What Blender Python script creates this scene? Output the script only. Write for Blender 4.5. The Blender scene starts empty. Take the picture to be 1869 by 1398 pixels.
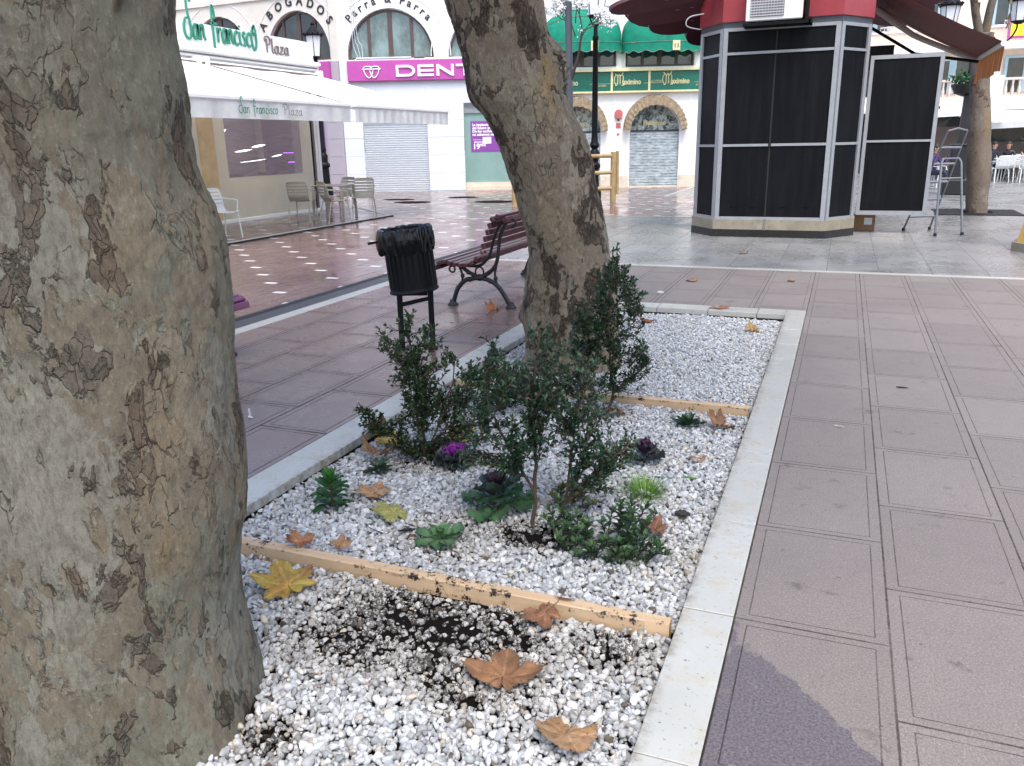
import bpy, math, random
import numpy as np
from mathutils import Vector, Matrix, noise as mn
random.seed(7)
rng = np.random.default_rng(11)
PI = math.pi
scene = bpy.context.scene
COL = scene.collection

# ------------------------------------------------------------------ camera
cam_d = bpy.data.cameras.new('camera'); cam = bpy.data.objects.new('camera', cam_d); COL.objects.link(cam)
R0 = Vector((0.929888, 0.367395, -0.018151)); U0 = -Vector((0.087763, -0.26951, -0.95899)); F0 = Vector((-0.35722, 0.89016, -0.282858))
mw = Matrix(((R0.x, U0.x, -F0.x, 0), (R0.y, U0.y, -F0.y, 0), (R0.z, U0.z, -F0.z, 1.6), (0, 0, 0, 1)))
cam.matrix_world = mw
cam_d.sensor_width = 36; cam_d.lens = 1484.94 / 1869 * 36
cam_d.clip_start = 0.05; cam_d.clip_end = 500
scene.camera = cam
# ------------------------------------------------------------------ world, sun, exposure
SUN_EL, SUN_AZ = math.radians(62), math.radians(150)     # azimuth from +Y towards +X
w = bpy.data.worlds.new('World'); scene.world = w; w.use_nodes = True
wn = w.node_tree
sky = wn.nodes.new('ShaderNodeTexSky'); sky.sky_type = 'NISHITA'; sky.sun_disc = False
sky.sun_elevation = SUN_EL; sky.sun_rotation = SUN_AZ
sky.air_density = 1.0; sky.dust_density = 3.0; sky.ozone_density = 1.0
bg = wn.nodes['Background']; wn.links.new(sky.outputs[0], bg.inputs[0]); bg.inputs[1].default_value = 0.15
sd = bpy.data.lights.new('sun', 'SUN'); sd.energy = 1.0; sd.angle = math.radians(24); sd.color = (1.0, 0.97, 0.92)
so = bpy.data.objects.new('sun', sd); COL.objects.link(so)
dv = Vector((math.sin(SUN_AZ) * math.cos(SUN_EL), math.cos(SUN_AZ) * math.cos(SUN_EL), math.sin(SUN_EL)))
so.rotation_euler = dv.to_track_quat('Z', 'Y').to_euler()
vs = scene.view_settings
scene.display_settings.display_device = 'sRGB'
vs.view_transform = 'Standard'; vs.look = 'None'; vs.gamma = 1; vs.exposure = 1.36
scene.cycles.max_bounces = 6

# ------------------------------------------------------------------ materials
class MT:
    def __init__(s, name, rough=0.6, col=(0.5, 0.5, 0.5), metal=0.0, spec=0.5):
        s.m = bpy.data.materials.new(name); s.m.use_nodes = True
        s.nt = s.m.node_tree; s.b = s.nt.nodes['Principled BSDF']; s.out = s.nt.nodes['Material Output']
        s.set(**{'Base Color': col, 'Roughness': rough, 'Metallic': metal, 'Specular IOR Level': spec})
    def put(s, inp, v):
        if hasattr(v, 'links') or isinstance(v, bpy.types.NodeSocket): s.nt.links.new(v, inp)
        else:
            if isinstance(v, tuple) and len(v) == 3 and inp.type == 'RGBA': v = v + (1,)
            inp.default_value = v
    def set(s, **k):
        for a, v in k.items(): s.put(s.b.inputs[a], v)
        return s
    def n(s, typ, ins=None, **props):
        nd = s.nt.nodes.new('ShaderNode' + typ)
        for a, v in props.items(): setattr(nd, a, v)
        for a, v in (ins or {}).items(): s.put(nd.inputs[a], v)
        return nd
    def mth(s, op, a, b=0.0, c=0.0): return s.n('Math', {0: a, 1: b, 2: c}, operation=op).outputs[0]
    def mix(s, f, a, b, mode='MIX'):
        nd = s.n('Mix', {}, data_type='RGBA', blend_type=mode)
        s.put(nd.inputs[0], f); s.put(nd.inputs[6], a); s.put(nd.inputs[7], b); return nd.outputs[2]
    def rmp(s, f, stops, interp='LINEAR'):
        nd = s.n('ValToRGB', {0: f}); cr = nd.color_ramp; cr.interpolation = interp
        while len(cr.elements) < len(stops): cr.elements.new(0.5)
        for e, (p, c) in zip(cr.elements, stops):
            e.position = p; e.color = (c, c, c, 1) if not isinstance(c, tuple) else c + (1,)
        return nd.outputs[0]
    def noise(s, v, scale, detail=4, rough=0.55, dist=0.0):
        return s.n('TexNoise', {'Vector': v, 'Scale': scale, 'Detail': detail, 'Roughness': rough, 'Distortion': dist}).outputs[0]
    def vor(s, v, scale, feature='F1', rand=1.0):
        return s.n('TexVoronoi', {'Vector': v, 'Scale': scale, 'Randomness': rand}, feature=feature)
    def pos(s): return s.n('NewGeometry').outputs['Position']
    def obj(s): return s.n('TexCoord').outputs['Object']
    def sep(s, v):
        o = s.n('SeparateXYZ', {0: v}).outputs; return o[0], o[1], o[2]
    def scl(s, v, sc): return s.n('VectorMath', {0: v, 1: sc}, operation='MULTIPLY').outputs[0]
    def warp(s, v, scale, amt, detail=3):
        c = s.n('TexNoise', {'Vector': v, 'Scale': scale, 'Detail': detail}).outputs[1]
        d = s.n('VectorMath', {0: c, 1: (0.5, 0.5, 0.5)}, operation='SUBTRACT').outputs[0]
        d = s.n('VectorMath', {0: d, 1: (amt, amt, amt)}, operation='MULTIPLY').outputs[0]
        return s.n('VectorMath', {0: v, 1: d}, operation='ADD').outputs[0]
    def bump(s, h, strength=0.5, dist=0.01):
        s.set(Normal=s.n('Bump', {'Height': h, 'Strength': strength, 'Distance': dist}).outputs[0]); return s
    def attr(s, nm): return s.n('Attribute', {}, attribute_name=nm).outputs

def simple(name, col, rough=0.5, metal=0.0, var=0.12, vscale=6.0, bump=0.0, bscale=60.0, spec=0.5, dirt=0.0):
    t = MT(name, rough, col, metal, spec); p = t.obj()
    f = t.noise(p, vscale, 5, 0.6)
    lo = tuple(c * (1 - var) for c in col); hi = tuple(min(1, c * (1 + var)) for c in col)
    c = t.mix(t.rmp(f, [(0.3, 0.0), (0.7, 1.0)]), lo, hi)
    if dirt: c = t.mix(t.mth('MULTIPLY', t.rmp(t.noise(p, vscale * 2.3, 8, 0.7), [(0.5, 0.0), (0.75, 1.0)]), dirt), c, (0.06, 0.05, 0.04))
    t.set(**{'Base Color': c, 'Roughness': t.mth('ADD', t.mth('MULTIPLY', t.noise(p, vscale * 4, 3), 0.2), rough - 0.1)})
    if bump: t.bump(t.noise(p, bscale, 4), bump, 0.004)
    return t.m

M = {}
# tiled paving: staggered slabs, each with a joint and an inset groove
def tiles(name, x0, y0, W, L, cA, cB, rough, groove=0.045, jw=0.005, gw=0.0025, stag=0.5, dots=False, wet=0.0, stain=False, band=None, bandc=None, footprints=True, gstr=0.75):
    t = MT(name); P = t.pos(); x, y, z = t.sep(P)
    cx = t.mth('DIVIDE', t.mth('SUBTRACT', x, x0), W); ci = t.mth('FLOOR', cx); u = t.mth('MULTIPLY', t.mth('FRACT', cx), W)
    sh = t.mth('MULTIPLY', t.mth('PINGPONG', ci, 1.0), stag)
    cy = t.mth('SUBTRACT', t.mth('DIVIDE', t.mth('SUBTRACT', y, y0), L), sh); cj = t.mth('FLOOR', cy); v = t.mth('MULTIPLY', t.mth('FRACT', cy), L)
    du = t.mth('MINIMUM', u, t.mth('SUBTRACT', W, u)); dvv = t.mth('MINIMUM', v, t.mth('SUBTRACT', L, v))
    d = t.mth('MINIMUM', du, dvv)
    wob = t.mth('MULTIPLY', t.mth('SUBTRACT', t.noise(P, 40, 3), 0.5), 0.004)
    dd = t.mth('ADD', d, wob)
    joint = t.n('MapRange', {0: dd, 1: jw, 2: jw * 0.45, 3: 0.0, 4: 1.0}).outputs[0]
    lines = joint
    if groove:
        g1 = t.mth('ABSOLUTE', t.mth('SUBTRACT', t.mth('ADD', du, wob), groove)); g2 = t.mth('ABSOLUTE', t.mth('SUBTRACT', t.mth('ADD', dvv, wob), groove * 0.8))
        in1 = t.mth('GREATER_THAN', dvv, groove * 0.8 - 0.002); in2 = t.mth('GREATER_THAN', du, groove - 0.002)
        g = t.mth('MAXIMUM', t.mth('MULTIPLY', t.mth('LESS_THAN', g1, gw), in1), t.mth('MULTIPLY', t.mth('LESS_THAN', g2, gw), in2))
        g = t.mth('MULTIPLY', g, 0.8)
        lines = t.mth('MAXIMUM', joint, g)
    lines = t.mth('MULTIPLY', lines, t.rmp(t.noise(P, 6, 6, 0.7), [(0.32, 0.45), (0.55, 1.0)]))
    cid = t.n('CombineXYZ', {0: ci, 1: cj, 2: 3.3}).outputs[0]
    rnd = t.n('TexWhiteNoise', {'Vector': cid}).outputs[0]
    big = t.noise(P, 1.4, 7, 0.68); fine = t.noise(P, 260, 2, 0.7); mid = t.noise(P, 14, 6, 0.65)
    f = t.mth('ADD', t.mth('MULTIPLY', rnd, 0.55), t.mth('MULTIPLY', t.rmp(big, [(0.3, 0.0), (0.7, 1.0)]), 0.45))
    c = t.mix(f, cA, cB)
    c = t.mix(t.mth('MULTIPLY', t.rmp(mid, [(0.35, 0.0), (0.7, 1.0)]), 0.22), c, tuple(k * 0.62 for k in cA))
    gran = t.noise(P, 120, 3, 0.75)
    c = t.mix(t.mth('MULTIPLY', t.rmp(gran, [(0.36, 1.0), (0.52, 0.0)]), 0.55), c, tuple(k * 0.42 for k in cA))
    c = t.mix(t.mth('MULTIPLY', t.rmp(gran, [(0.58, 0.0), (0.68, 1.0)]), 0.4), c, tuple(min(1, k * 1.8) for k in cB))
    c = t.mix(t.mth('MULTIPLY', t.rmp(fine, [(0.42, 1.0), (0.55, 0.0)]), 0.42), c, tuple(k * 0.4 for k in cA))
    c = t.mix(t.mth('MULTIPLY', t.rmp(fine, [(0.62, 0.0), (0.7, 1.0)]), 0.35), c, tuple(min(1, k * 2.0) for k in cB))
    # mud prints and dark specks
    if footprints:
        pr = t.rmp(t.noise(t.warp(P, 3, 0.3), 5.5, 9, 0.72), [(0.6, 0.0), (0.68, 1.0)])
        c = t.mix(t.mth('MULTIPLY', pr, 0.62), c, (0.06, 0.046, 0.036))
        pr2 = t.rmp(t.noise(t.warp(t.scl(P, (1, 1.6, 1)), 6, 0.2), 13, 8, 0.75), [(0.60, 0.0), (0.66, 1.0)]); zn = t.rmp(t.noise(P, 1.3, 3), [(0.48, 0.0), (0.6, 1.0)])
        c = t.mix(t.mth('MULTIPLY', t.mth('MULTIPLY', pr2, zn), 0.6), c, (0.05, 0.036, 0.028))
        gum = t.vor(t.warp(P, 20, 0.02), 2.3); c = t.mix(t.mth('MULTIPLY', t.mth('LESS_THAN', gum.outputs[0], 0.045), 0.5), c, (0.10, 0.085, 0.08))
        sp = t.vor(P, 9.0); spk = t.mth('LESS_THAN', sp.outputs[0], t.mth('MULTIPLY', t.noise(P, 2.0, 2), 0.10))
        c = t.mix(t.mth('MULTIPLY', spk, 0.6), c, (0.045, 0.035, 0.03))
    rr = t.mth('ADD', rough, t.mth('MULTIPLY', t.mth('SUBTRACT', big, 0.5), 0.5))
    if wet:
        wm = t.rmp(t.noise(t.scl(P, (1.0, 0.7, 1.0)), 1.1, 5, 0.6), [(0.36, 0.0), (0.6, 1.0)])
        c = t.mix(t.mth('MULTIPLY', wm, 0.45), c, tuple(k * 0.45 for k in cA))
        rr = t.mth('SUBTRACT', rr, t.mth('MULTIPLY', wm, wet))
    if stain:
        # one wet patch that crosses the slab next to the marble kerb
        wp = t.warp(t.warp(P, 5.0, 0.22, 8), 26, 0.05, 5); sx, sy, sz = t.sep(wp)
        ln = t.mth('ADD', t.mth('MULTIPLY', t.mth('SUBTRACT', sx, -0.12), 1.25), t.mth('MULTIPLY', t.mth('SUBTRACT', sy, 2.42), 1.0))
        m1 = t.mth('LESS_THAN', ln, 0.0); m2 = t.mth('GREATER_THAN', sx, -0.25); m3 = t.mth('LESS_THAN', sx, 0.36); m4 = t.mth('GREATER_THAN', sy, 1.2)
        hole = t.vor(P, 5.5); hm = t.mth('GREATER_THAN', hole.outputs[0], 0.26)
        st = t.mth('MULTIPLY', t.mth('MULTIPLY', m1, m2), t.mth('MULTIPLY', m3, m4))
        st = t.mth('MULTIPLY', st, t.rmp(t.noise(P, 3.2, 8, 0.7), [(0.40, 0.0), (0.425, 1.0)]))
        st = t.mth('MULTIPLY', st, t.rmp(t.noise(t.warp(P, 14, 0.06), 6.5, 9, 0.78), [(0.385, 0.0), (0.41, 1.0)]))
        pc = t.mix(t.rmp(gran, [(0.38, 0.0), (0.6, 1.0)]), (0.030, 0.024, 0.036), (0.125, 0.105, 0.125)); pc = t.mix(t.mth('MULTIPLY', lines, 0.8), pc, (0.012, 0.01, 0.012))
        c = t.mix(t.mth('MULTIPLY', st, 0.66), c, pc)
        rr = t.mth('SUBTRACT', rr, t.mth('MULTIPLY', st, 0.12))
    if dots:
        ddx = t.mth('LESS_THAN', t.mth('ABSOLUTE', t.mth('SUBTRACT', u, W * 0.5)), 0.085)
        ddy = t.mth('LESS_THAN', dvv, 0.045)
        dm = t.mth('MULTIPLY', ddx, ddy)
        e1 = t.mth('LESS_THAN', t.mth('ABSOLUTE', t.mth('SUBTRACT', t.mth('ABSOLUTE', t.mth('SUBTRACT', u, W * 0.5)), 0.095)), 0.004)
        lines = t.mth('MAXIMUM', t.mth('MULTIPLY', lines, 0.9), t.mth('MULTIPLY', e1, 0.8))
        c = t.mix(t.mth('MULTIPLY', lines, gstr), c, (0.035, 0.028, 0.026))
        c = t.mix(dm, c, (0.78, 0.76, 0.72))
    else:
        c = t.mix(t.mth('MULTIPLY', lines, gstr), c, (0.03, 0.026, 0.026))
    rr = t.mth('ADD', rr, t.mth('MULTIPLY', lines, 0.3))
    rr = t.n('Clamp', {0: rr, 1: 0.07, 2: 1.0}).outputs[0]
    h = t.mth('SUBTRACT', t.mth('ADD', t.mth('MULTIPLY', fine, 0.10), t.mth('MULTIPLY', big, 0.6)), t.mth('MULTIPLY', lines, 1.0))
    tn = t.mth('MULTIPLY', rnd, 0.25)
    t.set(**{'Base Color': c, 'Roughness': rr, 'Specular IOR Level': t.mth('MULTIPLY', t.mth('SUBTRACT', 1.0, lines), 0.5)}); t.bump(t.mth('ADD', h, tn), 0.55, 0.0035)
    return t.m

M['slab'] = tiles('paving_slabs', -0.22, 2.59, 0.496, 0.763, (0.205, 0.175, 0.156), (0.285, 0.248, 0.224), 0.6, stain=True)
M['slab_wet'] = tiles('damp_paving_slabs', -2.656, 4.11, 0.4755, 0.763, (0.22, 0.140, 0.115), (0.285, 0.19, 0.158), 0.34, jw=0.008, gw=0.004, wet=0.10, gstr=1.0)
M['street'] = tiles('wet_brown_slabs', -5.12, 6.57, 0.5335, 1.065, (0.20, 0.125, 0.112), (0.28, 0.185, 0.168), 0.26, groove=0, jw=0.009, dots=True, wet=0.12, footprints=False, gstr=0.6)
M['granite'] = tiles('grey_granite_slabs', -4.9, 10.86, 0.6, 0.9, (0.25, 0.255, 0.255), (0.36, 0.36, 0.35), 0.36, groove=0, jw=0.006, wet=0.12, gstr=0.55)

def marble(name, stained=0.5):
    t = MT(name, 0.35); P = t.pos()
    w_ = t.warp(P, 2.5, 0.5, 5)
    vein = t.rmp(t.noise(t.scl(w_, (0.8, 3.0, 1.0)), 2.2, 7, 0.7), [(0.47, 0.0), (0.505, 1.0), (0.54, 0.0)])
    c = t.mix(t.noise(P, 2.2, 4), (0.35, 0.35, 0.315), (0.50, 0.50, 0.46))
    c = t.mix(t.mth('MULTIPLY', vein, t.mth('MULTIPLY', t.rmp(t.noise(P, 1.1, 2), [(0.5, 0.0), (0.62, 1.0)]), 0.7)), c, (0.28, 0.31, 0.30))
    st = t.rmp(t.noise(P, 7, 9, 0.75), [(0.5, 0.0), (0.68, 1.0)])
    c = t.mix(t.mth('MULTIPLY', st, stained), c, (0.40, 0.34, 0.24))
    sp = t.rmp(t.noise(P, 55, 4, 0.7), [(0.62, 0.0), (0.68, 1.0)])
    gx, gy, gz = t.sep(t.warp(P, 9, 0.05, 5)); ed = t.mth('MINIMUM', t.mth('ABSOLUTE', t.mth('ADD', gx, 0.402)), t.mth('ABSOLUTE', t.mth('ADD', gx, 2.44)))
    gm = t.mth('MULTIPLY', t.rmp(ed, [(0.0, 1.0), (0.045, 0.0)]), t.rmp(t.noise(P, 16, 8, 0.75), [(0.42, 0.0), (0.6, 1.0)]))
    c = t.mix(t.mth('MULTIPLY', gm, 0.75), c, (0.16, 0.12, 0.075))
    c = t.mix(t.mth('MULTIPLY', sp, 0.75), c, (0.10, 0.08, 0.06))
    t.set(**{'Base Color': c, 'Roughness': t.mth('ADD', 0.3, t.mth('MULTIPLY', st, 0.3))})
    t.bump(t.noise(P, 90, 4), 0.15, 0.002); return t.m
M['marble'] = marble('kerb_marble', 0.6)
M['strip'] = marble('inlay_marble', 0.25)

def bark(name, base, tan, grn, pale, brown, dark, sc=1.0, bumpd=0.006, rough=0.85, tB=0.60, tC=0.68, flake=0.25, fs=1.0, mBs=0.9, ck=0.85):
    """plane-tree bark: crisp-edged layers of skin, brown plates that crack, knots and fine grain"""
    t = MT(name, rough); P0 = t.obj()
    P = t.n('Mapping', {'Vector': P0, 'Scale': (sc, sc, sc * 0.55)}).outputs[0]
    off = lambda v, k: t.n('VectorMath', {0: v, 1: (k, k * 1.7, -k)}, operation='ADD').outputs[0]
    W1 = t.warp(P, 7, 0.10, 5); W2 = t.warp(W1, 32, 0.03, 4)
    v1 = t.vor(W2, 15.0 * fs); v2 = t.vor(W2, 34.0 * fs)
    r1 = t.sep(v1.outputs[1])[0]; r2 = t.sep(v2.outputs[1])[0]
    j = t.mth('ADD', t.mth('MULTIPLY', t.mth('SUBTRACT', r1, 0.5), 0.13), t.mth('MULTIPLY', t.mth('SUBTRACT', r2, 0.5), 0.07))
    def field(k, scale, jag=1.0, det=9, ro=0.6): return t.mth('ADD', t.noise(off(W1, k), scale, det, ro), t.mth('MULTIPLY', j, jag))
    def mask(f, th, w_=0.012): return t.rmp(f, [(th, 0.0), (th + w_, 1.0)])
    def rim(f, th, w_=0.010): return t.rmp(t.mth('ABSOLUTE', t.mth('SUBTRACT', f, th)), [(0.0, 1.0), (w_, 0.0)])
    fA = field(0.0, 2.1); fD = field(3.1, 1.6, 0.8); fE = field(7.7, 3.2, 1.0); fB = field(5.3, 3.3, 1.2, 9, 0.62)
    mA = mask(fA, 0.5); mD = mask(fD, 0.55); mE = mask(fE, 0.56); mB = mask(fB, tB); mC = mask(fB, tC)
    c = t.mix(mA, base, grn)
    c = t.mix(t.mth('MULTIPLY', mD, 0.8), c, pale)
    c = t.mix(t.mth('MULTIPLY', mE, 0.6), c, tan)
    # each small plate a shade of its own
    c = t.mix(t.mth('MULTIPLY', t.rmp(r1, [(0.0, 1.0), (0.5, 0.0)]), flake), c, tuple(k * 0.62 for k in base))
    c = t.mix(t.mth('MULTIPLY', t.rmp(r2, [(0.6, 0.0), (1.0, 1.0)]), flake * 0.9), c, pale)
    # soft staining, ochre blots, grain
    c = t.mix(t.rmp(t.noise(off(W1, 2.0), 1.5, 7, 0.65), [(0.42, 0.0), (0.72, 0.75)]), c, tuple(k * 0.62 for k in base))
    c = t.mix(t.rmp(t.noise(off(W1, 11.0), 2.9, 4, 0.5), [(0.62, 0.0), (0.70, 0.6)]), c, (tan[0] * 1.25, tan[1] * 1.02, tan[2] * 0.5))
    c = t.mix(t.rmp(t.noise(P, 24, 10, 0.78), [(0.33, 0.7), (0.50, 0.0)]), c, tuple(k * 0.55 for k in base))
    c = t.mix(t.rmp(t.noise(t.scl(P, (1, 1, .6)), 85, 7, 0.8), [(0.40, 0.5), (0.52, 0.0)]), c, tuple(k * 0.45 for k in base))
    c = t.mix(t.rmp(t.noise(P, 60, 6, 0.8), [(0.55, 0.0), (0.68, 0.45)]), c, tuple(min(1, k * 1.5) for k in pale))
    # brown plates
    bc = t.mix(r1, brown, tuple(k * 1.45 for k in brown)); bc = t.mix(t.rmp(t.noise(P, 50, 8, 0.78), [(0.38, 0.8), (0.6, 0.0)]), bc, dark)
    bc = t.mix(mC, bc, t.mix(t.noise(P, 60, 6, 0.8), tuple(k * 0.6 for k in dark), tuple(k * 1.6 for k in dark)))
    c = t.mix(t.mth('MULTIPLY', mB, mBs), c, bc)
    e1 = t.vor(W2, 15.0 * fs, 'DISTANCE_TO_EDGE').outputs[0]; e2 = t.vor(W2, 34.0 * fs, 'DISTANCE_TO_EDGE').outputs[0]
    gr_ = t.rmp(t.noise(off(W2, 4.0), 9, 4, 0.6), [(0.46, 0.0), (0.54, 1.0)])
    cr1 = t.mth('MULTIPLY', t.rmp(e1, [(0.0, 1.0), (0.03, 0.0)]), t.mth('MULTIPLY', t.mth('MAXIMUM', mB, t.mth('MULTIPLY', mask(field(9.0, 2.2), 0.56, .03), 0.8)), gr_))
    cr2 = t.mth('MULTIPLY', t.rmp(e2, [(0.0, 1.0), (0.05, 0.0)]), t.mth('MULTIPLY', mB, 0.6))
    rims = t.mth('MAXIMUM', t.mth('MULTIPLY', rim(fB, tB - 0.002, 0.011), gr_), t.mth('MULTIPLY', t.mth('MAXIMUM', rim(fD, 0.548, 0.006), rim(fE, 0.558, 0.006)), t.mth('MULTIPLY', gr_, 0.5)))
    k = t.mth('MAXIMUM', t.mth('MAXIMUM', cr1, cr2), rims)
    c = t.mix(t.mth('MULTIPLY', k, ck), c, (0.018, 0.012, 0.009))
    kn = t.vor(t.warp(P, 14, 0.06, 4), 6.5); kg = t.mth('GREATER_THAN', t.sep(kn.outputs[1])[1], 0.62)
    kk = t.mth('MULTIPLY', t.rmp(kn.outputs[0], [(0.085, 1.0), (0.12, 0.0)]), kg)
    c = t.mix(t.mth('MULTIPLY', kk, 0.8), c, t.mix(t.rmp(kn.outputs[0], [(0.02, 0.0), (0.07, 1.0)]), tuple(q * 0.5 for q in dark), tuple(q * 0.9 for q in brown)))
    h = t.mth('ADD', t.mth('MULTIPLY', mB, 0.9), t.mth('ADD', t.mth('MULTIPLY', mD, -0.25), t.mth('MULTIPLY', mE, 0.25)))
    h = t.mth('ADD', h, t.mth('ADD', t.mth('MULTIPLY', r1, 0.9 * flake), t.mth('MULTIPLY', r2, 0.7 * flake)))
    h = t.mth('ADD', h, t.mth('ADD', t.mth('MULTIPLY', t.noise(P, 60, 9, 0.8), 0.9), t.mth('MULTIPLY', t.noise(P, 18, 8, 0.7), 0.7)))
    h = t.mth('ADD', h, t.mth('MULTIPLY', mB, t.mth('MULTIPLY', t.noise(P, 40, 7, 0.75), 1.2)))
    h = t.mth('SUBTRACT', h, t.mth('MULTIPLY', k, 1.1))
    t.set(**{'Base Color': c, 'Specular IOR Level': 0.22}); t.bump(h, 0.95, bumpd); return t.m
M['bark1'] = bark('plane_bark_grey', (0.205, 0.172, 0.122), (0.225, 0.165, 0.102), (0.195, 0.19, 0.14), (0.255, 0.245, 0.195), (0.095, 0.065, 0.045), (0.042, 0.027, 0.019), tB=0.62, tC=0.69, flake=0.2, bumpd=0.009, mBs=0.6, ck=0.62)
M['bark2'] = bark('plane_bark_brown', (0.27, 0.21, 0.145), (0.31, 0.22, 0.13), (0.27, 0.235, 0.165), (0.35, 0.305, 0.22), (0.095, 0.064, 0.046), (0.043, 0.029, 0.022), sc=0.85, bumpd=0.014, tB=0.565, tC=0.63, flake=0.45, fs=1.15, mBs=0.85)
M['bark3'] = bark('plane_bark_far', (0.20, 0.16, 0.125), (0.22, 0.17, 0.12), (0.22, 0.19, 0.15), (0.26, 0.22, 0.18), (0.13, 0.09, 0.065), (0.07, 0.045, 0.035), sc=0.9, tB=0.6)

def attrmat(name, rough=0.5, bumps=0.3, bs=60, spec=0.5, dirt=False, sss=False):
    t = MT(name, rough, spec=spec); P = t.pos(); a = t.attr('col'); c = a[0]
    if name == 'dry_leaf':
        c = t.mix(t.rmp(t.noise(P, 38, 8, 0.75), [(0.5, 0.0), (0.66, 0.6)]), c, (0.10, 0.055, 0.03)); c = t.mix(t.rmp(t.vor(P, 55).outputs[0], [(0.10, 0.7), (0.2, 0.0)]), c, (0.05, 0.03, 0.02))
    c = t.mix(t.rmp(t.noise(P, 30, 4), [(0.3, 0.3), (0.7, 0.0)]), c, (0.02, 0.02, 0.015))
    if dirt:
        m = t.mth('LESS_THAN', t.noise(P, 95, 4, 0.7), t.mth('ADD', 0.27, t.mth('MULTIPLY', a[3], 0.27)))
        c = t.mix(t.mth('MULTIPLY', m, 0.9), a[0], (0.022, 0.017, 0.014))
    t.set(**{'Base Color': c}); t.bump(t.noise(P, bs, 3), bumps, 0.002); return t.m
M['pebble'] = attrmat('white_marble_pebbles', 0.5, 0.25, 120, 0.3, dirt=True)
M['leafy'] = attrmat('plant_leaf', 0.38, 0.3, 90)
M['dry'] = attrmat('dry_leaf', 0.55, 0.6, 70, 0.3)
t = MT('planter_soil', 0.95, spec=0.08); P = t.pos()
t.set(**{'Base Color': t.mix(t.noise(P, 60, 6, 0.7), (0.004, 0.0035, 0.003), (0.018, 0.013, 0.010))}); t.bump(t.noise(P, 45, 8, 0.75), 1.0, 0.02); M['soil'] = t.m
t = MT('damp_timber', 0.55); P = t.obj()
gr = t.noise(t.warp(t.scl(P, (1.2, 14, 14)), 0.8, 0.6), 3.0, 6, 0.6)
c = t.mix(gr, (0.42, 0.285, 0.165), (0.60, 0.43, 0.265))
c = t.mix(t.rmp(t.noise(t.scl(P, (1.5, 3, 2)), 6, 6, 0.7), [(0.5, 0.0), (0.72, 0.35)]), c, (0.66, 0.52, 0.36))
kn = t.vor(t.scl(P, (2.4, 5, 9)), 1.0).outputs[0]
c = t.mix(t.rmp(kn, [(0.07, 0.9), (0.12, 0.0)]), c, (0.10, 0.035, 0.012))
zz_ = t.sep(P)[2]; edge = t.rmp(t.mth('ABSOLUTE', t.mth('ADD', zz_, 0.010)), [(0.0, 0.07), (0.02, 0.0)])
zone = t.rmp(t.noise(t.scl(P, (1, 0.4, 0.4)), 2.0, 5, 0.6), [(0.44, 0.0), (0.60, 0.12)])
m_ = t.rmp(t.mth('ADD', t.noise(P, 24, 10, 0.8), t.mth('ADD', edge, zone)), [(0.665, 0.0), (0.69, 1.0)])
c = t.mix(m_, c, (0.02, 0.014, 0.01))
t.set(**{'Base Color': c}); t.bump(t.mth('ADD', gr, m_), 0.4, 0.004); M['timber'] = t.m

M['wall'] = simple('white_render', (0.80, 0.79, 0.76), 0.7, var=0.05, vscale=1.2, dirt=0.10)
M['wallshade'] = simple('shaded_white_render', (0.66, 0.62, 0.56), 0.7, var=0.06, vscale=1.2, dirt=0.15)  # darker copy of the white render: shade of the side wall painted in
M['panel'] = simple('pale_cladding_panel', (0.66, 0.69, 0.74), 0.35, var=0.04, vscale=1.0)
M['shadegrey'] = simple('shade_grey_cladding', (0.42, 0.38, 0.42), 0.4, var=0.05, vscale=1.0)  # shade of the corner's return face painted in; reused inside the tent
M['plinth'] = simple('cream_stone_plinth', (0.62, 0.55, 0.44), 0.6, var=0.1, vscale=3, dirt=0.2)
M['brownframe'] = simple('brown_window_frame', (0.085, 0.05, 0.045), 0.45)
M['magenta'] = simple('magenta_sign', (0.44, 0.07, 0.33), 0.35, var=0.05)
M['purple'] = simple('purple_poster', (0.22, 0.055, 0.30), 0.4, var=0.05)
M['whitelet'] = simple('white_letters', (0.88, 0.88, 0.88), 0.4, var=0.02)
M['blacklet'] = simple('black_letters', (0.02, 0.02, 0.022), 0.5)
M['gsign'] = simple('dark_green_sign', (0.008, 0.13, 0.085), 0.3, var=0.1)
M['gold'] = simple('pale_gold_letters', (0.62, 0.55, 0.28), 0.4)
M['goldtrim'] = simple('cream_sign_trim', (0.72, 0.64, 0.36), 0.5)
M['letgreen'] = simple('teal_letters', (0.03, 0.24, 0.15), 0.4)
M['letgrey'] = simple('brown_grey_letters', (0.17, 0.13, 0.12), 0.5)
M['white'] = simple('white_coated_metal', (0.82, 0.82, 0.80), 0.4, var=0.03)
M['whitedull'] = simple('grey_white_metal', (0.48, 0.5, 0.52), 0.45, var=0.06)
M['fabric'] = simple('white_awning_fabric', (0.90, 0.90, 0.89), 0.8, var=0.02, vscale=3, bump=0.3, bscale=8)
M['fabricgrey'] = simple('grey_white_valance', (0.72, 0.74, 0.73), 0.8, var=0.10, vscale=5, bump=0.4, bscale=7)
M['cream'] = simple('cream_tarpaulin', (0.80, 0.75, 0.62), 0.5, var=0.06, vscale=2, bump=0.3, bscale=5)
M['ochre'] = simple('ochre_panel', (0.58, 0.43, 0.24), 0.6, var=0.2, vscale=3)
M['chair'] = simple('beige_plastic', (0.40, 0.375, 0.32), 0.45, var=0.05)
M['chairw'] = simple('white_plastic', (0.74, 0.74, 0.72), 0.45, var=0.04)
M['black'] = simple('black_metal', (0.0025, 0.003, 0.004), 0.5, spec=0.22)
M['iron'] = simple('cast_iron', (0.010, 0.010, 0.012), 0.5, bump=0.5, bscale=80)
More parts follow.
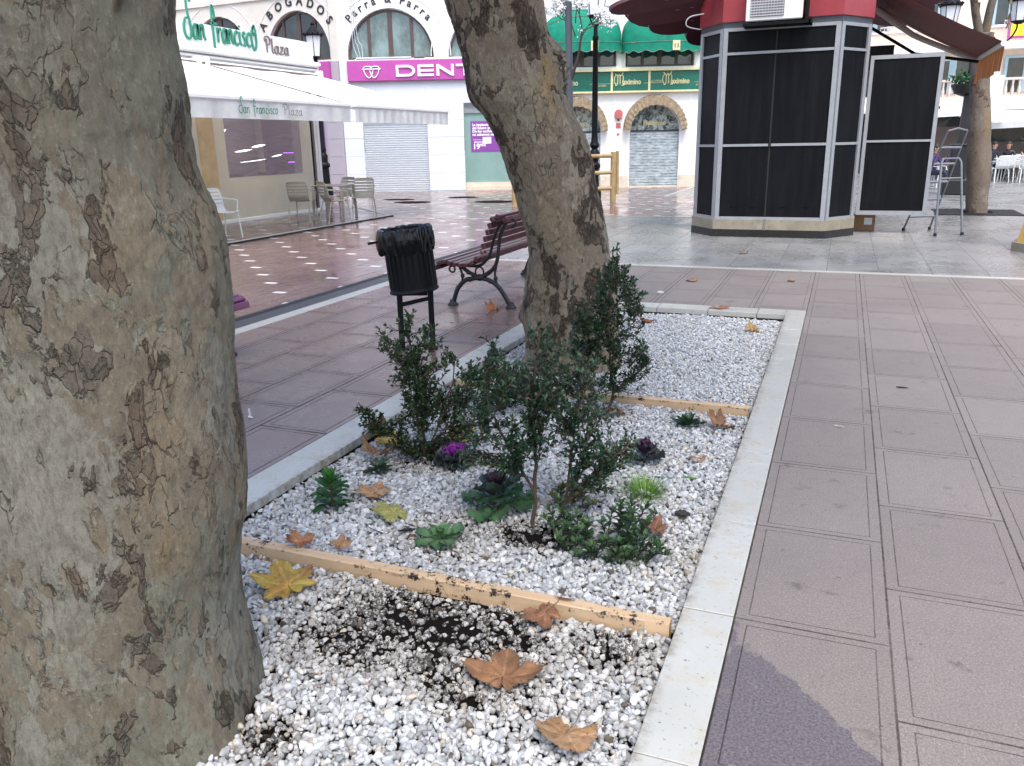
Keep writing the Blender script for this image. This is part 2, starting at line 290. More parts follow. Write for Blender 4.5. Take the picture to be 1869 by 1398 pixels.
M['bag'] = simple('black_plastic_bag', (0.003, 0.003, 0.004), 0.24, spec=0.35, bump=0.9, bscale=22)
M['slat'] = simple('maroon_painted_wood', (0.085, 0.018, 0.024), 0.3, var=0.25, vscale=9, bump=0.25, bscale=40)
M['slatp'] = simple('purple_painted_wood', (0.17, 0.04, 0.10), 0.3, var=0.2, vscale=9)
M['alu'] = simple('brushed_aluminium', (0.25, 0.25, 0.26), 0.38, 0.75, var=0.08)
M['frame'] = simple('grey_aluminium_frame', (0.34, 0.35, 0.37), 0.42, 0.3, var=0.08, dirt=0.1)
M['glassblack'] = None
t = MT('black_panel', 0.4, spec=0.13); P = t.obj()
gx = t.vor(P, 60, rand=0.0).outputs[0]
c = t.mix(t.rmp(t.noise(t.scl(P, (5, 5, .35)), 2.0, 6, 0.65), [(0.4, 0.0), (0.7, 1.0)]), (0.004, 0.0045, 0.006), (0.009, 0.009, 0.011)); c = t.mix(t.rmp(t.noise(P, 120, 3, 0.7), [(0.6, 0.0), (0.75, 0.35)]), c, (0.025, 0.025, 0.028))
t.set(**{'Base Color': c, 'Roughness': t.mth('ADD', 0.35, t.mth('MULTIPLY', t.noise(P, 3, 4), 0.25))}); t.bump(gx, 0.2, 0.002); M['bpanel'] = t.m
M['redf'] = simple('red_fascia', (0.30, 0.04, 0.05), 0.4, var=0.08)
M['darkband'] = simple('slate_band', (0.07, 0.075, 0.09), 0.45)
M['sandst'] = simple('sand_stone_band', (0.27, 0.235, 0.175), 0.6, var=0.15, dirt=0.4)
M['blacktile'] = simple('black_gloss_tile', (0.015, 0.013, 0.012), 0.25)
M['maroon'] = simple('maroon_metal_roof', (0.06, 0.012, 0.018), 0.55, var=0.2)
M['card'] = simple('brown_cardboard', (0.30, 0.17, 0.085), 0.8)
M['awngreen'] = simple('green_awning_canvas', (0.005, 0.30, 0.19), 0.75, var=0.2, vscale=5, bump=0.4, bscale=14)
M['awnbrown'] = simple('faded_brown_canvas', (0.26, 0.20, 0.13), 0.85, var=0.4, vscale=9)
M['dirtycanvas'] = simple('dirty_awning_side', (0.16, 0.17, 0.15), 0.85, var=0.3, vscale=8)
M['bamboo'] = simple('varnished_bamboo', (0.38, 0.27, 0.13), 0.4, var=0.2, vscale=7)
M['yellow'] = simple('yellow_painted_stone', (0.62, 0.40, 0.10), 0.7, var=0.12, dirt=0.3)
M['pinkst'] = simple('pale_pink_render', (0.74, 0.60, 0.50), 0.8, var=0.06)
M['balus'] = simple('pale_balustrade_stone', (0.62, 0.52, 0.46), 0.8, var=0.08)
M['woodbrown'] = simple('brown_twig', (0.075, 0.045, 0.028), 0.8)
M['twigdark'] = simple('dark_twig', (0.05, 0.034, 0.026), 0.8)
M['red'] = simple('faded_red_box', (0.48, 0.13, 0.13), 0.4)
M['yel'] = simple('yellow_cloth', (0.8, 0.62, 0.03), 0.6)
M['skin'] = simple('skin', (0.5, 0.28, 0.2), 0.5)
M['navy'] = simple('dark_navy_cloth', (0.02, 0.022, 0.04), 0.8)
M['violetcloth'] = simple('violet_cloth', (0.07, 0.025, 0.14), 0.8)
M['hair'] = simple('dark_hair', (0.02, 0.014, 0.01), 0.6)
M['rubber'] = simple('black_rubber', (0.01, 0.01, 0.01), 0.7)
def glass(name, tint, rough=0.06, cloud=0.3, sc=2.0):
    t = MT(name, rough, tint, spec=0.7); P = t.obj()
    c = t.mix(t.rmp(t.noise(t.scl(P, (1, 1, 0.6)), sc, 5, 0.6), [(0.3, 0.0), (0.7, 1.0)]), tuple(k * (1 - cloud) for k in tint), tuple(min(1, k * (1 + cloud)) for k in tint))
    t.set(**{'Base Color': c}); t.bump(t.noise(P, 1.4, 2), 0.06, 0.05); return t.m
M['winglass'] = glass('teal_curtained_glass', (0.13, 0.19, 0.19), 0.1, 0.5, 3)
M['darkglass'] = glass('dark_glass', (0.03, 0.035, 0.037), 0.05, 0.5)
M['frost'] = glass('frosted_green_glass', (0.20, 0.33, 0.30), 0.35, 0.1)
M['paleglass'] = glass('blue_window_glass', (0.30, 0.42, 0.48), 0.08, 0.25)
t = MT('streaked_fanlight_glass', 0.12, spec=0.7); P = t.obj()
t.set(**{'Base Color': t.mix(t.rmp(t.noise(t.warp(P, 4, 0.3), 5.5, 7, 0.7), [(0.42, 0.0), (0.58, 1.0)]), (0.05, 0.075, 0.07), (0.45, 0.5, 0.46))}); M['fanlight'] = t.m
t = MT('lamp_glass', 0.4, (0.75, 0.76, 0.78)); M['lampglass'] = t.m
t = MT('clear_vinyl', 0.08); P = t.obj()
wave = t.noise(t.scl(P, (1, 0.7, 3.2)), 2.6, 4, 0.6)
t.bump(wave, 0.5, 0.05); t.set(**{'Base Color': t.mix(t.noise(P, 1.5, 3), (0.30, 0.22, 0.28), (0.42, 0.37, 0.40)), 'Alpha': 0.5, 'Specular IOR Level': 0.9}); M['vinyl'] = t.m
def emis(name, col, st):
    t = MT(name, 0.5, col); t.set(**{'Emission Color': col, 'Emission Strength': st}); return t.m
M['neon'] = emis('violet_neon', (0.6, 0.1, 1.0), 2.5)
M['whiteglow'] = emis('white_glow', (1.0, 0.98, 0.95), 5.0)  # lamps, plus the added tube and highlight streaks of the tent
t = MT('roller_shutter', 0.38, (0.5, 0.53, 0.55), 0.25); P = t.obj(); zz = t.sep(P)[2]
t.set(**{'Base Color': t.mix(t.noise(t.scl(P, (1, 1, 4)), 1.6, 4), (0.50, 0.54, 0.58), (0.62, 0.66, 0.69))}); M['shutter'] = t.m
t = MT('galvanised_shutter', 0.28, (0.5, 0.53, 0.55), 0.55); P = t.obj()
t.set(**{'Base Color': t.mix(t.rmp(t.noise(t.scl(P, (1.5, 1, 5)), 3.2, 7, 0.7), [(0.35, 0.0), (0.65, 1.0)]), (0.34, 0.40, 0.42), (0.74, 0.80, 0.82))}); M['galv'] = t.m
t = MT('striped_awning_canvas', 0.7); P = t.obj(); y = t.sep(P)[1]
st = t.mth('FRACT', t.mth('MULTIPLY', y, 3.4))
t.set(**{'Base Color': t.rmp(st, [(0.0, (0.09, 0.028, 0.024)), (0.4, (0.19, 0.06, 0.05)), (0.5, (0.05, 0.016, 0.014)), (0.62, (0.19, 0.06, 0.05)), (0.72, (0.07, 0.02, 0.02))], 'CONSTANT')}); M['stripe'] = t.m
t = MT('orange_valance_canvas', 0.7); P = t.obj(); y = t.sep(P)[1]
st = t.mth('FRACT', t.mth('MULTIPLY', y, 3.4))
t.set(**{'Base Color': t.rmp(st, [(0.0, (0.27, 0.09, 0.03)), (0.7, (0.18, 0.055, 0.02)), (0.85, (0.36, 0.19, 0.09))], 'CONSTANT')}); M['orange'] = t.m
t = MT('drain_grate_steel', 0.45, (0.05, 0.05, 0.055), 0.4); x, y, z = t.sep(t.pos())
b1 = t.mth('GREATER_THAN', t.mth('FRACT', t.mth('MULTIPLY', y, 34.0)), 0.45); b2 = t.mth('GREATER_THAN', t.mth('FRACT', t.mth('MULTIPLY', x, 22.0)), 0.25)
b3 = t.mth('LESS_THAN', t.mth('FRACT', t.mth('MULTIPLY', y, 1.0)), 0.03)
mm = t.mth('MULTIPLY', b1, b2); t.set(**{'Base Color': t.mix(mm, (0.10, 0.10, 0.105), (0.006, 0.006, 0.006))}); t.bump(t.mth('SUBTRACT', 1.0, mm), 0.8, 0.01); M['drain'] = t.m

def translucent(mt, k):
    """cloth that lets part of the daylight through"""
    nt = mt.node_tree; b = nt.nodes['Principled BSDF']; tr = nt.nodes.new('ShaderNodeBsdfTranslucent'); mx = nt.nodes.new('ShaderNodeMixShader'); mx.inputs[0].default_value = k
    src = b.inputs['Base Color'].links
    if src: nt.links.new(src[0].from_socket, tr.inputs[0])
    nt.links.new(b.outputs[0], mx.inputs[1]); nt.links.new(tr.outputs[0], mx.inputs[2]); nt.links.new(mx.outputs[0], nt.nodes['Material Output'].inputs[0])
for k_, tr_ in (('fabric', .3), ('fabricgrey', .3), ('cream', .3), ('awngreen', .4), ('orange', .55), ('stripe', .12), ('leafy', .22), ('dry', .15)): translucent(M[k_], tr_)

# ------------------------------------------------------------------ mesh helpers
class MB:
    def __init__(s): s.v = []; s.f = []; s.c = []; s.xf = None; s.col = (1, 1, 1, 0)
    def add(s, vs, fs):
        b = len(s.v)
        for p in vs:
            if s.xf is not None: p = s.xf @ Vector(p)
            s.v.append(tuple(p)); s.c.append(s.col)
        for f in fs: s.f.append(tuple(b + i for i in f))
        return b
    def box(s, x0, x1, y0, y1, z0, z1, bev=0.0):
        if bev <= 0:
            s.add([(x0, y0, z0), (x1, y0, z0), (x1, y1, z0), (x0, y1, z0), (x0, y0, z1), (x1, y0, z1), (x1, y1, z1), (x0, y1, z1)],
                  [(0, 3, 2, 1), (4, 5, 6, 7), (0, 1, 5, 4), (1, 2, 6, 5), (2, 3, 7, 6), (3, 0, 4, 7)]); return
        b = min(bev, (x1 - x0) / 2.1, (y1 - y0) / 2.1, (z1 - z0) / 2.1)
        L = []
        for z, i in ((z0, b), (z0 + b, 0), (z1 - b, 0), (z1, b)):
            X0, X1, Y0, Y1 = x0 + i, x1 - i, y0 + i, y1 - i
            k = b if i == 0 else b * 0.3
            L += [(X0 + k, Y0, z), (X1 - k, Y0, z), (X1, Y0 + k, z), (X1, Y1 - k, z), (X1 - k, Y1, z), (X0 + k, Y1, z), (X0, Y1 - k, z), (X0, Y0 + k, z)]
        F = [tuple(range(7, -1, -1)), tuple(range(24, 32))]
        for r in range(3):
            for i in range(8): j = (i + 1) % 8; F.append((r * 8 + i, r * 8 + j, r * 8 + 8 + j, r * 8 + 8 + i))
        s.add(L, F)
    def quad(s, a, b, c, d): s.add([a, b, c, d], [(0, 1, 2, 3)])
    def prism(s, pts, h0, h1, axis='z'):
        """polygon pts (2D) extruded along axis from h0 to h1"""
        n = len(pts)
        g = {'z': lambda p, h: (p[0], p[1], h), 'y': lambda p, h: (p[0], h, p[1]), 'x': lambda p, h: (h, p[0], p[1])}[axis]
        s.add([g(p, h0) for p in pts] + [g(p, h1) for p in pts], [tuple(range(n - 1, -1, -1)), tuple(range(n, 2 * n))] + [(i, (i + 1) % n, n + (i + 1) % n, n + i) for i in range(n)])
    def tube(s, pts, rad, seg=8, caps=True):
        pts = [Vector(p) for p in pts]; n = len(pts)
        rad = rad if isinstance(rad, (list, tuple)) else [rad] * n
        t0 = (pts[1] - pts[0]).normalized(); up = Vector((0, 0, 1)) if abs(t0.z) < 0.9 else Vector((1, 0, 0))
        u = t0.cross(up).normalized(); V = []
        for i in range(n):
            t = (pts[min(i + 1, n - 1)] - pts[max(i - 1, 0)])
            t = t.normalized() if t.length > 1e-9 else t0
            u = (u - t * u.dot(t)); u = u.normalized() if u.length > 1e-6 else t.orthogonal().normalized(); w_ = t.cross(u)
            for k in range(seg): a = 2 * PI * k / seg; V.append(pts[i] + (u * math.cos(a) + w_ * math.sin(a)) * rad[i])
        F = [(i * seg + k, i * seg + (k + 1) % seg, (i + 1) * seg + (k + 1) % seg, (i + 1) * seg + k) for i in range(n - 1) for k in range(seg)]
        if caps: F += [tuple(range(seg - 1, -1, -1)), tuple(range((n - 1) * seg, n * seg))]
        s.add(V, F)
    def lathe(s, prof, seg=24, cx=0, cy=0, caps=True):
        n = len(prof); V = [(cx + r * math.cos(2 * PI * k / seg), cy + r * math.sin(2 * PI * k / seg), z) for r, z in prof for k in range(seg)]
        F = [(i * seg + k, i * seg + (k + 1) % seg, (i + 1) * seg + (k + 1) % seg, (i + 1) * seg + k) for i in range(n - 1) for k in range(seg)]
        if caps: F += [tuple(range(seg - 1, -1, -1)), tuple(range((n - 1) * seg, n * seg))]
        s.add(V, F)
    def ball(s, c, r, seg=12, rg=8):
        rx, ry, rz = r if isinstance(r, (tuple, list)) else (r, r, r); V = []
        for i in range(rg + 1):
            a = PI * i / rg; q = max(math.sin(a), 0.02)
            for k in range(seg): b = 2 * PI * k / seg; V.append((c[0] + rx * q * math.cos(b), c[1] + ry * q * math.sin(b), c[2] + rz * math.cos(a)))
        s.add(V, [(i * seg + (k + 1) % seg, i * seg + k, (i + 1) * seg + k, (i + 1) * seg + (k + 1) % seg) for i in range(rg) for k in range(seg)])
    def build(s, name, mat, parent=None, smooth=None, cols=False):
        me = bpy.data.meshes.new(name); me.from_pydata(s.v, [], s.f); me.update()
        if cols:
            a = me.attributes.new('col', 'FLOAT_COLOR', 'POINT'); a.data.foreach_set('color', np.array(s.c, np.float32).ravel())
        if smooth:
            me.shade_smooth()
            if smooth < 180: me.set_sharp_from_angle(angle=math.radians(smooth))
        me.materials.append(mat)
        o = bpy.data.objects.new(name, me); COL.objects.link(o)
        if parent is not None: o.parent = parent
        return o

def tag(o, label=None, cat=None, group=None, kind=None):
    for k, v in (('label', label), ('category', cat), ('group', group), ('kind', kind)):
        if v: o[k] = v
    return o
def thing(name, label, cat, loc=(0, 0, 0), rz=0.0, group=None):
    o = bpy.data.objects.new(name, None); o.empty_display_size = 0.1; COL.objects.link(o)
    o.location = loc; o.rotation_euler = (0, 0, rz); return tag(o, label, cat, group)
def struct(name, mb, mat): return tag(mb.build(name, mat), kind='structure')
def copy_thing(root, loc, rz, label, group=None):
    def cp(o, par):
        c = o.copy(); COL.objects.link(c)
        if par is not None: c.parent = par
        for ch in list(o.children): cp(ch, c)
        return c
    r = cp(root, None); r.location = loc; r.rotation_euler = (0, 0, rz); r['label'] = label
    if group: r['group'] = group
    return r
def catmull(P, n=6):
    P = [Vector(p) for p in P]; out = []
    for i in range(len(P) - 1):
        a, b, c, d = P[max(i - 1, 0)], P[i], P[i + 1], P[min(i + 2, len(P) - 1)]
        for k in range(n):
            t = k / n; out.append(0.5 * (2 * b + (c - a) * t + (2 * a - 5 * b + 4 * c - d) * t * t + (3 * b - a - 3 * c + d) * t ** 3))
    out.append(P[-1]); return out

def text_mb(mb, body, size, M4, extrude=0.01, bold=0.0, xs=1.0, align='CENTER', shear=0.0, spacing=1.0):
    """add the built-in font's letters to mb; M4 maps text plane (x right, y up, z out) into the part's space"""
    cu = bpy.data.curves.new('t', 'FONT'); cu.body = body; cu.size = size; cu.extrude = extrude; cu.offset = bold; cu.align_x = align
    cu.resolution_u = 3; cu.shear = shear; cu.space_character = spacing
    ob = bpy.data.objects.new('t', cu); COL.objects.link(ob)
    me = bpy.data.meshes.new_from_object(ob.evaluated_get(bpy.context.evaluated_depsgraph_get()))
    T = M4 @ Matrix.Diagonal((xs, 1, 1, 1))
    mb.add([T @ v.co for v in me.vertices], [tuple(p.vertices) for p in me.polygons])
    bpy.data.objects.remove(ob); bpy.data.meshes.remove(me); bpy.data.curves.remove(cu)
def frame4(o, x, y):
    x = Vector(x).normalized(); y = Vector(y).normalized(); z = x.cross(y)
    return Matrix(((x.x, y.x, z.x, o[0]), (x.y, y.y, z.y, o[1]), (x.z, y.z, z.z, o[2]), (0, 0, 0, 1)))
WALLF = lambda x, z, y=0.0, up=(0, 0, 1), dr=(1, 0, 0): frame4((x, y, z), dr, up)   # text on a wall that faces local -y
def arc_text(mb, body, size, cx, cz, r, a0, a1, y=-0.01, bold=0.0):
    n = len(body)
    for i, ch in enumerate(body):
        if ch == ' ': continue
        a = math.radians(a0 + (a1 - a0) * i / (n - 1))
        text_mb(mb, ch, size, WALLF(cx + r * math.cos(a), cz + r * math.sin(a), y, (math.cos(a), 0, math.sin(a)), (math.sin(a), 0, -math.cos(a))), 0.01, bold)

# hand-drawn script capitals and letters as strokes (x, y in letter heights)
SCRIPT = {
 'S': (0.62, [[(0.62, 1.62), (0.50, 1.95), (0.36, 1.75), (0.36, 1.2), (0.5, 0.7), (0.52, 0.25), (0.34, -0.02), (0.08, 0.12), (0.02, 0.5), (0.16, 0.85), (0.34, 0.9)]]),
 'F': (0.45, [[(0.18, -0.42), (0.17, 0.4), (0.16, 1.2), (0.22, 1.68), (0.34, 1.45), (0.38, 1.1)], [(0.02, 0.82), (0.25, 0.88), (0.5, 0.84)]]),
 'P': (0.62, [[(0.22, 0.0), (0.22, 0.7), (0.2, 1.2)], [(0.04, 0.95), (0.08, 1.3), (0.34, 1.42), (0.56, 1.15), (0.46, 0.78), (0.26, 0.68)]]),
 'a': (0.5, [[(0.36, 0.62), (0.2, 0.66), (0.05, 0.4), (0.1, 0.05), (0.26, 0.05), (0.36, 0.45), (0.36, 0.7), (0.37, 0.15), (0.46, 0.02)]]),
 'n': (0.5, [[(0.06, 0.0), (0.07, 0.4), (0.06, 0.68)], [(0.07, 0.4), (0.2, 0.68), (0.32, 0.6), (0.33, 0.2), (0.44, 0.02)]]),
 'r': (0.38, [[(0.06, 0.0), (0.07, 0.4), (0.06, 0.68)], [(0.07, 0.4), (0.2, 0.66), (0.34, 0.6)]]),
 'c': (0.42, [[(0.34, 0.56), (0.24, 0.68), (0.08, 0.5), (0.06, 0.18), (0.18, 0.0), (0.38, 0.1)]]),
 'i': (0.26, [[(0.08, 0.66), (0.09, 0.2), (0.2, 0.02)], [(0.09, 0.88), (0.11, 0.97)]]),
 's': (0.38, [[(0.3, 0.6), (0.18, 0.68), (0.1, 0.5), (0.26, 0.3), (0.24, 0.05), (0.06, 0.03)]]),
 'o': (0.44, [[(0.26, 0.68), (0.1, 0.6), (0.05, 0.28), (0.2, 0.0), (0.36, 0.2), (0.36, 0.5), (0.26, 0.68), (0.42, 0.64)]]),
 'O': (0.56, [[(0.3, 1.1), (0.1, 0.8), (0.06, 0.3), (0.22, -0.12), (0.44, 0.15), (0.46, 0.75), (0.3, 1.1), (0.2, 0.8), (0.34, 0.6)]]),
 'l': (0.26, [[(0.1, 1.3), (0.09, 0.6), (0.1, 0.15), (0.2, 0.02)]]),
 'z': (0.44, [[(0.08, 0.62), (0.36, 0.64), (0.06, 0.04), (0.38, 0.06)]]),
 ' ': (0.42, [])}
def script_mb(mb, body, h, M4, th, depth, xs=1.0):
    x = 0
    for ch in body:
        wd, st = SCRIPT[ch]
        for s_ in st:
            pts = catmull([((x + p[0] * xs) * h, p[1] * h, 0) for p in s_], 5)
            n = len(pts); V = []
            for i in range(n):
                t = (pts[min(i + 1, n - 1)] - pts[max(i - 1, 0)]).normalized(); nn = Vector((-t.y, t.x, 0)) * th / 2
                for q, zz in ((nn, 0), (-nn, 0), (-nn, depth), (nn, depth)): V.append(M4 @ (pts[i] + q + Vector((0, 0, zz))))
            F = []
            for i in range(n - 1):
                for k in range(4): F.append((i * 4 + k, i * 4 + (k + 1) % 4, i * 4 + 4 + (k + 1) % 4, i * 4 + 4 + k))
            F += [(3, 2, 1, 0), (n * 4 - 4, n * 4 - 3, n * 4 - 2, n * 4 - 1)]
            mb.add(V, F)
        x += wd * xs
    return x * h

def arch_pts(cx, zs, r, rise, n=20): return [(cx - r * math.cos(PI * i / n), zs + rise * math.sin(PI * i / n)) for i in range(n + 1)]
def wall_arch(mb, s0, s1, z0, z1, ops, y=0.0, depth=0.25):
    """wall facing local -y from s0..s1, z0..z1 with openings (cx, r, zsill, zspring, rise)"""
    x = s0
    for cx, r, zb, zs, rise in sorted(ops):
        mb.quad((x, y, z0), (cx - r, y, z0), (cx - r, y, z1), (x, y, z1))
        if zb > z0: mb.quad((cx - r, y, z0), (cx + r, y, z0), (cx + r, y, zb), (cx - r, y, zb))
        A = arch_pts(cx, zs, r, rise)
        for a, b in zip(A, A[1:]):
            mb.quad((a[0], y, a[1]), (b[0], y, b[1]), (b[0], y, z1), (a[0], y, z1))
        loop = [(cx - r, zb)] + A + [(cx + r, zb)]
        for a, b in zip(loop, loop[1:]): mb.quad((a[0], y, a[1]), (a[0], y + depth, a[1]), (b[0], y + depth, b[1]), (b[0], y, b[1]))
        mb.quad((cx - r, y, zb), (cx + r, y, zb), (cx + r, y + depth, zb), (cx - r, y + depth, zb))
        x = cx + r
    mb.quad((x, y, z0), (s1, y, z0), (s1, y, z1), (x, y, z1))
def arch_window(parent, cx, r, zb, zs, rise, y=0.18, bars=4, glassm='winglass', framem='brownframe', fw=0.07, name='window'):
    fr = MB(); out = [(cx - r, zb)] + arch_pts(cx, zs, r, rise) + [(cx + r, zb)]
    inn = [(cx - r + fw, zb + fw)] + arch_pts(cx, zs, r - fw, rise - fw) + [(cx + r - fw, zb + fw)]
    n = len(out)
    for i in range(n):
        j = (i + 1) % n
        fr.quad((out[i][0], y - 0.05, out[i][1]), (out[j][0], y - 0.05, out[j][1]), (inn[j][0], y - 0.05, inn[j][1]), (inn[i][0], y - 0.05, inn[i][1]))
        fr.quad((inn[i][0], y - 0.05, inn[i][1]), (inn[j][0], y - 0.05, inn[j][1]), (inn[j][0], y + 0.03, inn[j][1]), (inn[i][0], y + 0.03, inn[i][1]))
    for k in range(1, bars):
        bx = cx - r + 2 * r * k / bars; hh = zs + rise * math.sqrt(max(0, 1 - ((bx - cx) / r) ** 2)) - fw * 0.7
        wd = 0.075 if k == bars / 2 else 0.05
        fr.box(bx - wd, bx + wd, y - 0.042, y + 0.03, zb + fw * 0.5, hh)
    f = fr.build(name, M[framem], parent)
    g = MB(); g.add([(p[0], y, p[1]) for p in inn], [tuple(range(len(inn) - 1, -1, -1))]); g.build('pane', M[glassm], f)
    return f

# ------------------------------------------------------------------ ground, paving, planter
PX0, PX1, PY0, PY1 = -2.656, -0.22, -0.6, 8.18
def rect(mb, x0, x1, y0, y1, z): mb.quad((x0, y0, z), (x1, y0, z), (x1, y1, z), (x0, y1, z))
b = MB(); rect(b, -120, 120, -60, 200, -0.13); struct('ground', b, M['granite'])
b = MB(); rect(b, PX1, 14, -6, 10.72, 0); rect(b, PX0, PX1, PY1, 10.72, 0); struct('paving', b, M['slab'])
b = MB(); rect(b, -4.94, PX0, -6, 10.72, 0); rect(b, PX0, PX1, -6, PY0, 0); struct('damp_paving', b, M['slab_wet'])
b = MB(); rect(b, -5.10, -4.94, -6, 10.86, 0.0); rect(b, -4.94, 14, 10.72, 10.86, 0.0); struct('white_paving_strip', b, M['strip'])
b = MB(); b.box(-5.36, -5.10, -6, 17.4, -0.03, -0.006); tag(b.build('drain_grate', M['drain']), 'long dark steel drain grating beside the white paving strip', 'drain')
b = MB(); rect(b, -5.5, -5.10, -6, 17.4, -0.034); rect(b, -5.44, -5.36, -6, 17.4, -0.001); struct('drain_kerb', b, M['iron'])
b = MB(); rect(b, -45, -5.44, -6, 60, 0); rect(b, -5.44, -4.9, 17.4, 60, 0); rect(b, -4.9, -2.4, 17.9, 24.8, 0); struct('street', b, M['street'])
b = MB(); rect(b, -5.10, -4.9, 10.86, 17.4, 0); rect(b, -4.9, 60, 10.86, 17.9, 0); rect(b, 14, 60, -6, 10.86, 0); rect(b, -2.4, 60, 17.9, 24.8, 0); rect(b, -4.9, 60, 24.8, 60, 0); struct('granite_paving', b, M['granite'])
b = MB(); rect(b, -9.6, -5.44, 16.72, 16.82, 0.004); rect(b, -4.9, 0.2, 17.86, 17.97, 0.004); rect(b, -4.95, -4.85, 24.8, 33, 0.004)
pl = catmull([(-13.6, 18.6, 0), (-13.0, 20.2, 0), (-12.2, 22.6, 0), (-10.6, 24.0, 0), (-8.0, 24.8, 0), (-4.95, 25.0, 0)], 6)
for a, c in zip(pl, pl[1:]):
    n_ = Vector((-(c - a).y, (c - a).x, 0)).normalized() * 0.05; b.quad(tuple(a - n_ + Vector((0, 0, .004))), tuple(c - n_ + Vector((0, 0, .004))), tuple(c + n_ + Vector((0, 0, .004))), tuple(a + n_ + Vector((0, 0, .004))))
struct('thin_paving_strip', b, M['strip'])
# dark rounded patches lying flat on the street
b = MB()
for (x, y, rx, ry) in ((-11.6, 21.4, .55, .45), (-9.2, 21.9, .6, .5), (-11.0, 23.6, .5, .4), (-12.6, 22.4, .5, .35)):
    n = 28; b.add([(x + rx * math.cos(2 * PI * k / n) * (1 + .12 * math.sin(3 * k)), y + ry * math.sin(2 * PI * k / n), 0.0045) for k in range(n)], [tuple(range(n))])
struct('dark_street_patches', b, M['soil'])

# terrace platform in front of the restaurant tent
b = MB(); b.add([(-12.5, 4, 0.02), (-9.9, 4, 0.02), (-9.9, 17.0, 0.02), (-12.5, 19.5, 0.02)], [(0, 1, 2, 3)]); struct('terrace_floor', b, M['street'])
tp = thing('terrace_edging', 'low white trimmed edge of the terrace under the cream awning', 'kerb')
b = MB()
b.prism([(-9.9, 4), (-9.80, 4), (-9.80, 17.05), (-12.5, 19.66), (-12.5, 19.52), (-9.9, 17.0)], 0.0, 0.032); b.build('trim', M['strip'], tp)
b = MB(); b.prism([(-9.80, 4), (-9.76, 4), (-9.76, 17.05), (-9.80, 17.05)], 0.001, 0.026); b.build('edge_strip', M['iron'], tp)

# planter kerb: marble slabs, each with its own joint
kb = thing('planter_kerb', 'white veined marble kerb around the gravel planter', 'kerb')
def slab(mb, x0, x1, y0, y1):
    g = 0.0032; z1 = 0.004 + random.uniform(-0.0012, 0.0022); mb.box(x0 + g, x1 - g, y0 + g, y1 - g, -0.045, z1, 0.0025)
b = MB(); ys = [-0.6, 0.3, 1.07, 1.825, 2.59, 3.34, 4.06, 4.21, 4.75, 5.2, 5.72, 6.25, 6.75, 7.3, 7.94]
for a, c in zip(ys, ys[1:]): slab(b, -0.402, PX1, a, c)
for a, c in zip([-0.6, 0.4, 1.2, 2.0, 2.75, 3.36, 4.1, 4.85, 5.6, 6.3, 7.1, 7.94], [0.4, 1.2, 2.0, 2.75, 3.36, 4.1, 4.85, 5.6, 6.3, 7.1, 7.94]): slab(b, PX0, -2.44, a, c)
for a, c in zip([-2.656, -2.1, -1.62, -1.12, -0.66, -0.22], [-2.1, -1.62, -1.12, -0.66, -0.22]): slab(b, a, c, 7.94, PY1)
b.build('kerb_slabs', M['marble'], kb, 30)
b = MB(); b.box(PX0, -2.45, PY0, 7.95, -0.12, -0.046); b.box(-0.395, PX1, PY0, 7.95, -0.12, -0.046); b.box(PX0, PX1, 7.95, PY1, -0.12, -0.046); b.build('kerb_bed', M['iron'], kb)

# soil bed with a little relief
GX0, GX1, GY0, GY1 = -2.44, -0.402, -0.6, 7.94
DIRT = [(-1.22, 2.25, 0.50, 0.20, 1.1), (-1.45, 2.08, 0.28, 0.16, 0.95), (-1.1, 2.1, 0.3, 0.2, 0.85), (-0.62, 2.33, 0.2, 0.15, 0.8), (-0.98, 2.05, 0.38, 0.2, 0.6), (-1.0, 1.93, 0.12, 0.07, 1.0), (-1.2, 2.42, 0.5, 0.1, 0.9),
        (-1.13, 3.03, 0.17, 0.10, 1.75), (-1.4, 3.0, 0.3, 0.16, 0.55), (-1.45, 2.8, 0.3, 0.12, 0.45), (-1.3, 4.72, 0.2, 0.15, 0.8), (-2.0, 3.66, 0.25, 0.15, 0.8), (-1.0, 3.6, 0.5, 0.4, 0.25),
        (-1.42, 1.58, 0.10, 0.1, 0.9), (-0.8, 4.2, 0.4, 0.4, 0.22), (-1.85, 5.9, 0.45, 0.4, 0.4), (-0.55, 3.0, 0.25, 0.5, 0.2), (-1.5, 3.45, 0.5, 0.4, 0.18)]
def dirt_at(x, y):
    d = 0.0
    for (a, b_, rx, ry, k) in DIRT:
        q = ((x - a) / rx) ** 2 + ((y - b_) / ry) ** 2; d = np.maximum(d, k * np.exp(-q * 0.9))
    return d
xs = np.linspace(GX0, GX1, 90); ysg = np.linspace(GY0, GY1, 320)
V = []; 
for y in ysg:
    for x in xs:
        dd = float(dirt_at(x, y)); V.append((x, y, -0.074 + 0.02 * max(0, dd - 0.6) + 0.008 * mn.noise((x * 9, y * 9, 0)) + 0.003 * mn.noise((x * 60, y * 60, 0))))
b = MB(); nx = len(xs); b.add(V, [(j * nx + i, j * nx + i + 1, (j + 1) * nx + i + 1, (j + 1) * nx + i) for j in range(len(ysg) - 1) for i in range(nx - 1)])
so_ = b.build('planter_soil', M['soil'], None, 180); tag(so_, kind='structure')

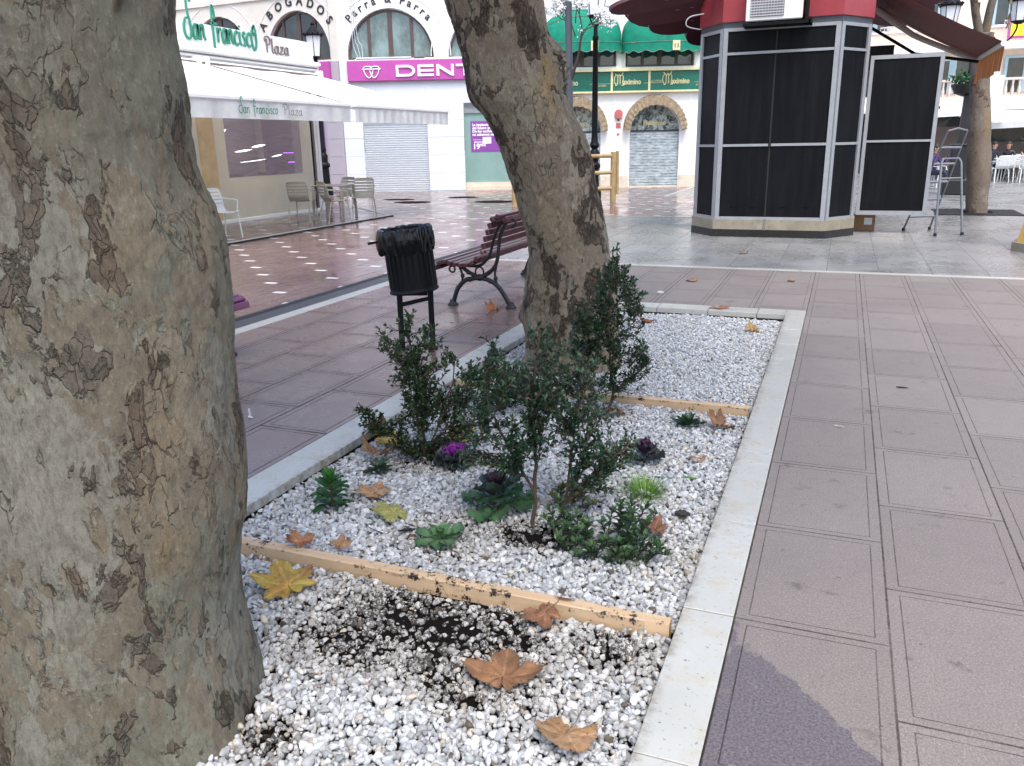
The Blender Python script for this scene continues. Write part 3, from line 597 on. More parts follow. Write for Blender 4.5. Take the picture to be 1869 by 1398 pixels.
def ico(sub):
    import bmesh
    bm = bmesh.new(); bmesh.ops.create_icosphere(bm, subdivisions=sub, radius=1); v = np.array([p.co[:] for p in bm.verts]); f = np.array([[q.index for q in p.verts] for p in bm.faces]); bm.free(); return v, f
def gravel(name, y0, y1, sp, sub, layers, size, label):
    V0, F0_ = ico(sub)
    shapes = []
    for k in range(16):
        q = V0.copy(); 
        for _ in range(8):      # flattened facets make broken stones
            n_ = rng.normal(size=3); n_ /= np.linalg.norm(n_); d = q @ n_; lim = rng.uniform(0.42, 0.8); q = q - np.outer(np.maximum(d - lim, 0) * 0.85, n_)
        q *= np.array([1, rng.uniform(0.65, 0.95), rng.uniform(0.55, 0.8)]); shapes.append(q)
    allv = []; allc = []; cnt = 0
    for L, (z, dens) in enumerate(layers):
        gx = np.arange(GX0 + sp * 0.4, GX1 - sp * 0.2, sp); gy = np.arange(y0, y1, sp * 0.87)
        X, Y = np.meshgrid(gx, gy); X = X + (np.arange(len(gy)) % 2)[:, None] * sp / 2
        X = (X + rng.uniform(-.36, .36, X.shape) * sp).ravel(); Y = (Y + rng.uniform(-.36, .36, Y.shape) * sp).ravel()
        D = dirt_at(X, Y); keep = (rng.random(len(X)) < dens * (1 - 0.52 * np.clip(D, 0, 1.2) ** 1.1)) & (X < GX1 - 0.006) & (X > GX0 + 0.006) 
        for (cx, cy, r) in ((-1.9, 1.56, 0.37), (-1.86, 5.85, 0.34)): keep &= (X - cx) ** 2 + (Y - cy) ** 2 > r * r
        for yb in (2.495, 5.005): keep &= np.abs(Y - yb) > 0.034
        X = X[keep]; Y = Y[keep]; D = D[keep]; N = len(X)
        S = size * np.exp(np.clip(rng.normal(-0.02, 0.30, N), -0.8, 0.42)); Z = z + rng.uniform(-0.006, 0.006, N) - 0.008 * (D > 0.5)
        Z += 0.006 * np.sin(X * 5 + 1) * np.cos(Y * 4)
        q = rng.normal(size=(N, 4)); q[:, 1:3] *= 0.35; q /= np.linalg.norm(q, axis=1)[:, None]
        w_, x_, y_, z_ = q.T
        Rm = np.stack([1 - 2 * (y_ * y_ + z_ * z_), 2 * (x_ * y_ - z_ * w_), 2 * (x_ * z_ + y_ * w_), 2 * (x_ * y_ + z_ * w_), 1 - 2 * (x_ * x_ + z_ * z_), 2 * (y_ * z_ - x_ * w_), 2 * (x_ * z_ - y_ * w_), 2 * (y_ * z_ + x_ * w_), 1 - 2 * (x_ * x_ + y_ * y_)], -1).reshape(N, 3, 3)
        base = np.stack(shapes)[rng.integers(0, 16, N)]
        P = np.einsum('nij,nvj->nvi', Rm, base) * S[:, None, None] + np.stack([X, Y, Z], -1)[:, None, :]
        br = rng.uniform(0.31, 0.60, N); tint = rng.random(N)
        c = np.stack([br * 0.985, br, br * 1.0, np.zeros(N)], -1)
        cr = tint > 0.955; c[cr, :3] *= np.array([1.0, 0.9, 0.74]); gy_ = (tint > 0.82) & ~cr; c[gy_, :3] *= 0.72
        dk = tint < 0.012; c[dk, :3] = np.array([0.10, 0.08, 0.06])
        wm = (D > 0.15); c[wm, :3] *= (np.array([1.0, 0.95, 0.88]) ** np.clip(D[wm, None] * 2, 0, 1)) * (1 - 0.18 * np.clip(D[wm, None], 0, 1))
        c[:, 3] = np.clip(D * 1.35 * rng.uniform(0.35, 1.2, N), 0, 1)
        allv.append(P.reshape(-1, 3)); allc.append(np.repeat(c, len(V0), axis=0)); cnt += N
    VV = np.concatenate(allv).astype(np.float32); CC = np.concatenate(allc).astype(np.float32)
    FF = (F0_[None] + (np.arange(cnt) * len(V0))[:, None, None]).reshape(-1, 3).astype(np.int32)
    me = bpy.data.meshes.new(name); me.vertices.add(len(VV)); me.vertices.foreach_set('co', VV.ravel())
    me.loops.add(FF.size); me.loops.foreach_set('vertex_index', FF.ravel()); me.polygons.add(len(FF))
    me.polygons.foreach_set('loop_start', np.arange(0, FF.size, 3, dtype=np.int32)); me.polygons.foreach_set('loop_total', np.full(len(FF), 3, np.int32)) if False else None
    me.update(calc_edges=True)
    a = me.attributes.new('col', 'FLOAT_COLOR', 'POINT'); a.data.foreach_set('color', CC.ravel())
    me.shade_smooth(); me.set_sharp_from_angle(angle=math.radians(38)) if sub == 2 else None; me.materials.append(M['pebble'])
    o = bpy.data.objects.new(name, me); COL.objects.link(o); tag(o, label, 'gravel', None, 'stuff'); print(name, cnt, 'stones'); return o
SP = 0.0200
gravel('gravel', 1.25, 4.97, SP, 2, [(-0.070, 0.8), (-0.060, 0.85), (-0.051, 0.6)], 0.0142, 'white marble gravel stained with black soil around the young shrubs')
gravel('gravel', 5.03, 7.93, 0.0195, 1, [(-0.066, 0.9), (-0.056, 0.9)], 0.0145, 'clean white marble gravel in the far bay of the planter')

def plank(y, x0, x1, z0, z1, th, label, bow=0.0):
    b = MB(); n = 24
    for i in range(n):
        a = x0 + (x1 - x0) * i / n; c = x0 + (x1 - x0) * (i + 1) / n
        ya = y + bow * math.sin(PI * i / n); yc = y + bow * math.sin(PI * (i + 1) / n)
        V = []
        for (xx, yy) in ((a, ya), (c, yc)):
            e = 0.004; jj = 0.0015 * mn.noise((xx * 7, y, 0))
            V += [(xx, yy - th / 2, z0), (xx, yy - th / 2 + jj, z1 - e), (xx, yy - th / 2 + e, z1 + jj), (xx, yy + th / 2 - e, z1 + jj), (xx, yy + th / 2, z1 - e), (xx, yy + th / 2, z0)]
        b.add(V, [(k, k + 1, k + 7, k + 6) for k in range(5)] + ([(0, 5, 4, 3, 2, 1)] if i == 0 else []) + ([(6, 7, 8, 9, 10, 11)] if i == n - 1 else []))
    return tag(b.build('timber_board', M['timber'], None, 35), label, 'timber board')
plank(2.495, -2.43, -0.425, -0.09, -0.003, 0.05, 'muddy orange timber board between the two nearest gravel bays')
plank(5.005, -2.43, -0.42, -0.09, 0.0, 0.048, 'clean timber board dividing off the far gravel bay')

# ------------------------------------------------------------------ plane trees
def lerp_rings(R, n):
    P = [(Vector(r[:3]), r[3]) for r in R]; out = []
    for i in range(len(P) - 1):
        a, b_, c, d = P[max(i - 1, 0)], P[i], P[i + 1], P[min(i + 2, len(P) - 1)]
        for k in range(n):
            t = k / n
            f = lambda A, B, Cc, Dd: 0.5 * (2 * B + (Cc - A) * t + (2 * A - 5 * B + 4 * Cc - Dd) * t * t + (3 * B - A - 3 * Cc + Dd) * t ** 3)
            out.append((f(a[0], b_[0], c[0], d[0]), f(a[1], b_[1], c[1], d[1])))
    out.append(P[-1]); return out
def trunk(name, rings, mat, parent, seg=140, n=8, lump=0.012, fine=0.004, flut=0.0, seed=0, lumps=(), edge=None):
    RR = lerp_rings(rings, n); o0 = Vector(rings[0][:3]); V = []
    for c, r in RR:
        for k in range(seg):
            a = 2 * PI * k / seg; d = Vector((math.cos(a), math.sin(a), 0)); p = c + d * r
            q = p * 1.0 + Vector((seed, seed * 2, 0))
            dr = lump * mn.noise((q.x * 3.2, q.y * 3.2, q.z * 2.2)) * 2 + lump * 0.7 * mn.noise((q.x * 8, q.y * 8, q.z * 5)) + fine * mn.noise((q.x * 24, q.y * 24, q.z * 14)) * 1.6 + fine * mn.noise((q.x * 60, q.y * 60, q.z * 34))
            if edge and edge[0][0] < p.z: dr += float(np.interp(p.z, [q_[0] for q_ in edge], [q_[1] for q_ in edge])) * max(0.0, d.x * .93 + d.y * .3675) ** 2
            dr += flut * math.cos(5 * a + 1) * max(0, 1 - (p.z + 0.05) / 0.5) ** 2
            for (lx, ly, lz, lr, lh) in lumps:
                q2 = ((p - Vector((lx, ly, lz))).length / lr) ** 2
                if q2 < 6: dr += lh * math.exp(-q2) * (1 + 0.6 * mn.noise(p * 40))
            V.append(p + d * dr - o0 * 1.0)
    b = MB(); m = len(RR); b.add(V, [(i * seg + k, i * seg + (k + 1) % seg, (i + 1) * seg + (k + 1) % seg, (i + 1) * seg + k) for i in range(m - 1) for k in range(seg)] + [tuple(range((m - 1) * seg, m * seg))])
    o = b.build(name, mat, parent, 180); return o, o0
def limb(mb, p0, d, L, r, depth, o0):
    """bare winter limb with forks"""
    pts = [Vector(p0)]; d = Vector(d).normalized(); n = 7
    for i in range(n):
        d = (d + Vector((random.uniform(-.12, .12), random.uniform(-.12, .12), random.uniform(-.02, .1)))).normalized(); pts.append(pts[-1] + d * L / n)
    mb.tube([p - o0 for p in pts], [r * (1 - 0.5 * i / n) for i in range(n + 1)], 10 if depth > 1 else 5)
    TIPS.extend(pts[3:])
    if depth:
        for _ in range(3):
            k = random.randint(3, n); a = random.uniform(0, 2 * PI)
            limb(mb, pts[k], d + Vector((math.cos(a), math.sin(a), 0.25)) * 0.75, L * random.uniform(.55, .8), r * 0.5, depth - 1, o0)
T1 = [(-1.934, 1.546, -0.444, 0.488), (-1.918, 1.552, -0.293, 0.432), (-1.902, 1.559, -0.178, 0.396), (-1.907, 1.557, -0.066, 0.383), (-1.92, 1.551, 0.113, 0.377), (-1.914, 1.554, 0.339, 0.364), (-1.881, 1.567, 0.658, 0.356), (-1.878, 1.568, 0.985, 0.346), (-1.877, 1.568, 1.139, 0.344), (-1.876, 1.569, 1.258, 0.343), (-1.875, 1.569, 1.359, 0.342), (-1.875, 1.569, 1.43, 0.341), (-1.874, 1.57, 1.486, 0.34), (-1.874, 1.57, 1.527, 0.34), (-1.873, 1.57, 1.635, 0.338), (-1.873, 1.57, 1.713, 0.338), (-1.872, 1.571, 1.828, 0.338), (-1.871, 1.571, 1.952, 0.338), (-1.869, 1.571, 2.129, 0.338), (-1.867, 1.572, 2.405, 0.338), (-1.864, 1.573, 2.802, 0.338), (-1.86, 1.575, 3.3, 0.338)]
T1_EDGE = [(0.35, 0.0), (0.5, 0.004), (0.66, 0.014), (0.83, 0.033), (0.985, 0.045), (1.139, 0.048), (1.258, 0.052), (1.33, 0.052), (1.40, 0.046), (1.45, 0.034), (1.50, 0.018), (1.56, 0.006), (1.635, 0.002), (1.713, 0.003), (1.828, -0.009), (1.952, -0.009), (2.129, -0.005), (2.405, 0.008), (2.802, 0.072), (3.3, 0.086)]
T2 = [(-1.866, 5.849, -0.094, 0.4), (-1.856, 5.853, 0.007, 0.358), (-1.858, 5.852, 0.112, 0.354), (-1.862, 5.851, 0.212, 0.365), (-1.868, 5.848, 0.285, 0.37), (-1.864, 5.85, 0.366, 0.369), (-1.861, 5.851, 0.477, 0.354), (-1.857, 5.853, 0.644, 0.327), (-1.867, 5.849, 0.825, 0.302), (-1.884, 5.842, 0.939, 0.298), (-1.935, 5.821, 1.164, 0.305), (-1.965, 5.81, 1.29, 0.307), (-1.996, 5.797, 1.411, 0.315), (-2.055, 5.773, 1.611, 0.326), (-2.129, 5.744, 1.774, 0.326), (-2.185, 5.721, 1.883, 0.347), (-2.219, 5.708, 1.957, 0.34), (-2.247, 5.696, 2.114, 0.32), (-2.268, 5.688, 2.212, 0.313), (-2.29, 5.679, 2.294, 0.313), (-2.322, 5.666, 2.432, 0.323), (-2.343, 5.658, 2.547, 0.338), (-2.35, 5.655, 2.752, 0.365), (-2.36, 5.651, 3.053, 0.39), (-2.365, 5.649, 3.533, 0.42)]
T3 = [(2.682, 20.029, -0.046, 0.246), (2.676, 20.027, 0.0, 0.211), (2.636, 20.011, 0.546, 0.22), (2.598, 19.995, 0.993, 0.23), (2.511, 19.961, 1.762, 0.222), (2.412, 19.921, 2.616, 0.175), (2.368, 19.903, 3.137, 0.175), (2.353, 19.897, 3.547, 0.19)]
TIPS = []
def rv(): return Vector((random.gauss(0, 1), random.gauss(0, 1), random.gauss(0, 1))).normalized()
def tree(label, rings, mat, limbs, kw_leaves=5000, zmin=4.3, **kw):
    o0 = Vector(rings[0][:3]); th = thing('plane_tree', label, 'tree', tuple(o0), 0)
    trunk('trunk', rings, mat, th, **kw)
    b = MB()
    for (dx, dy, dz, L, r) in limbs:
        top = Vector(rings[-1][:3]); limb(b, top - Vector((0, 0, 0.25)) + Vector((dx, dy, 0)) * rings[-1][3] * 0.5, (dx, dy, dz), L, r, 2, o0)
    b.build('limbs', mat, th, 180)
    fo = MB(); tips = TIPS[:]; TIPS.clear()  # leaves out of view, added overhead to shade the planter and paving
    for k in range(kw_leaves):
        q = random.choice(tips) + rv() * abs(random.gauss(0, .38))
        if q.z < zmin: continue
        a_ = random.random(); fo.col = (.08 + .16 * a_, .10 + .06 * a_, .03, 0); L_ = random.uniform(.10, .18)
        d_ = Vector((random.gauss(0, 1), random.gauss(0, 1), random.gauss(-.4, .5))).normalized(); s_ = d_.orthogonal().normalized() * L_ * .5; q = q - o0
        fo.add([q, q + d_ * L_ * .5 + s_, q + d_ * L_, q + d_ * L_ * .5 - s_], [(0, 1, 2), (0, 2, 3)])
    fo.build('shade_crown', M['leafy'], th, None, True)
tree('massive grey plane tree trunk close at the left edge', T1, M['bark1'], [(-.6, .1, 1, 2.6, .17), (.3, -.7, 1.2, 2.8, .17), (.8, .5, 1, 2.6, .15), (.9, -.1, .9, 2.6, .14)], kw_leaves=22000, edge=T1_EDGE, seg=220, n=14, lump=0.010, fine=0.0035, flut=0.02,
     lumps=[(-1.505, 1.718, 1.424, 0.06, 0.012), (-1.66, 1.30, 0.55, 0.05, 0.014), (-1.6, 1.33, 1.05, 0.02, 0.012), (-1.55, 1.36, 0.42, 0.04, 0.012)])
tree('leaning plane tree trunk with rough burls in the middle of the planter', T2, M['bark2'], [(-.7, -.1, 1, 2.8, .2), (.5, .3, 1.1, 2.8, .18), (.9, -.4, .9, 2.8, .16)], kw_leaves=22000, seg=200, n=9, lump=0.014, fine=0.006, flut=0.0, seed=5,
     lumps=[(-1.95, 5.78, 2.10, 0.10, 0.055), (-1.94, 5.80, 2.20, 0.09, 0.06), (-1.965, 5.81, 2.277, 0.05, 0.04), (-1.92, 5.80, 2.0, 0.07, 0.035), (-2.225, 5.69, 0.34, 0.07, 0.035), (-2.23, 5.703, 0.42, 0.05, 0.02)])
tree('slim far plane tree that forks, beyond the step ladder', T3, M['bark3'], [(-.28, -.1, 1, 2.2, .09), (.08, .0, 1, 2.4, .09)], kw_leaves=1500, zmin=5.4, seg=48, n=6, lump=0.012, fine=0.004, seed=9)
tg = thing('tree_grate', 'dark square grating around the foot of the slim far plane tree', 'tree grate', (2.68, 20.03, 0.004))
b = MB()
for i in range(-7, 8):
    if abs(i * .1) > 0.24: b.box(-0.8, 0.8, i * .1 - .03, i * .1 + .03, 0.0, 0.012)
    else: b.box(-0.8, -0.3, i * .1 - .03, i * .1 + .03, 0.0, 0.012); b.box(0.3, 0.8, i * .1 - .03, i * .1 + .03, 0.0, 0.012)
b.build('bars', M['iron'], tg)
b = MB(); rect(b, -0.8, 0.8, -0.75, 0.75, -0.002); b.build('soil_pit', M['soil'], tg)

# ------------------------------------------------------------------ plants
def leaf(mb, base, d, nrm, L, W, fold=0.25, curl=0.15):
    d = d.normalized(); sd_ = d.cross(nrm)
    if sd_.length < 1e-4: sd_ = d.orthogonal()
    sd_.normalize(); n = sd_.cross(d).normalized()
    m1 = base + d * L * 0.38; m2 = base + d * L * 0.72 - n * L * curl * 0.3; tip = base + d * L - n * L * curl
    V = [base, m1, m2, tip, m1 + sd_ * W / 2 + n * W * fold, m1 - sd_ * W / 2 + n * W * fold, m2 + sd_ * W * .36 + n * W * fold * .8, m2 - sd_ * W * .36 + n * W * fold * .8]
    mb.add(V, [(0, 1, 4), (0, 5, 1), (1, 2, 6, 4), (1, 5, 7, 2), (2, 3, 6), (2, 7, 3)])
def shrub(label, base, stems, blobs, dens, LL=0.03, greens=((0.013, 0.036, 0.014), (0.035, 0.085, 0.028)), group='young box-leaved shrubs in the gravel', top_light=0.0, srad=0.007, name='young_shrub'):
    base = Vector(base); th = thing(name, label, 'shrub', tuple(base), 0, group)
    st = MB(); fo = MB(); nodes = []
    for si, s_ in enumerate(stems):
        P = catmull(s_, 8); n = len(P); r0 = srad * (1.0 if si == 0 else 0.7)
        P = [p + Vector((mn.noise(p * 14), mn.noise(p * 14 + Vector((5, 5, 5))), 0)) * 0.012 for p in P]
        st.tube([p - base for p in P], [r0 * (1 - 0.75 * i / n) + 0.0012 for i in range(n)], 7)
        nodes += P
    vd_ = Vector((-.372, .928, 0)); rt_ = Vector((.928, .372, 0))
    for (x, y, z, rx, rz) in blobs:
        nt_ = max(6, int(dens * rx * rz * 2700)); c = Vector((x, y, z)); ry = max(0.06, min(rx, 0.13))
        for _ in range(nt_):
            q = rv() * (random.random() ** 0.45); tip = c + rt_ * q.x * rx + vd_ * q.y * ry + Vector((0, 0, q.z * rz))
            if tip.z < -0.03: tip.z = -0.03 + random.random() * 0.05
            cand = [p for p in nodes if p.z < tip.z + 0.02 and (p - tip).length < 0.35] or nodes
            o = min(cand, key=lambda p: (p - tip).length + random.random() * 0.12 + max(0, p.z - tip.z + 0.05) * 1.5)
            Lw = (tip - o).length; mid = (o + tip) / 2 + Vector((random.gauss(0, .012), random.gauss(0, .012), random.gauss(-.008, .01)))
            P = catmull([o, mid, tip], 7)
            st.tube([p - base for p in P], [0.0022 * (1 - 0.6 * i / len(P)) + 0.0004 for i in range(len(P))], 4, False)
            if len(nodes) < 500: nodes += [P[7], P[10]]
            acc = 0; a = random.uniform(0, 6.28); step = LL * 0.36
            tot = sum((P[i + 1] - P[i]).length for i in range(len(P) - 1)); s0 = max(0, tot - 0.13); run = 0
            for i in range(len(P) - 1):
                sg = P[i + 1] - P[i]; L_ = sg.length
                while acc < L_:
                    if run + acc > s0:
                        p = P[i] + sg * (acc / max(L_, 1e-6)); t = sg.normalized(); u = t.orthogonal().normalized(); a += 2.4
                        out = (u * math.cos(a) + t.cross(u) * math.sin(a)); dr = (t * 0.75 + out * 0.85 + Vector((0, 0, 0.15)))
                        nr = (t * -0.3 + Vector((0, 0, 1)) + rv() * 0.45); k = random.random()
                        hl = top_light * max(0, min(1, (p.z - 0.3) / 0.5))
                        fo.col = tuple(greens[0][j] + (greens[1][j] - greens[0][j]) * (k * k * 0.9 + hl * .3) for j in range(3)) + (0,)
                        if random.random() < 0.004: fo.col = (0.16, 0.09, 0.03, 0)
                        l_ = LL * random.uniform(.6, 1.15); leaf(fo, p - base, dr, nr, l_, l_ * random.uniform(.4, .55), 0.22, random.uniform(0, .3))
                    acc += step * random.uniform(.7, 1.3)
                acc -= L_; run += L_
            # tip cluster
            for k in range(3):
                fo.col = tuple(greens[0][j] * .4 + greens[1][j] * .75 for j in range(3)) + (0,)
                leaf(fo, tip - base, (P[-1] - P[-2]).normalized() + rv() * 0.6, rv() + Vector((0, 0, 1)), LL * .8, LL * .38)
    st.build('stem', M['woodbrown'], th, 60); fo.build('foliage', M['leafy'], th, 180, True)
    return th
SL = [(-2.063, 3.675, 0.705, 0.052, 0.092), (-2.09, 3.664, 0.557, 0.116, 0.116), (-2.179, 3.628, 0.634, 0.04, 0.072), (-1.966, 3.714, 0.614, 0.081, 0.101), (-2.03, 3.688, 0.405, 0.146, 0.117), (-1.876, 3.75, 0.508, 0.064, 0.073), (-1.955, 3.718, 0.25, 0.177, 0.133), (-2.095, 3.608, 0.096, 0.119, 0.104), (-2.216, 3.559, 0.162, 0.104, 0.074), (-2.268, 3.506, 0.251, 0.053, 0.035), (-1.84, 3.818, 0.122, 0.134, 0.149), (-1.993, 3.703, 0.014, 0.15, 0.066), (-1.98, 3.6, 0.374, 0.088, 0.235), (-1.826, 3.878, 0.308, 0.088, 0.088)]
SC = [(-1.129, 3.135, 0.829, 0.051, 0.057), (-1.312, 3.062, 0.762, 0.069, 0.069), (-1.094, 3.203, 0.757, 0.069, 0.065), (-1.272, 3.078, 0.616, 0.129, 0.117), (-1.101, 3.092, 0.637, 0.117, 0.117), (-1.005, 3.292, 0.634, 0.105, 0.105), (-1.362, 3.041, 0.47, 0.106, 0.106), (-1.18, 3.028, 0.417, 0.143, 0.119), (-1.055, 3.165, 0.463, 0.142, 0.118), (-0.948, 3.154, 0.335, 0.12, 0.108), (-0.855, 3.245, 0.282, 0.12, 0.084), (-0.784, 3.327, 0.305, 0.06, 0.084), (-0.891, 3.144, 0.206, 0.121, 0.06), (-1.389, 3.031, 0.293, 0.084, 0.06), (-1.241, 2.982, 0.291, 0.096, 0.06), (-0.938, 3.319, 0.46, 0.083, 0.083), (-1.187, 3.273, 0.564, 0.141, 0.141)]
SR = [(-1.246, 4.783, 0.945, 0.039, 0.082), (-1.25, 4.781, 0.83, 0.093, 0.093), (-1.319, 4.753, 0.697, 0.1, 0.117), (-1.149, 4.822, 0.693, 0.083, 0.117), (-1.38, 4.729, 0.562, 0.118, 0.118), (-1.208, 4.798, 0.524, 0.169, 0.118), (-1.119, 4.887, 0.625, 0.074, 0.101), (-1.268, 4.774, 0.352, 0.204, 0.136), (-1.094, 4.844, 0.348, 0.102, 0.095), (-1.463, 4.803, 0.355, 0.119, 0.119), (-1.151, 4.767, 0.173, 0.172, 0.086), (-1.361, 4.736, 0.177, 0.138, 0.086), (-1.076, 4.851, 0.26, 0.075, 0.075), (-1.385, 4.834, 0.458, 0.152, 0.169), (-1.249, 4.889, 0.762, 0.133, 0.166)]
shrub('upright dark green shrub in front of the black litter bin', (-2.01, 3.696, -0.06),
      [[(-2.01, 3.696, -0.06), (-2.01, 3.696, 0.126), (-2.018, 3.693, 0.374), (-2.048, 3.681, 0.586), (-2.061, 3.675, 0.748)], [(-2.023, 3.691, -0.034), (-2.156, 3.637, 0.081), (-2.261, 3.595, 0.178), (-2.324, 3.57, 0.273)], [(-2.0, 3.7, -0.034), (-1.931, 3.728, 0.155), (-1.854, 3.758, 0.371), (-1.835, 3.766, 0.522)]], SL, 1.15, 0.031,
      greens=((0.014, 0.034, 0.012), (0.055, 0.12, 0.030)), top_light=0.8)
shrub('broad bluish green shrub on two stems in the middle bay', (-1.163, 3.121, -0.06),
      [[(-1.163, 3.121, -0.06), (-1.153, 3.125, 0.106), (-1.149, 3.127, 0.288), (-1.165, 3.121, 0.466), (-1.152, 3.126, 0.638), (-1.129, 3.135, 0.852)], [(-1.079, 3.155, -0.063), (-1.028, 3.175, 0.063), (-1.017, 3.18, 0.208), (-1.0, 3.187, 0.362), (-0.967, 3.2, 0.511)], [(-1.028, 3.175, 0.063), (-0.954, 3.205, 0.154), (-0.854, 3.245, 0.256), (-0.766, 3.28, 0.331)], [(-1.15, 3.126, 0.106), (-1.212, 3.102, 0.238), (-1.287, 3.072, 0.393), (-1.338, 3.051, 0.569), (-1.344, 3.048, 0.739)], [(-1.022, 3.178, 0.129), (-0.966, 3.2, 0.232), (-0.933, 3.213, 0.385)]], SC, 1.15, 0.031,
      greens=((0.014, 0.040, 0.022), (0.055, 0.125, 0.060)), srad=0.009)
shrub('tallest slender shrub at the foot of the leaning plane tree', (-1.269, 4.773, -0.06),
      [[(-1.269, 4.773, -0.06), (-1.238, 4.786, 0.066), (-1.25, 4.781, 0.21), (-1.264, 4.775, 0.491), (-1.249, 4.781, 0.763), (-1.247, 4.782, 0.994)], [(-1.343, 4.744, -0.07), (-1.334, 4.747, 0.032), (-1.377, 4.73, 0.177), (-1.41, 4.717, 0.355)], [(-1.238, 4.786, 0.084), (-1.138, 4.826, 0.172), (-1.029, 4.87, 0.276)]], SR, 0.85, 0.034,
      greens=((0.014, 0.040, 0.018), (0.045, 0.11, 0.040)), srad=0.009)
shrub('low bright green shrub behind the middle one, by the left kerb', (-1.93, 4.62, -0.06),
      [[(-1.93, 4.62, -0.06), (-1.95, 4.62, 0.1), (-1.97, 4.6, 0.25)], [(-1.93, 4.62, -0.05), (-2.08, 4.62, 0.1), (-2.15, 4.6, 0.2)], [(-1.93, 4.62, -0.05), (-1.8, 4.6, 0.1), (-1.72, 4.6, 0.2)]],
      [(-2.12, 4.6, 0.17, .13, .10), (-1.95, 4.6, 0.2, .14, .12), (-1.78, 4.6, 0.17, .12, .1), (-1.95, 4.5, 0.06, .22, .08), (-1.62, 4.6, 0.08, .12, .08)], 1.1, 0.034, greens=((0.02, 0.055, 0.016), (0.06, 0.15, 0.035)))

def blade(mb, base, az, e0, e1, L, W, ruf=0.0, nu=7, nv=7, shape=lambda t: math.sin(PI * min(1, t * .92 + .08)) ** .7, c0=(.1, .2, .1), c1=None, rim=None, lobes=0, twist=0.0):
    """broad curved leaf: az direction, elevation e0 at the stalk to e1 at the tip"""
    c1 = c1 or c0; p = Vector(base); V = []; C = []; hd = Vector((math.cos(az), math.sin(az), 0)); sd_ = Vector((-math.sin(az), math.cos(az), 0)); ph = random.random() * 9
    for i in range(nu + 1):
        t = i / nu; e = e0 + (e1 - e0) * t; d = hd * math.cos(e) + Vector((0, 0, math.sin(e))); n = sd_.cross(d) * -1
        if i: p = p + d * L / nu
        w_ = W * 0.5 * shape(t)
        for j in range(nv + 1):
            u = -1 + 2 * j / nv; rr = abs(u) ** 2
            z = ruf * W * rr * math.sin(ph + t * 17 + u * 3) + 0.16 * W * u * u
            ww = w_ * (1 + lobes * (math.sin(t * 23 + ph) if j in (0, nv) else 0))
            V.append(p + sd_ * ww * u + n * z * (0.4 + t) + Vector((0, 0, ruf * W * .5 * (t > .8) * math.sin(ph + u * 9))))
            c = [c0[k] + (c1[k] - c0[k]) * t for k in range(3)]
            if abs(u) < 0.1: c = [min(1, q * 1.9 + .03) for q in c]
            if rim and (abs(u) > .85 or t > .93): c = list(rim)
            C.append(tuple(c) + (0,))
    b = len(mb.v)
    mb.add(V, [(i * (nv + 1) + j, i * (nv + 1) + j + 1, (i + 1) * (nv + 1) + j + 1, (i + 1) * (nv + 1) + j) for i in range(nu) for j in range(nv)])
    mb.c[b:] = C
fan = lambda t: min(1, (t * 1.35) ** 0.8) * (1 if t < .85 else math.sqrt(max(0.05, 1 - ((t - .85) / .17) ** 2)))
def rosette(label, cat, name, loc, rings, stalk=0.0, tilt=None):
    th = thing(name, label, cat, loc); b = MB()
    if tilt: b.xf = Matrix.Rotation(tilt[0], 4, 'X') @ Matrix.Rotation(tilt[1], 4, 'Y')
    for (n, r0, z0, e0, e1, L, W, kw) in rings:
        a0 = random.random() * 6
        for k in range(n):
            a = a0 + 2 * PI * k / n + random.uniform(-.3, .3); s_ = random.uniform(.72, 1.15)
            blade(b, (r0 * math.cos(a), r0 * math.sin(a), z0), a, e0 + random.uniform(-.12, .12), e1 + random.uniform(-.2, .2), L * s_, W * s_, **kw)
    b.build('leaves', M['leafy'], th, 180, True)
    s = MB(); s.tube([(0, 0, -0.03), (0, 0.002, max(0.01, stalk))], [0.008, 0.006], 7); s.build('stem', M['woodbrown'], th, 60)
    return th
G1 = (0.035, 0.10, 0.045)
rosette('big round ornamental cabbage with green frilled leaves and dull purple heart', 'cabbage', 'ornamental_cabbage', (-1.37, 3.24, -0.045), [
    (9, .02, 0, .45, -.55, .15, .13, dict(ruf=.10, shape=fan, c0=(.20, .32, .18), c1=(.09, .22, .09), lobes=.12)),
    (9, .02, .03, .75, -.2, .14, .13, dict(ruf=.10, shape=fan, c0=(.18, .26, .17), c1=(.075, .18, .09), lobes=.12)),
    (8, .015, .055, 1.0, .2, .12, .12, dict(ruf=.09, shape=fan, c0=(.14, .15, .13), c1=(.065, .11, .08), lobes=.1)),
    (7, .01, .08, 1.1, .75, .085, .085, dict(ruf=.10, shape=fan, c0=(.10, .03, .07), c1=(.055, .03, .045), lobes=.06)),
    (6, .006, .09, 1.35, 1.2, .065, .06, dict(ruf=.12, shape=fan, c0=(.13, .03, .09), c1=(.11, .02, .075))),
    (4, .002, .09, 1.5, 1.8, .05, .04, dict(ruf=.1, shape=fan, c0=(.14, .03, .09)))], tilt=(-0.08, -0.25))
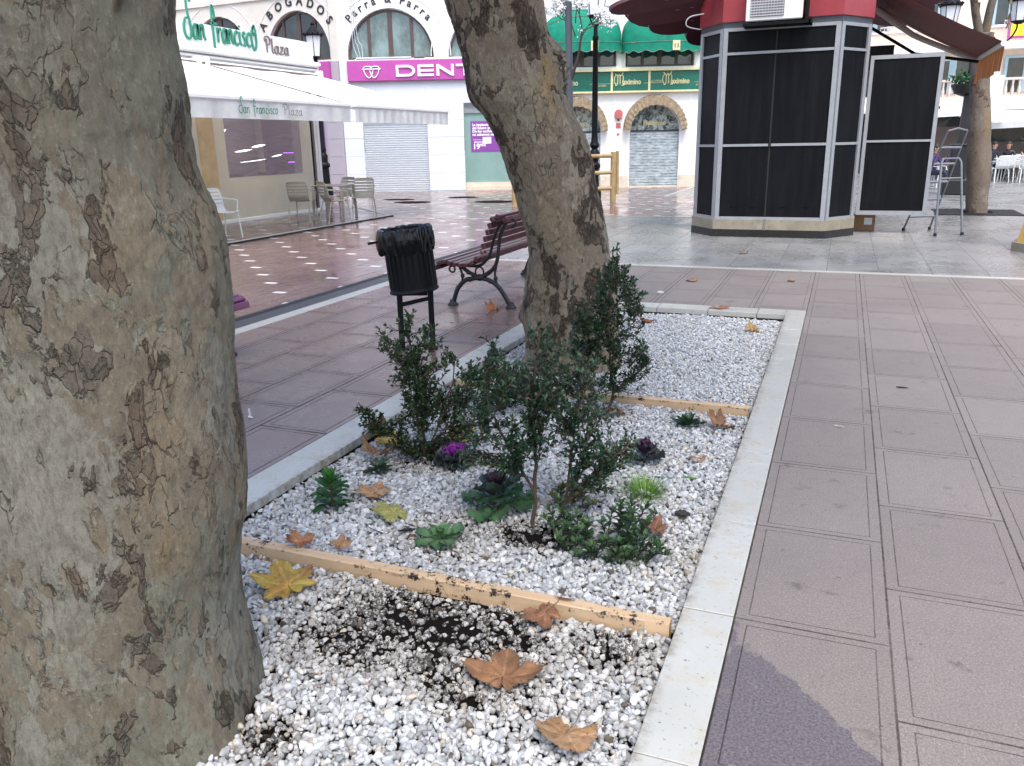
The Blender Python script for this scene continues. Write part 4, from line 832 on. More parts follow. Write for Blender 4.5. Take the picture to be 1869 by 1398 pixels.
rosette('small ornamental cabbage with vivid magenta heart below the left shrub', 'cabbage', 'ornamental_cabbage', (-1.80, 3.64, -0.04), [
    (14, .015, 0, .35, .1, .11, .08, dict(ruf=.28, shape=fan, c0=(.10, .13, .11), c1=(.075, .105, .09), lobes=.2)),
    (13, .015, .02, .75, .3, .095, .075, dict(ruf=.3, shape=fan, c0=(.12, .13, .13), c1=(.10, .12, .115), lobes=.2)),
    (12, .01, .04, .95, .35, .075, .055, dict(ruf=.3, shape=fan, c0=(.4, .05, .42), c1=(.30, .045, .36), lobes=.2)),
    (11, .006, .045, 1.1, .7, .06, .045, dict(ruf=.3, shape=fan, c0=(.42, .03, .45), c1=(.46, .05, .50), lobes=.2)),
    (8, .003, .05, 1.4, 1.1, .045, .035, dict(ruf=.3, shape=fan, c0=(.3, .01, .33), c1=(.42, .03, .47)))])
rosette('small purple grey cabbage half hidden at the right of the middle shrub', 'cabbage', 'ornamental_cabbage', (-0.86, 4.02, -0.04), [
    (9, .015, .01, .4, .1, .09, .08, dict(ruf=.15, shape=fan, c0=(.05, .05, .06), c1=(.045, .055, .055))),
    (8, .01, .04, .9, .6, .08, .07, dict(ruf=.15, shape=fan, c0=(.09, .035, .07), c1=(.05, .03, .05))),
    (5, .005, .06, 1.3, 1.1, .06, .05, dict(ruf=.15, shape=fan, c0=(.10, .03, .08)))])
rosette('flat pale green cabbage seedling near the muddy board', 'cabbage', 'cabbage_seedling', (-1.49, 2.85, -0.045), [
    (8, .008, 0, .30, .02, .10, .072, dict(ruf=.06, shape=fan, c0=(.26, .40, .20), c1=(.05, .15, .06), rim=(.05, .12, .07))),
    (6, .005, .01, .7, .4, .075, .055, dict(ruf=.06, shape=fan, c0=(.26, .42, .18), c1=(.06, .19, .06))),
    (4, .003, .015, 1.2, .9, .04, .03, dict(ruf=.05, shape=fan, c0=(.13, .28, .09), c1=(.04, .12, .04)))])
ln = lambda t: math.sin(PI * min(1, .06 + t * .9)) ** 0.8
rosette('upright leafy green plant by the left kerb, nearest the board', 'plant', 'bedding_plant', (-2.13, 2.98, -0.05), [
    (7, .01, .0, .5, -.2, .09, .045, dict(shape=ln, ruf=.05, c0=(.03, .10, .02), c1=(.02, .075, .02))),
    (8, .01, .05, .6, -.3, .095, .045, dict(shape=ln, ruf=.05, c0=(.04, .13, .025), c1=(.022, .085, .02))),
    (8, .01, .09, .8, 0, .09, .042, dict(shape=ln, ruf=.05, c0=(.05, .16, .03), c1=(.03, .11, .025))),
    (7, .008, .12, 1.1, .3, .08, .04, dict(shape=ln, ruf=.05, c0=(.05, .17, .03), c1=(.035, .12, .03))),
    (5, .004, .13, 1.4, 1.0, .07, .03, dict(shape=ln, c0=(.06, .20, .03)))], stalk=.13)
rosette('tiny dark green plant under a curled dry leaf', 'plant', 'bedding_plant', (-2.14, 3.42, -0.05), [
    (9, .01, 0, .6, 0, .08, .04, dict(shape=ln, c0=(.03, .06, .03), c1=(.02, .045, .02))), (7, .01, .03, 1.0, .4, .06, .03, dict(shape=ln, c0=(.03, .07, .03)))])
rosette('tiny dark green tuft near the far board and right kerb', 'plant', 'bedding_plant', (-0.74, 4.67, -0.05), [
    (12, .02, 0, .4, .3, .09, .03, dict(shape=ln, c0=(.02, .055, .02))), (12, .01, .01, .8, .5, .08, .028, dict(shape=ln, c0=(.025, .07, .025))), (8, .01, .02, 1.2, 1, .06, .026, dict(shape=ln, c0=(.03, .09, .03)))])
def tuft(label, loc, n, L, W, spread, g, r=0.05, name='grass_tuft'):
    th = thing(name, label, 'plant', loc); b = MB()
    for _ in range(n):
        a = random.uniform(0, 2 * PI); rr = r * math.sqrt(random.random()); e = random.uniform(spread, 1.5); k = random.uniform(.7, 1.2); c = tuple(q * k for q in g)
        blade(b, (rr * math.cos(a), rr * math.sin(a), 0), a + random.uniform(-.8, .8), e, e - random.uniform(.2, 1.2), L * random.uniform(.5, 1.15), W, nu=5, nv=1, shape=lambda t: 1 - t * .85, c0=c)
    b.build('blades', M['leafy'], th, 180, True); return th
tuft('bright lime green grassy tuft right of the middle shrub', (-0.77, 3.62, -0.05), 260, .115, .0045, .35, (.16, .34, .035), .06)
tuft('thin straggling grass at the front of the euonymus', (-0.71, 2.93, -0.05), 50, .09, .006, .2, (.07, .16, .04), .05)
# bushy low plants with oval leaves on fleshy stems
def sprigs(label, loc, L, greens, name='bedding_plant', dup=2):
    th = thing(name, label, 'plant', loc); st = MB(); fo = MB()
    for (dx, dy, h, lean) in [(a + random.gauss(0, .012) * q, c + random.gauss(0, .02) * q, e * (1 - .2 * q * random.random()), f) for (a, c, e, f) in L for q in range(dup)]:
        a = random.uniform(0, 6.28); p0 = Vector((dx, dy, -0.02)); tip = p0 + Vector((math.cos(a) * lean + dx * .4, math.sin(a) * lean + dy * .3, h))
        P = catmull([p0, (p0 + tip) / 2 + Vector((0, 0, .02)), tip], 6); st.tube(P, 0.0025, 5, False)
        n = int(h / .012) + 3
        for k in range(n):
            t = .15 + .85 * k / n; q = P[min(len(P) - 2, int(t * (len(P) - 1)))]; aa = k * 2.4 + a
            dr = Vector((math.cos(aa), math.sin(aa), .45 + t * .6)); kk = random.random()
            fo.col = tuple(greens[0][j] + (greens[1][j] - greens[0][j]) * kk * (0.4 + .6 * t) for j in range(3)) + (0,)
            l_ = random.uniform(.032, .048); leaf(fo, q, dr, Vector((0, 0, 1)) + rv() * .3, l_, l_ * .5, .16, .25)
        for k in range(3): fo.col = tuple(greens[1]) + (0,); leaf(fo, P[-1], Vector((0, 0, 1)) + rv() * .7, rv(), .032, .014)
    st.build('stem', M['twigdark'], th, 60); fo.build('foliage', M['leafy'], th, 180, True); return th
sprigs('spreading glossy green euonymus at the right end of the middle bay', (-0.80, 2.98, -0.045),
       [(-.20, .05, .13, .03), (-.17, .08, .16, .03), (-.14, -.02, .10, .05), (-.12, .08, .12, .04), (-.08, .0, .12, .05), (-.06, .05, .12, .03), (-.02, -.04, .10, .05), (0, .04, .16, .05), (.04, .08, .19, .04), (.06, .05, .22, .03), (.08, .09, .21, .04), (.10, .03, .17, .05), (.05, -.03, .12, .06), (.10, -.03, .10, .06), (.14, .03, .12, .05), (.17, .0, .08, .06), (-.02, -.08, .07, .05), (.03, -.08, .08, .06), (-.1, -.06, .08, .04), (-.16, -.02, .09, .05), (.11, .10, .16, .04), (.19, .05, .07, .05)],
       ((.020, .05, .022), (.07, .15, .05)))
sprigs('sparse yellowish green sprigs beside the big round cabbage', (-1.08, 3.36, -0.045), [(-.05, 0, .1, .05), (.03, .02, .12, .05), (.0, -.03, .08, .06), (.08, 0, .08, .05)], ((.06, .08, .02), (.17, .18, .04)))

# ------------------------------------------------------------------ fallen leaves
def plane_leaf(label, loc, size_, rot, cols, curl=0.3, tilt=(0, 0), lobes=5, cat='fallen leaf', stalk=True, seed=0, group='fallen plane tree leaves', blot=0.4, elong=1.0, fill=0.40):
    size = size_ * 1.32
    rs = random.Random(seed + 17); NA, NR = 120, 9; b = MB(); V = []; C = []
    peaks = {5: [90, 38, 142, -18, 198], 3: [90, 15, 165], 2: [60, 125, -30, 215, 90]}[lobes]; pk = [1.0, .92, .92, .62, .62][:len(peaks)] if lobes != 3 else [1, .95, .95]
    def R(a):
        d = math.degrees(a); best = fill
        for p_, s_ in zip(peaks, pk):
            df = abs((d - p_ + 180) % 360 - 180); wd = 36 if lobes == 5 else 46
            best = max(best, s_ * max(0, 1 - (df / wd) ** 1.15 * .62) if df < wd * 1.3 else 0)
        back = abs((d + 90 + 180) % 360 - 180)
        if back < 40: best = min(best, .2 + .3 * back / 40)
        return best * (1 + .07 * abs(math.sin(a * 15.5)) + .05 * math.sin(a * 47 + seed)) * 0.5 * size
    for i in range(NR + 1):
        t = i / NR
        for k in range(NA):
            a = 2 * PI * k / NA; r = R(a) * t; x = r * math.cos(a) * elong; y = r * math.sin(a)
            vein = min(abs((math.degrees(a) - p_ + 180) % 360 - 180) for p_ in peaks)
            z = 0.85 * curl * size * ((r / size * 2) ** 2) * (.55 + .7 * math.sin(2 * a + seed)) + .05 * size * mn.noise((x / size * 5, y / size * 5, seed)) - .012 * size * math.cos(math.radians(vein) * 8) * t
            z += curl * .12 * size * math.sin(a * 9 + seed) * t ** 3
            V.append((x, y, z)); m = .5 + .5 * mn.noise((x / size * 4, y / size * 4, seed * 3.1)) * 1.8; m = max(0, min(1, m))
            m2 = max(0, min(1, (mn.noise((x / size * 2.2, y / size * 2.2, seed + 50)) * 2 + blot)))
            c = [cols[0][j] * (1 - m) + cols[1][j] * m for j in range(3)]
            if len(cols) > 2: c = [c[j] * (1 - m2) + cols[2][j] * m2 for j in range(3)]
            if vein * t < 2.0: c = [min(1, q * 1.25 + .02) for q in c]
            if t > .93: c = [q * .7 for q in c]
            C.append(tuple(c) + (0,))
    b.add(V, [(i * NA + k, i * NA + (k + 1) % NA, (i + 1) * NA + (k + 1) % NA, (i + 1) * NA + k) for i in range(NR) for k in range(NA)])
    b.c = C
    if stalk:
        b.col = tuple(q * .6 for q in cols[0]) + (0,)
        b.tube([(0, 0, .002), (0.01 * size, -.3 * size, .02 * size), (.06 * size, -.55 * size, .07 * size)], [.0016, .0013, .0016], 5)
    o = b.build('fallen_leaf', M['dry'], None, 180, True); o.location = loc
    o.rotation_euler = (tilt[0], tilt[1], rot); return tag(o, label, cat, group)
OR = (.33, .165, .075); BR = (.20, .10, .05); YE = (.45, .36, .10); RD = (.17, .045, .025); TN = (.42, .26, .145); DK = (.11, .05, .03)
GZ = -0.036
plane_leaf('large yellow leaf blotched red and orange below the muddy board', (-1.85, 2.26, GZ + .02), .25, 0.9, ((.50, .40, .08), (.46, .24, .05), (.24, .05, .02)), .10, (.16, .0), 5, seed=3, blot=.05)
plane_leaf('brown three-lobed leaf lying on the blackened gravel', (-0.87, 2.04, GZ + .008), .21, 0.25, (OR, BR), .10, (.12, 0), 3, seed=8)
plane_leaf('rust brown leaf leaning on the front of the muddy board', (-0.86, 2.425, GZ + .014), .155, 2.5, (BR, (.36, .17, .09)), .30, (-.35, .1), 5, seed=5)
plane_leaf('rounded tan leaf at the bottom edge of the photo', (-0.60, 1.86, GZ + .014), .145, 2.9, (TN, (.36, .20, .09)), .2, (.1, .05), 5, seed=12, elong=1.05, fill=.86)
plane_leaf('tan oak-like leaf with small holes left of the yellow green one', (-2.0, 3.15, GZ + .008), .185, 1.2, (TN, (.46, .25, .12)), .12, (.1, .05), 5, seed=21)
plane_leaf('yellow green ragged leaf between two cabbages', (-1.80, 3.0, GZ + .008), .195, 2.4, ((.42, .40, .13), (.30, .29, .08)), .12, (.1, -.1), 5, seed=30)
plane_leaf('curled red and tan leaf lying across the muddy board', (-1.98, 2.545, 0.010), .13, 1.4, ((.52, .25, .11), (.38, .15, .06), RD), .34, (.15, .1), 3, seed=41, blot=.25)
plane_leaf('small orange leaf fragment behind the muddy board', (-1.84, 2.60, -0.012), .08, .4, (TN, OR), .3, (.3, .2), 3, seed=44)
plane_leaf('reddish brown leaf right of the euonymus', (-0.63, 3.20, GZ + .014), .145, 1.0, ((.30, .12, .08), BR), .34, (.25, .15), 5, seed=52)
plane_leaf('curled brown leaf by the right kerb near the far board', (-0.55, 4.68, GZ + .012), .155, .3, (OR, BR), .42, (.1, .35), 3, seed=60)
plane_leaf('brown leaf behind the tallest shrub, near the far board', (-1.18, 4.72, GZ + .012), .15, 2.2, (OR, BR), .25, (.2, .1), 5, seed=66)
plane_leaf('curled tan leaf draped over the tiny dark plant', (-2.22, 3.54, 0.005), .16, .2, (TN, OR), .40, (-.3, .15), 3, seed=71, fill=.7)
plane_leaf('yellow leaf with orange edge under the left shrub', (-2.24, 3.80, GZ + .01), .21, 1.5, ((.50, .38, .08), (.46, .26, .06)), .14, (.1, 0), 5, seed=77)
plane_leaf('orange leaf standing against the left kerb', (-2.38, 3.87, -.005), .15, .8, (OR, BR), .4, (.6, .3), 3, seed=79)
plane_leaf('yellow leaf behind the left shrub', (-1.93, 3.98, GZ + .012), .16, 0, ((.50, .36, .06), (.5, .40, .12)), .2, (.2, 0), 5, seed=81)
plane_leaf('brown dead leaf between the two stems of the middle shrub', (-1.05, 3.42, -.01), .11, 1, (BR, OR), .4, (.5, .2), 3, seed=85)
plane_leaf('brick red scrap of leaf in the far gravel bay', (-1.62, 7.45, GZ + .0), .15, .2, ((.30, .07, .03), (.24, .05, .02)), .25, (.1, .2), 3, seed=90, stalk=False)
plane_leaf('yellow brown crumpled leaf in the far right corner of the gravel', (-0.62, 7.35, GZ), .15, .9, ((.42, .27, .07), OR), .35, (.2, .2), 5, seed=93)
plane_leaf('pinkish leaf lying on the far kerb', (-1.02, 8.05, .012), .17, .1, ((.42, .20, .14), OR), .14, (0, .05), 3, seed=95)
plane_leaf('faded pink scrap of leaf by the right kerb', (-0.58, 4.12, GZ), .10, 1.3, ((.5, .36, .28), OR), .1, (0, 0), 3, seed=97, stalk=False)
plane_leaf('orange leaf at the back foot of the maroon bench', (-3.14, 7.36, .012), .17, .7, (OR, (.42, .13, .04)), .35, (.2, .1), 5, seed=98)
plane_leaf('small brown leaf on the paving beyond the planter, left one', (-1.55, 9.6, .01), .15, .3, (TN, OR), .2, seed=101)
plane_leaf('small tan leaf on the paving beyond the planter, right one', (-0.45, 9.9, .01), .10, .9, (TN, BR), .2, seed=102, stalk=False)
plane_leaf('small brown leaf on the grey granite in front of the kiosk', (-1.25, 12.2, .01), .16, .5, (OR, BR), .3, seed=103)
plane_leaf('small red leaf on the seat of the maroon bench', (-3.36, 7.72, .475), .13, .5, ((.25, .05, .02), RD), .4, (.3, .1), 5, seed=104)
def scrap(name, label, cat, loc, col, L, W, rz, h=0.003):
    b = MB(); b.col = col + (0,); n = 10; P = [(L * (k / n - .5), W * .5 * math.sin(PI * (k + .3) / (n + .6)) * (1 + .3 * math.sin(k * 2.1))) for k in range(n + 1)]
    P += [(x, -y * .8) for x, y in reversed(P)]; b.prism(P, 0, h); o = b.build(name, M['dry'], None, None, True); o.location = loc; o.rotation_euler = (random.uniform(-.2, .2), .1, rz); return tag(o, label, cat)
scrap('green_leaf', 'single fresh green leaf lying alone on the white gravel', 'leaf', (-0.59, 3.86, -0.04), (.12, .26, .04), .075, .028, .2)
scrap('black_plastic_scrap', 'curved black scrap of plastic left of the cabbage seedling', 'litter', (-1.66, 2.86, -0.035), (.01, .01, .012), .085, .03, .8)
scrap('stone_chip', 'flat dark stone by the right kerb above the reddish leaf', 'stone', (-0.55, 3.42, -0.04), (.05, .045, .04), .07, .055, .3, .015)
scrap('cigarette_butt', 'cigarette end lying on the paving right of the planter', 'litter', (0.10, 4.78, 0.004), (.6, .55, .5), .055, .008, .1, .007)
scrap('dark_twig', 'short black twig on the paving far right of the planter', 'litter', (0.48, 5.72, 0.003), (.03, .02, .02), .08, .012, .3, .006)
scrap('paper_scrap', 'white scrap of paper beside the front foot of the maroon bench', 'litter', (-3.3, 6.75, 0.003), (.8, .8, .8), .05, .035, .5)
scrap('paper_scrap', 'white scrap of paper on the damp paving beyond the far kerb', 'litter', (-1.75, 8.75, 0.003), (.85, .85, .85), .07, .05, .5, .02)
b = MB(); b.tube([(0, 0, 0), (.003, .002, .03), (0, 0, .055)], [.007, .006, .007], 8); b.tube([(0.0, -.01, .006), (.03, -.01, .006)], .007, 8)
o = b.build('twig_stub', M['fabricgrey'], None, 40); o.location = (-3.29, 3.83, 0.002); tag(o, 'little pale stub standing on the damp paving left of the planter', 'litter')
def twig(pts, r, label):
    b = MB(); b.tube(catmull(pts, 4), r, 5); tag(b.build('twig', M['twigdark'], None, 60), label, 'twig')
twig([(-1.85, 2.83, -.03), (-1.8, 2.80, -.025), (-1.74, 2.79, -.03)], .002, 'thin dark twig on the white gravel behind the muddy board')

# ------------------------------------------------------------------ litter bin
bn = thing('litter_bin', 'black slatted litter bin lined with a black bag', 'litter bin', (-3.12, 5.72, 0), math.radians(21))
b = MB(); T = Matrix.Translation((0, 0, .46)) @ Matrix.Rotation(math.radians(-5.5), 4, 'Y') @ Matrix.Translation((0, 0, -.46)); b.xf = T
prof = [(.185, .475), (.196, .48), (.198, .49), (.19, .50)]
b.lathe(prof + [(.188, .52), (.183, .97), (.186, .975), (.178, .975), (.176, .52), (.176, .50)], 48, caps=False)
b.add([(.19 * math.cos(2 * PI * k / 48), .19 * math.sin(2 * PI * k / 48), .478) for k in range(48)], [tuple(range(47, -1, -1))])
for k in range(26):
    a = 2 * PI * k / 26; ca, sa = math.cos(a), math.sin(a); q = Matrix.Rotation(a, 4, 'Z'); b.xf = T @ q; b.box(.183, .1915, -.014, .014, .515, .955, .002)
b.build('slatted_body', M['black'], bn, 35)
b = MB()
for sx in (-1, 1): b.box(sx * .125 - .022, sx * .125 + .022, -.012, .012, 0.0, .62, .003); b.box(sx * .125 - .04, sx * .125 + .04, -.05, .05, 0.0, .012, .003)
b.build('legs', M['black'], bn, 30)
b = MB(); b.add([(-.11, -.01, .35), (.11, -.01, .40), (.11, -.01, .43), (-.11, -.01, .385), (-.11, .01, .35), (.11, .01, .40), (.11, .01, .43), (-.11, .01, .385)], [(0, 1, 2, 3), (7, 6, 5, 4), (0, 4, 5, 1), (3, 2, 6, 7)])
b.box(-.10, .10, -.008, .008, .44, .47); b.build('crossbar', M['black'], bn)
b = MB(); b.xf = T; b.tube([(-.17, -.03, .80), (-.2, -.04, .86), (-.23, -.05, .90), (-.30, -.06, .895)], .011, 8); b.build('lid_hook', M['black'], bn, 40)
b = MB(); b.xf = T; V = []; NA = 120; rows = [(.196, .79), (.198, .81), (.206, .84), (.212, .88), (.210, .93), (.203, .972), (.190, .988), (.176, .98), (.165, .93), (.155, .85)]
for i, (r, z) in enumerate(rows):
    for k in range(NA):
        a = 2 * PI * k / NA; c, s_ = math.cos(a), math.sin(a)
        left = max(0, -c); nz = mn.noise((c * 2.5, s_ * 2.5, z * 5)); n2 = mn.noise((c * 7, s_ * 7, z * 16)); fo_ = abs(mn.noise((c * 5 + z * 7, s_ * 5, z * 4)))
        rr = r + .018 * nz + .015 * n2 + .022 * fo_ + .022 * left * (.4 + nz) * (1 if 1 <= i <= 6 else 0); zz = z + (.022 * mn.noise((c * 3, s_ * 3, 7)) if i < 2 else .010 * mn.noise((c * 6, s_ * 6, 3)))
        V.append((rr * c, rr * s_, zz))
b.add(V, [(i * NA + k, i * NA + (k + 1) % NA, (i + 1) * NA + (k + 1) % NA, (i + 1) * NA + k) for i in range(len(rows) - 1) for k in range(NA)])
b.build('bin_bag', M['bag'], bn, 180)
b = MB(); b.xf = T; b.lathe([(.158, .84), (.15, .70), (.02, .66)], 24, caps=False); b.build('bag_inside', M['bag'], bn, 180)

# ------------------------------------------------------------------ park benches
def bench(label, loc, rz, L, slm):
    """end profile in local x (seat faces -x), slats run along local +y"""
    th = thing('park_bench', label, 'bench', loc, rz, 'cast iron and wood benches')
    seat = [(-.44, .405, 75), (-.40, .447, 30), (-.345, .462, 5), (-.285, .452, -12), (-.225, .440, -8), (-.165, .433, 0), (-.105, .435, 8), (-.04, .455, 30), (.015, .500, 55)]
    back = [(.095, .63, 100), (.12, .70, 100), (.145, .765, 102), (.17, .83, 108), (.20, .888, 125), (.26, .918, 170), (.335, .892, 215)]
    for nm, prof in (('seat', seat), ('backrest', back)):
        b = MB()
        for (x, z, a) in prof:
            a = math.radians(a); c, s_ = math.cos(a), math.sin(a); b.xf = Matrix(((c, 0, -s_, x), (0, 1, 0, 0), (s_, 0, c, z), (0, 0, 0, 1)))
            b.box(-.027, .027, -.12, L + .12, -.02, .02, .006)
        b.build(nm, slm, th, 30)
    for y in (0.0, L):
        b = MB(); X = lambda P, r: b.tube(catmull([(p[0], y, p[1]) for p in P], 5), [r[0] + (r[1] - r[0]) * k / ((len(P) - 1) * 5) for k in range((len(P) - 1) * 5 + 1)], 8)
        X([(-.305, .02), (-.285, .09), (-.24, .19), (-.15, .27), (0, .30), (.09, .345), (.165, .41), (.20, .50), (.215, .6), (.235, .72), (.28, .82), (.31, .86)], (.026, .016))
        X([(.33, .02), (.29, .09), (.215, .20), (.12, .27), (0, .30), (-.12, .35), (-.22, .415), (-.33, .43), (-.42, .40)], (.026, .018))
        X([(-.20, .235), (-.19, .31), (-.205, .36), (-.225, .41)], (.011, .013)); X([(.20, .215), (.175, .29), (.17, .35), (.185, .42)], (.011, .013))
        X([(-.20, .415), (-.1, .415), (0, .42), (.08, .48), (.13, .57), (.17, .70), (.215, .80), (.27, .86)], (.016, .013))
        ring = [(.045 * math.cos(2 * PI * k / 12), .355 + .052 * math.sin(2 * PI * k / 12)) for k in range(13)]; X(ring, (.010, .010))
        ring = [(-.305 + .032 * math.cos(2 * PI * k / 10), .375 + .032 * math.sin(2 * PI * k / 10)) for k in range(11)]; X(ring, (.010, .010))
        ring = [(.36 + .04 * math.cos(2 * PI * k / 10), .85 + .04 * math.sin(2 * PI * k / 10)) for k in range(-3, 5)]; X(ring, (.010, .010))
        for (fx, sgn) in ((-.31, -1), (.335, 1)): b.lathe([(.055, 0), (.056, .014), (.038, .03), (.030, .06)], 14, fx, y)
        for (jx, jz) in ((-.245, .19), (.225, .19), (-.19, .31), (.175, .3), (.165, .41), (.115, .265), (-.125, .35), (.1, .35), (-.11, .275)): b.ball((jx, y, jz), .024, 8, 6)
        b.ball((0, y, .30), (.055, .03, .035), 10, 8)
        b.build('end_frame', M['iron'], th, 60)
    return th
bench('maroon slatted bench right of the black litter bin', (-3.34, 7.5, 0), 0, 2.1, M['slat'])
bench('purple slatted bench mostly hidden behind the nearest tree', (-4.78, 5.06, 0), PI, 2.1, M['slatp'])

# ------------------------------------------------------------------ white corner building
D1 = math.atan2(.33876, .94087)
wb = thing('corner_building', 'white corner building with arched windows over a dental clinic', 'building', (-15.98, 26.04, 0), D1)
SC_, TOP = -0.63, 9.0
b = MB(); AR = [(1.17, 1.5, 4.45, 4.52, 1.55), (4.65, 1.5, 4.38, 4.45, 1.55)]
wall_arch(b, SC_, 6.3, 4.2, 6.5, AR)
wall_arch(b, 6.3, 13.5, 3.9, 5.86, [(7.75, 1.17, 4.05, 4.62, 1.2), (10.40, 1.17, 4.0, 4.60, 1.2)])
b.quad((SC_, 0, 6.5), (6.3, 0, 6.5), (6.3, 0, TOP), (SC_, 0, TOP)); b.quad((6.3, 0, 5.86), (13.5, 0, 5.86), (13.5, 0, TOP), (6.3, 0, TOP))
wall_arch(b, 6.3, 13.5, 0, 3.9, [(7.55, .86, .02, 1.93, .85), (10.29, .86, .02, 1.93, .85)])
b.quad((13.5, 0, 0), (13.5, 6, 0), (13.5, 6, TOP), (13.5, 0, TOP)); b.quad((5.6, 0.4, 0), (6.3, 0.4, 0), (6.3, 0.4, 4.2), (5.6, 0.4, 4.2)); b.quad((6.3, 0.4, 0), (6.3, 0, 0), (6.3, 0, 4.2), (6.3, 0.4, 4.2))
b.box(8.80, 8.92, -0.02, -0.001, 0.42, 3.2); b.box(11.42, 11.55, -0.02, -0.001, .42, 3.2)
for cx, r, rr in ((7.75, 1.17, 1.2), (10.40, 1.17, 1.2)): b.box(cx - r - .04, cx + r + .04, -.06, .02, 3.92, 4.02)
b.build('wall', M['wall'], wb)
# the side that turns away to the left
SA = math.atan2(-.078, .997) - D1
Ls = Matrix.Translation((SC_, 0, 0)) @ Matrix.Rotation(SA, 4, 'Z')
b = MB(); b.xf = Ls
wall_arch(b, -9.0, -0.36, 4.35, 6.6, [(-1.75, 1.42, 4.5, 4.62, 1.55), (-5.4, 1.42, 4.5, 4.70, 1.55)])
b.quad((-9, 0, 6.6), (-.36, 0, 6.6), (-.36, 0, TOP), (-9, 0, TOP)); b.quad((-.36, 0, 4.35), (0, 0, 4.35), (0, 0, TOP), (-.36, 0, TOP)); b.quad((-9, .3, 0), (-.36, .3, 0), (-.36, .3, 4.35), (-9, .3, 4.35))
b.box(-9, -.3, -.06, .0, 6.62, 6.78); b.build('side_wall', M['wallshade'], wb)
b = MB()
b.box(SC_, 6.3, -.02, -.002, 5.86 + .55, 6.5); b.box(6.3, 13.5, -.16, -.002, 5.95, 6.12); b.box(6.3, 13.5, -.10, -.002, 5.86, 5.95)
b.build('cornice', M['wall'], wb)
for cx, r, zb, zs, ri in AR: arch_window(wb, cx, r - .02, zb, zs, ri - .02)
for cx in (7.75, 10.40): arch_window(wb, cx, 1.16, 4.03, 4.60, 1.19, glassm='darkglass', bars=4)
for f_, cx, zs, gm in ((0, -1.75, 4.62, 'darkglass'), (0, -5.4, 4.70, 'darkglass')):
    fr = arch_window(wb, cx, 1.40, 4.5, zs, 1.53, glassm=gm); fr.matrix_parent_inverse = Matrix.Identity(4); fr.matrix_local = Ls
# thin raised arch mouldings
for cx, r, zs, ri in ((1.17, 2.08, 4.52, 2.05), (4.65, 2.08, 4.52, 2.05)):
    b = MB(); A = [p for p in arch_pts(cx, zs, r, ri, 36)]; 
    for a, c in zip(A, A[1:]):
        if a[0] > SC_ + .02: b.tube([(a[0], -.006, a[1]), (c[0], -.006, c[1])], .016, 5, False)
    b.build('arch_moulding', M['wall'], wb)
for cx in (-1.75, -5.4):
    b = MB(); b.xf = Ls; A = arch_pts(cx, 4.7, 1.95, 2.0, 36)
    for a, c in zip(A, A[1:]):
        if a[0] < -.3 and c[1] < 6.6: b.tube([(a[0], -.006, a[1]), (c[0], -.006, c[1])], .016, 5, False)
    b.build('arch_moulding', M['wall'], wb)
b = MB(); arc_text(b, 'Parra & Parra', .36, 1.17, 4.50, 1.74, 137, 43, -.012, .006); b.build('lettering', M['blacklet'], wb)
b = MB(); b.xf = Ls; arc_text(b, 'ABOGADOS', .40, -1.75, 4.60, 1.74, 142, 38, -.012, .010); b.build('lettering', M['blacklet'], wb)
# dental clinic: cladding, shutter, window, sign
b = MB(); pn = lambda x0, x1, z0, z1: b.box(x0 + .006, x1 - .006, -.05, 0.0, z0 + .006, z1 - .006)
zr = [0.02, .62, 1.24, 1.85, 2.42]
for a, c in zip(zr, zr[1:]): pn(SC_, .06, a, c); pn(2.33, 3.62, a, c)
pn(SC_, .6, 2.42, 3.62); pn(.6, 2.33, 2.42, 3.62); pn(2.33, 3.62, 2.42, 2.98); pn(2.33, 5.6, 2.98, 3.62); pn(SC_, -.33, 3.62, 4.44); pn(5.34, 5.9, .02, 2.98)
b.box(SC_, 6.0, -.001, .25, 3.6, 4.3); b.build('cladding', M['panel'], wb)
b = MB(); b.xf = Ls
for a, c in ((0.02, .62), (.62, 1.24), (1.24, 1.85), (1.85, 2.42), (2.42, 3.3), (3.3, 4.44)): b.box(-.70, -.006, -.05, 0, a + .006, c - .006)
b.box(-.95, -.72, .1, .2, 0, 3.6); b.build('shaded_cladding', M['shadegrey'], wb)
b = MB(); b.xf = Ls; b.box(-9, -.95, .02, .12, 0, 3.7); b.build('purple_wall', M['purple'], wb)
b = MB(); b.xf = Ls; b.box(-9.0, -.33, -.16, -.001, 3.80, 4.43); b.build('side_sign', M['magenta'], wb)
b = MB(); n = 30
for k in range(n):
    z0 = .05 + k * 2.3 / n; z1 = z0 + 2.3 / n
    b.add([(.06, .06, z0), (2.33, .06, z0), (2.33, .035, z0 + .02), (.06, .035, z0 + .02), (.06, .035, z1 - .02), (2.33, .035, z1 - .02), (2.33, .06, z1), (.06, .06, z1)], [(0, 1, 2, 3), (3, 2, 5, 4), (4, 5, 6, 7)])
b.box(.06, 2.33, .03, .07, .0, .05); b.build('roller_shutter', M['shutter'], wb)
b = MB(); b.box(3.62, 5.34, .10, .14, .26, 2.62); gw = b.build('shop_window', M['frost'], wb)
b = MB(); b.box(3.62, 5.34, .0, .12, 0, .14); b.box(3.62, 5.34, .05, .16, .14, .27); b.build('sill', M['plinth'], wb)
b = MB()
for k in range(9): b.add([(3.62, .04, 2.64 + k * .037), (5.34, .04, 2.64 + k * .037), (5.34, .09, 2.67 + k * .037), (3.62, .09, 2.67 + k * .037)], [(0, 1, 2, 3)])
b.box(3.62, 5.34, .12, .14, 2.62, 2.98); b.build('louvre', M['whitedull'], wb)
b = MB(); b.box(3.84, 4.92, .085, .098, 1.33, 2.36); po = b.build('poster', M['purple'], wb)
b = MB(); 
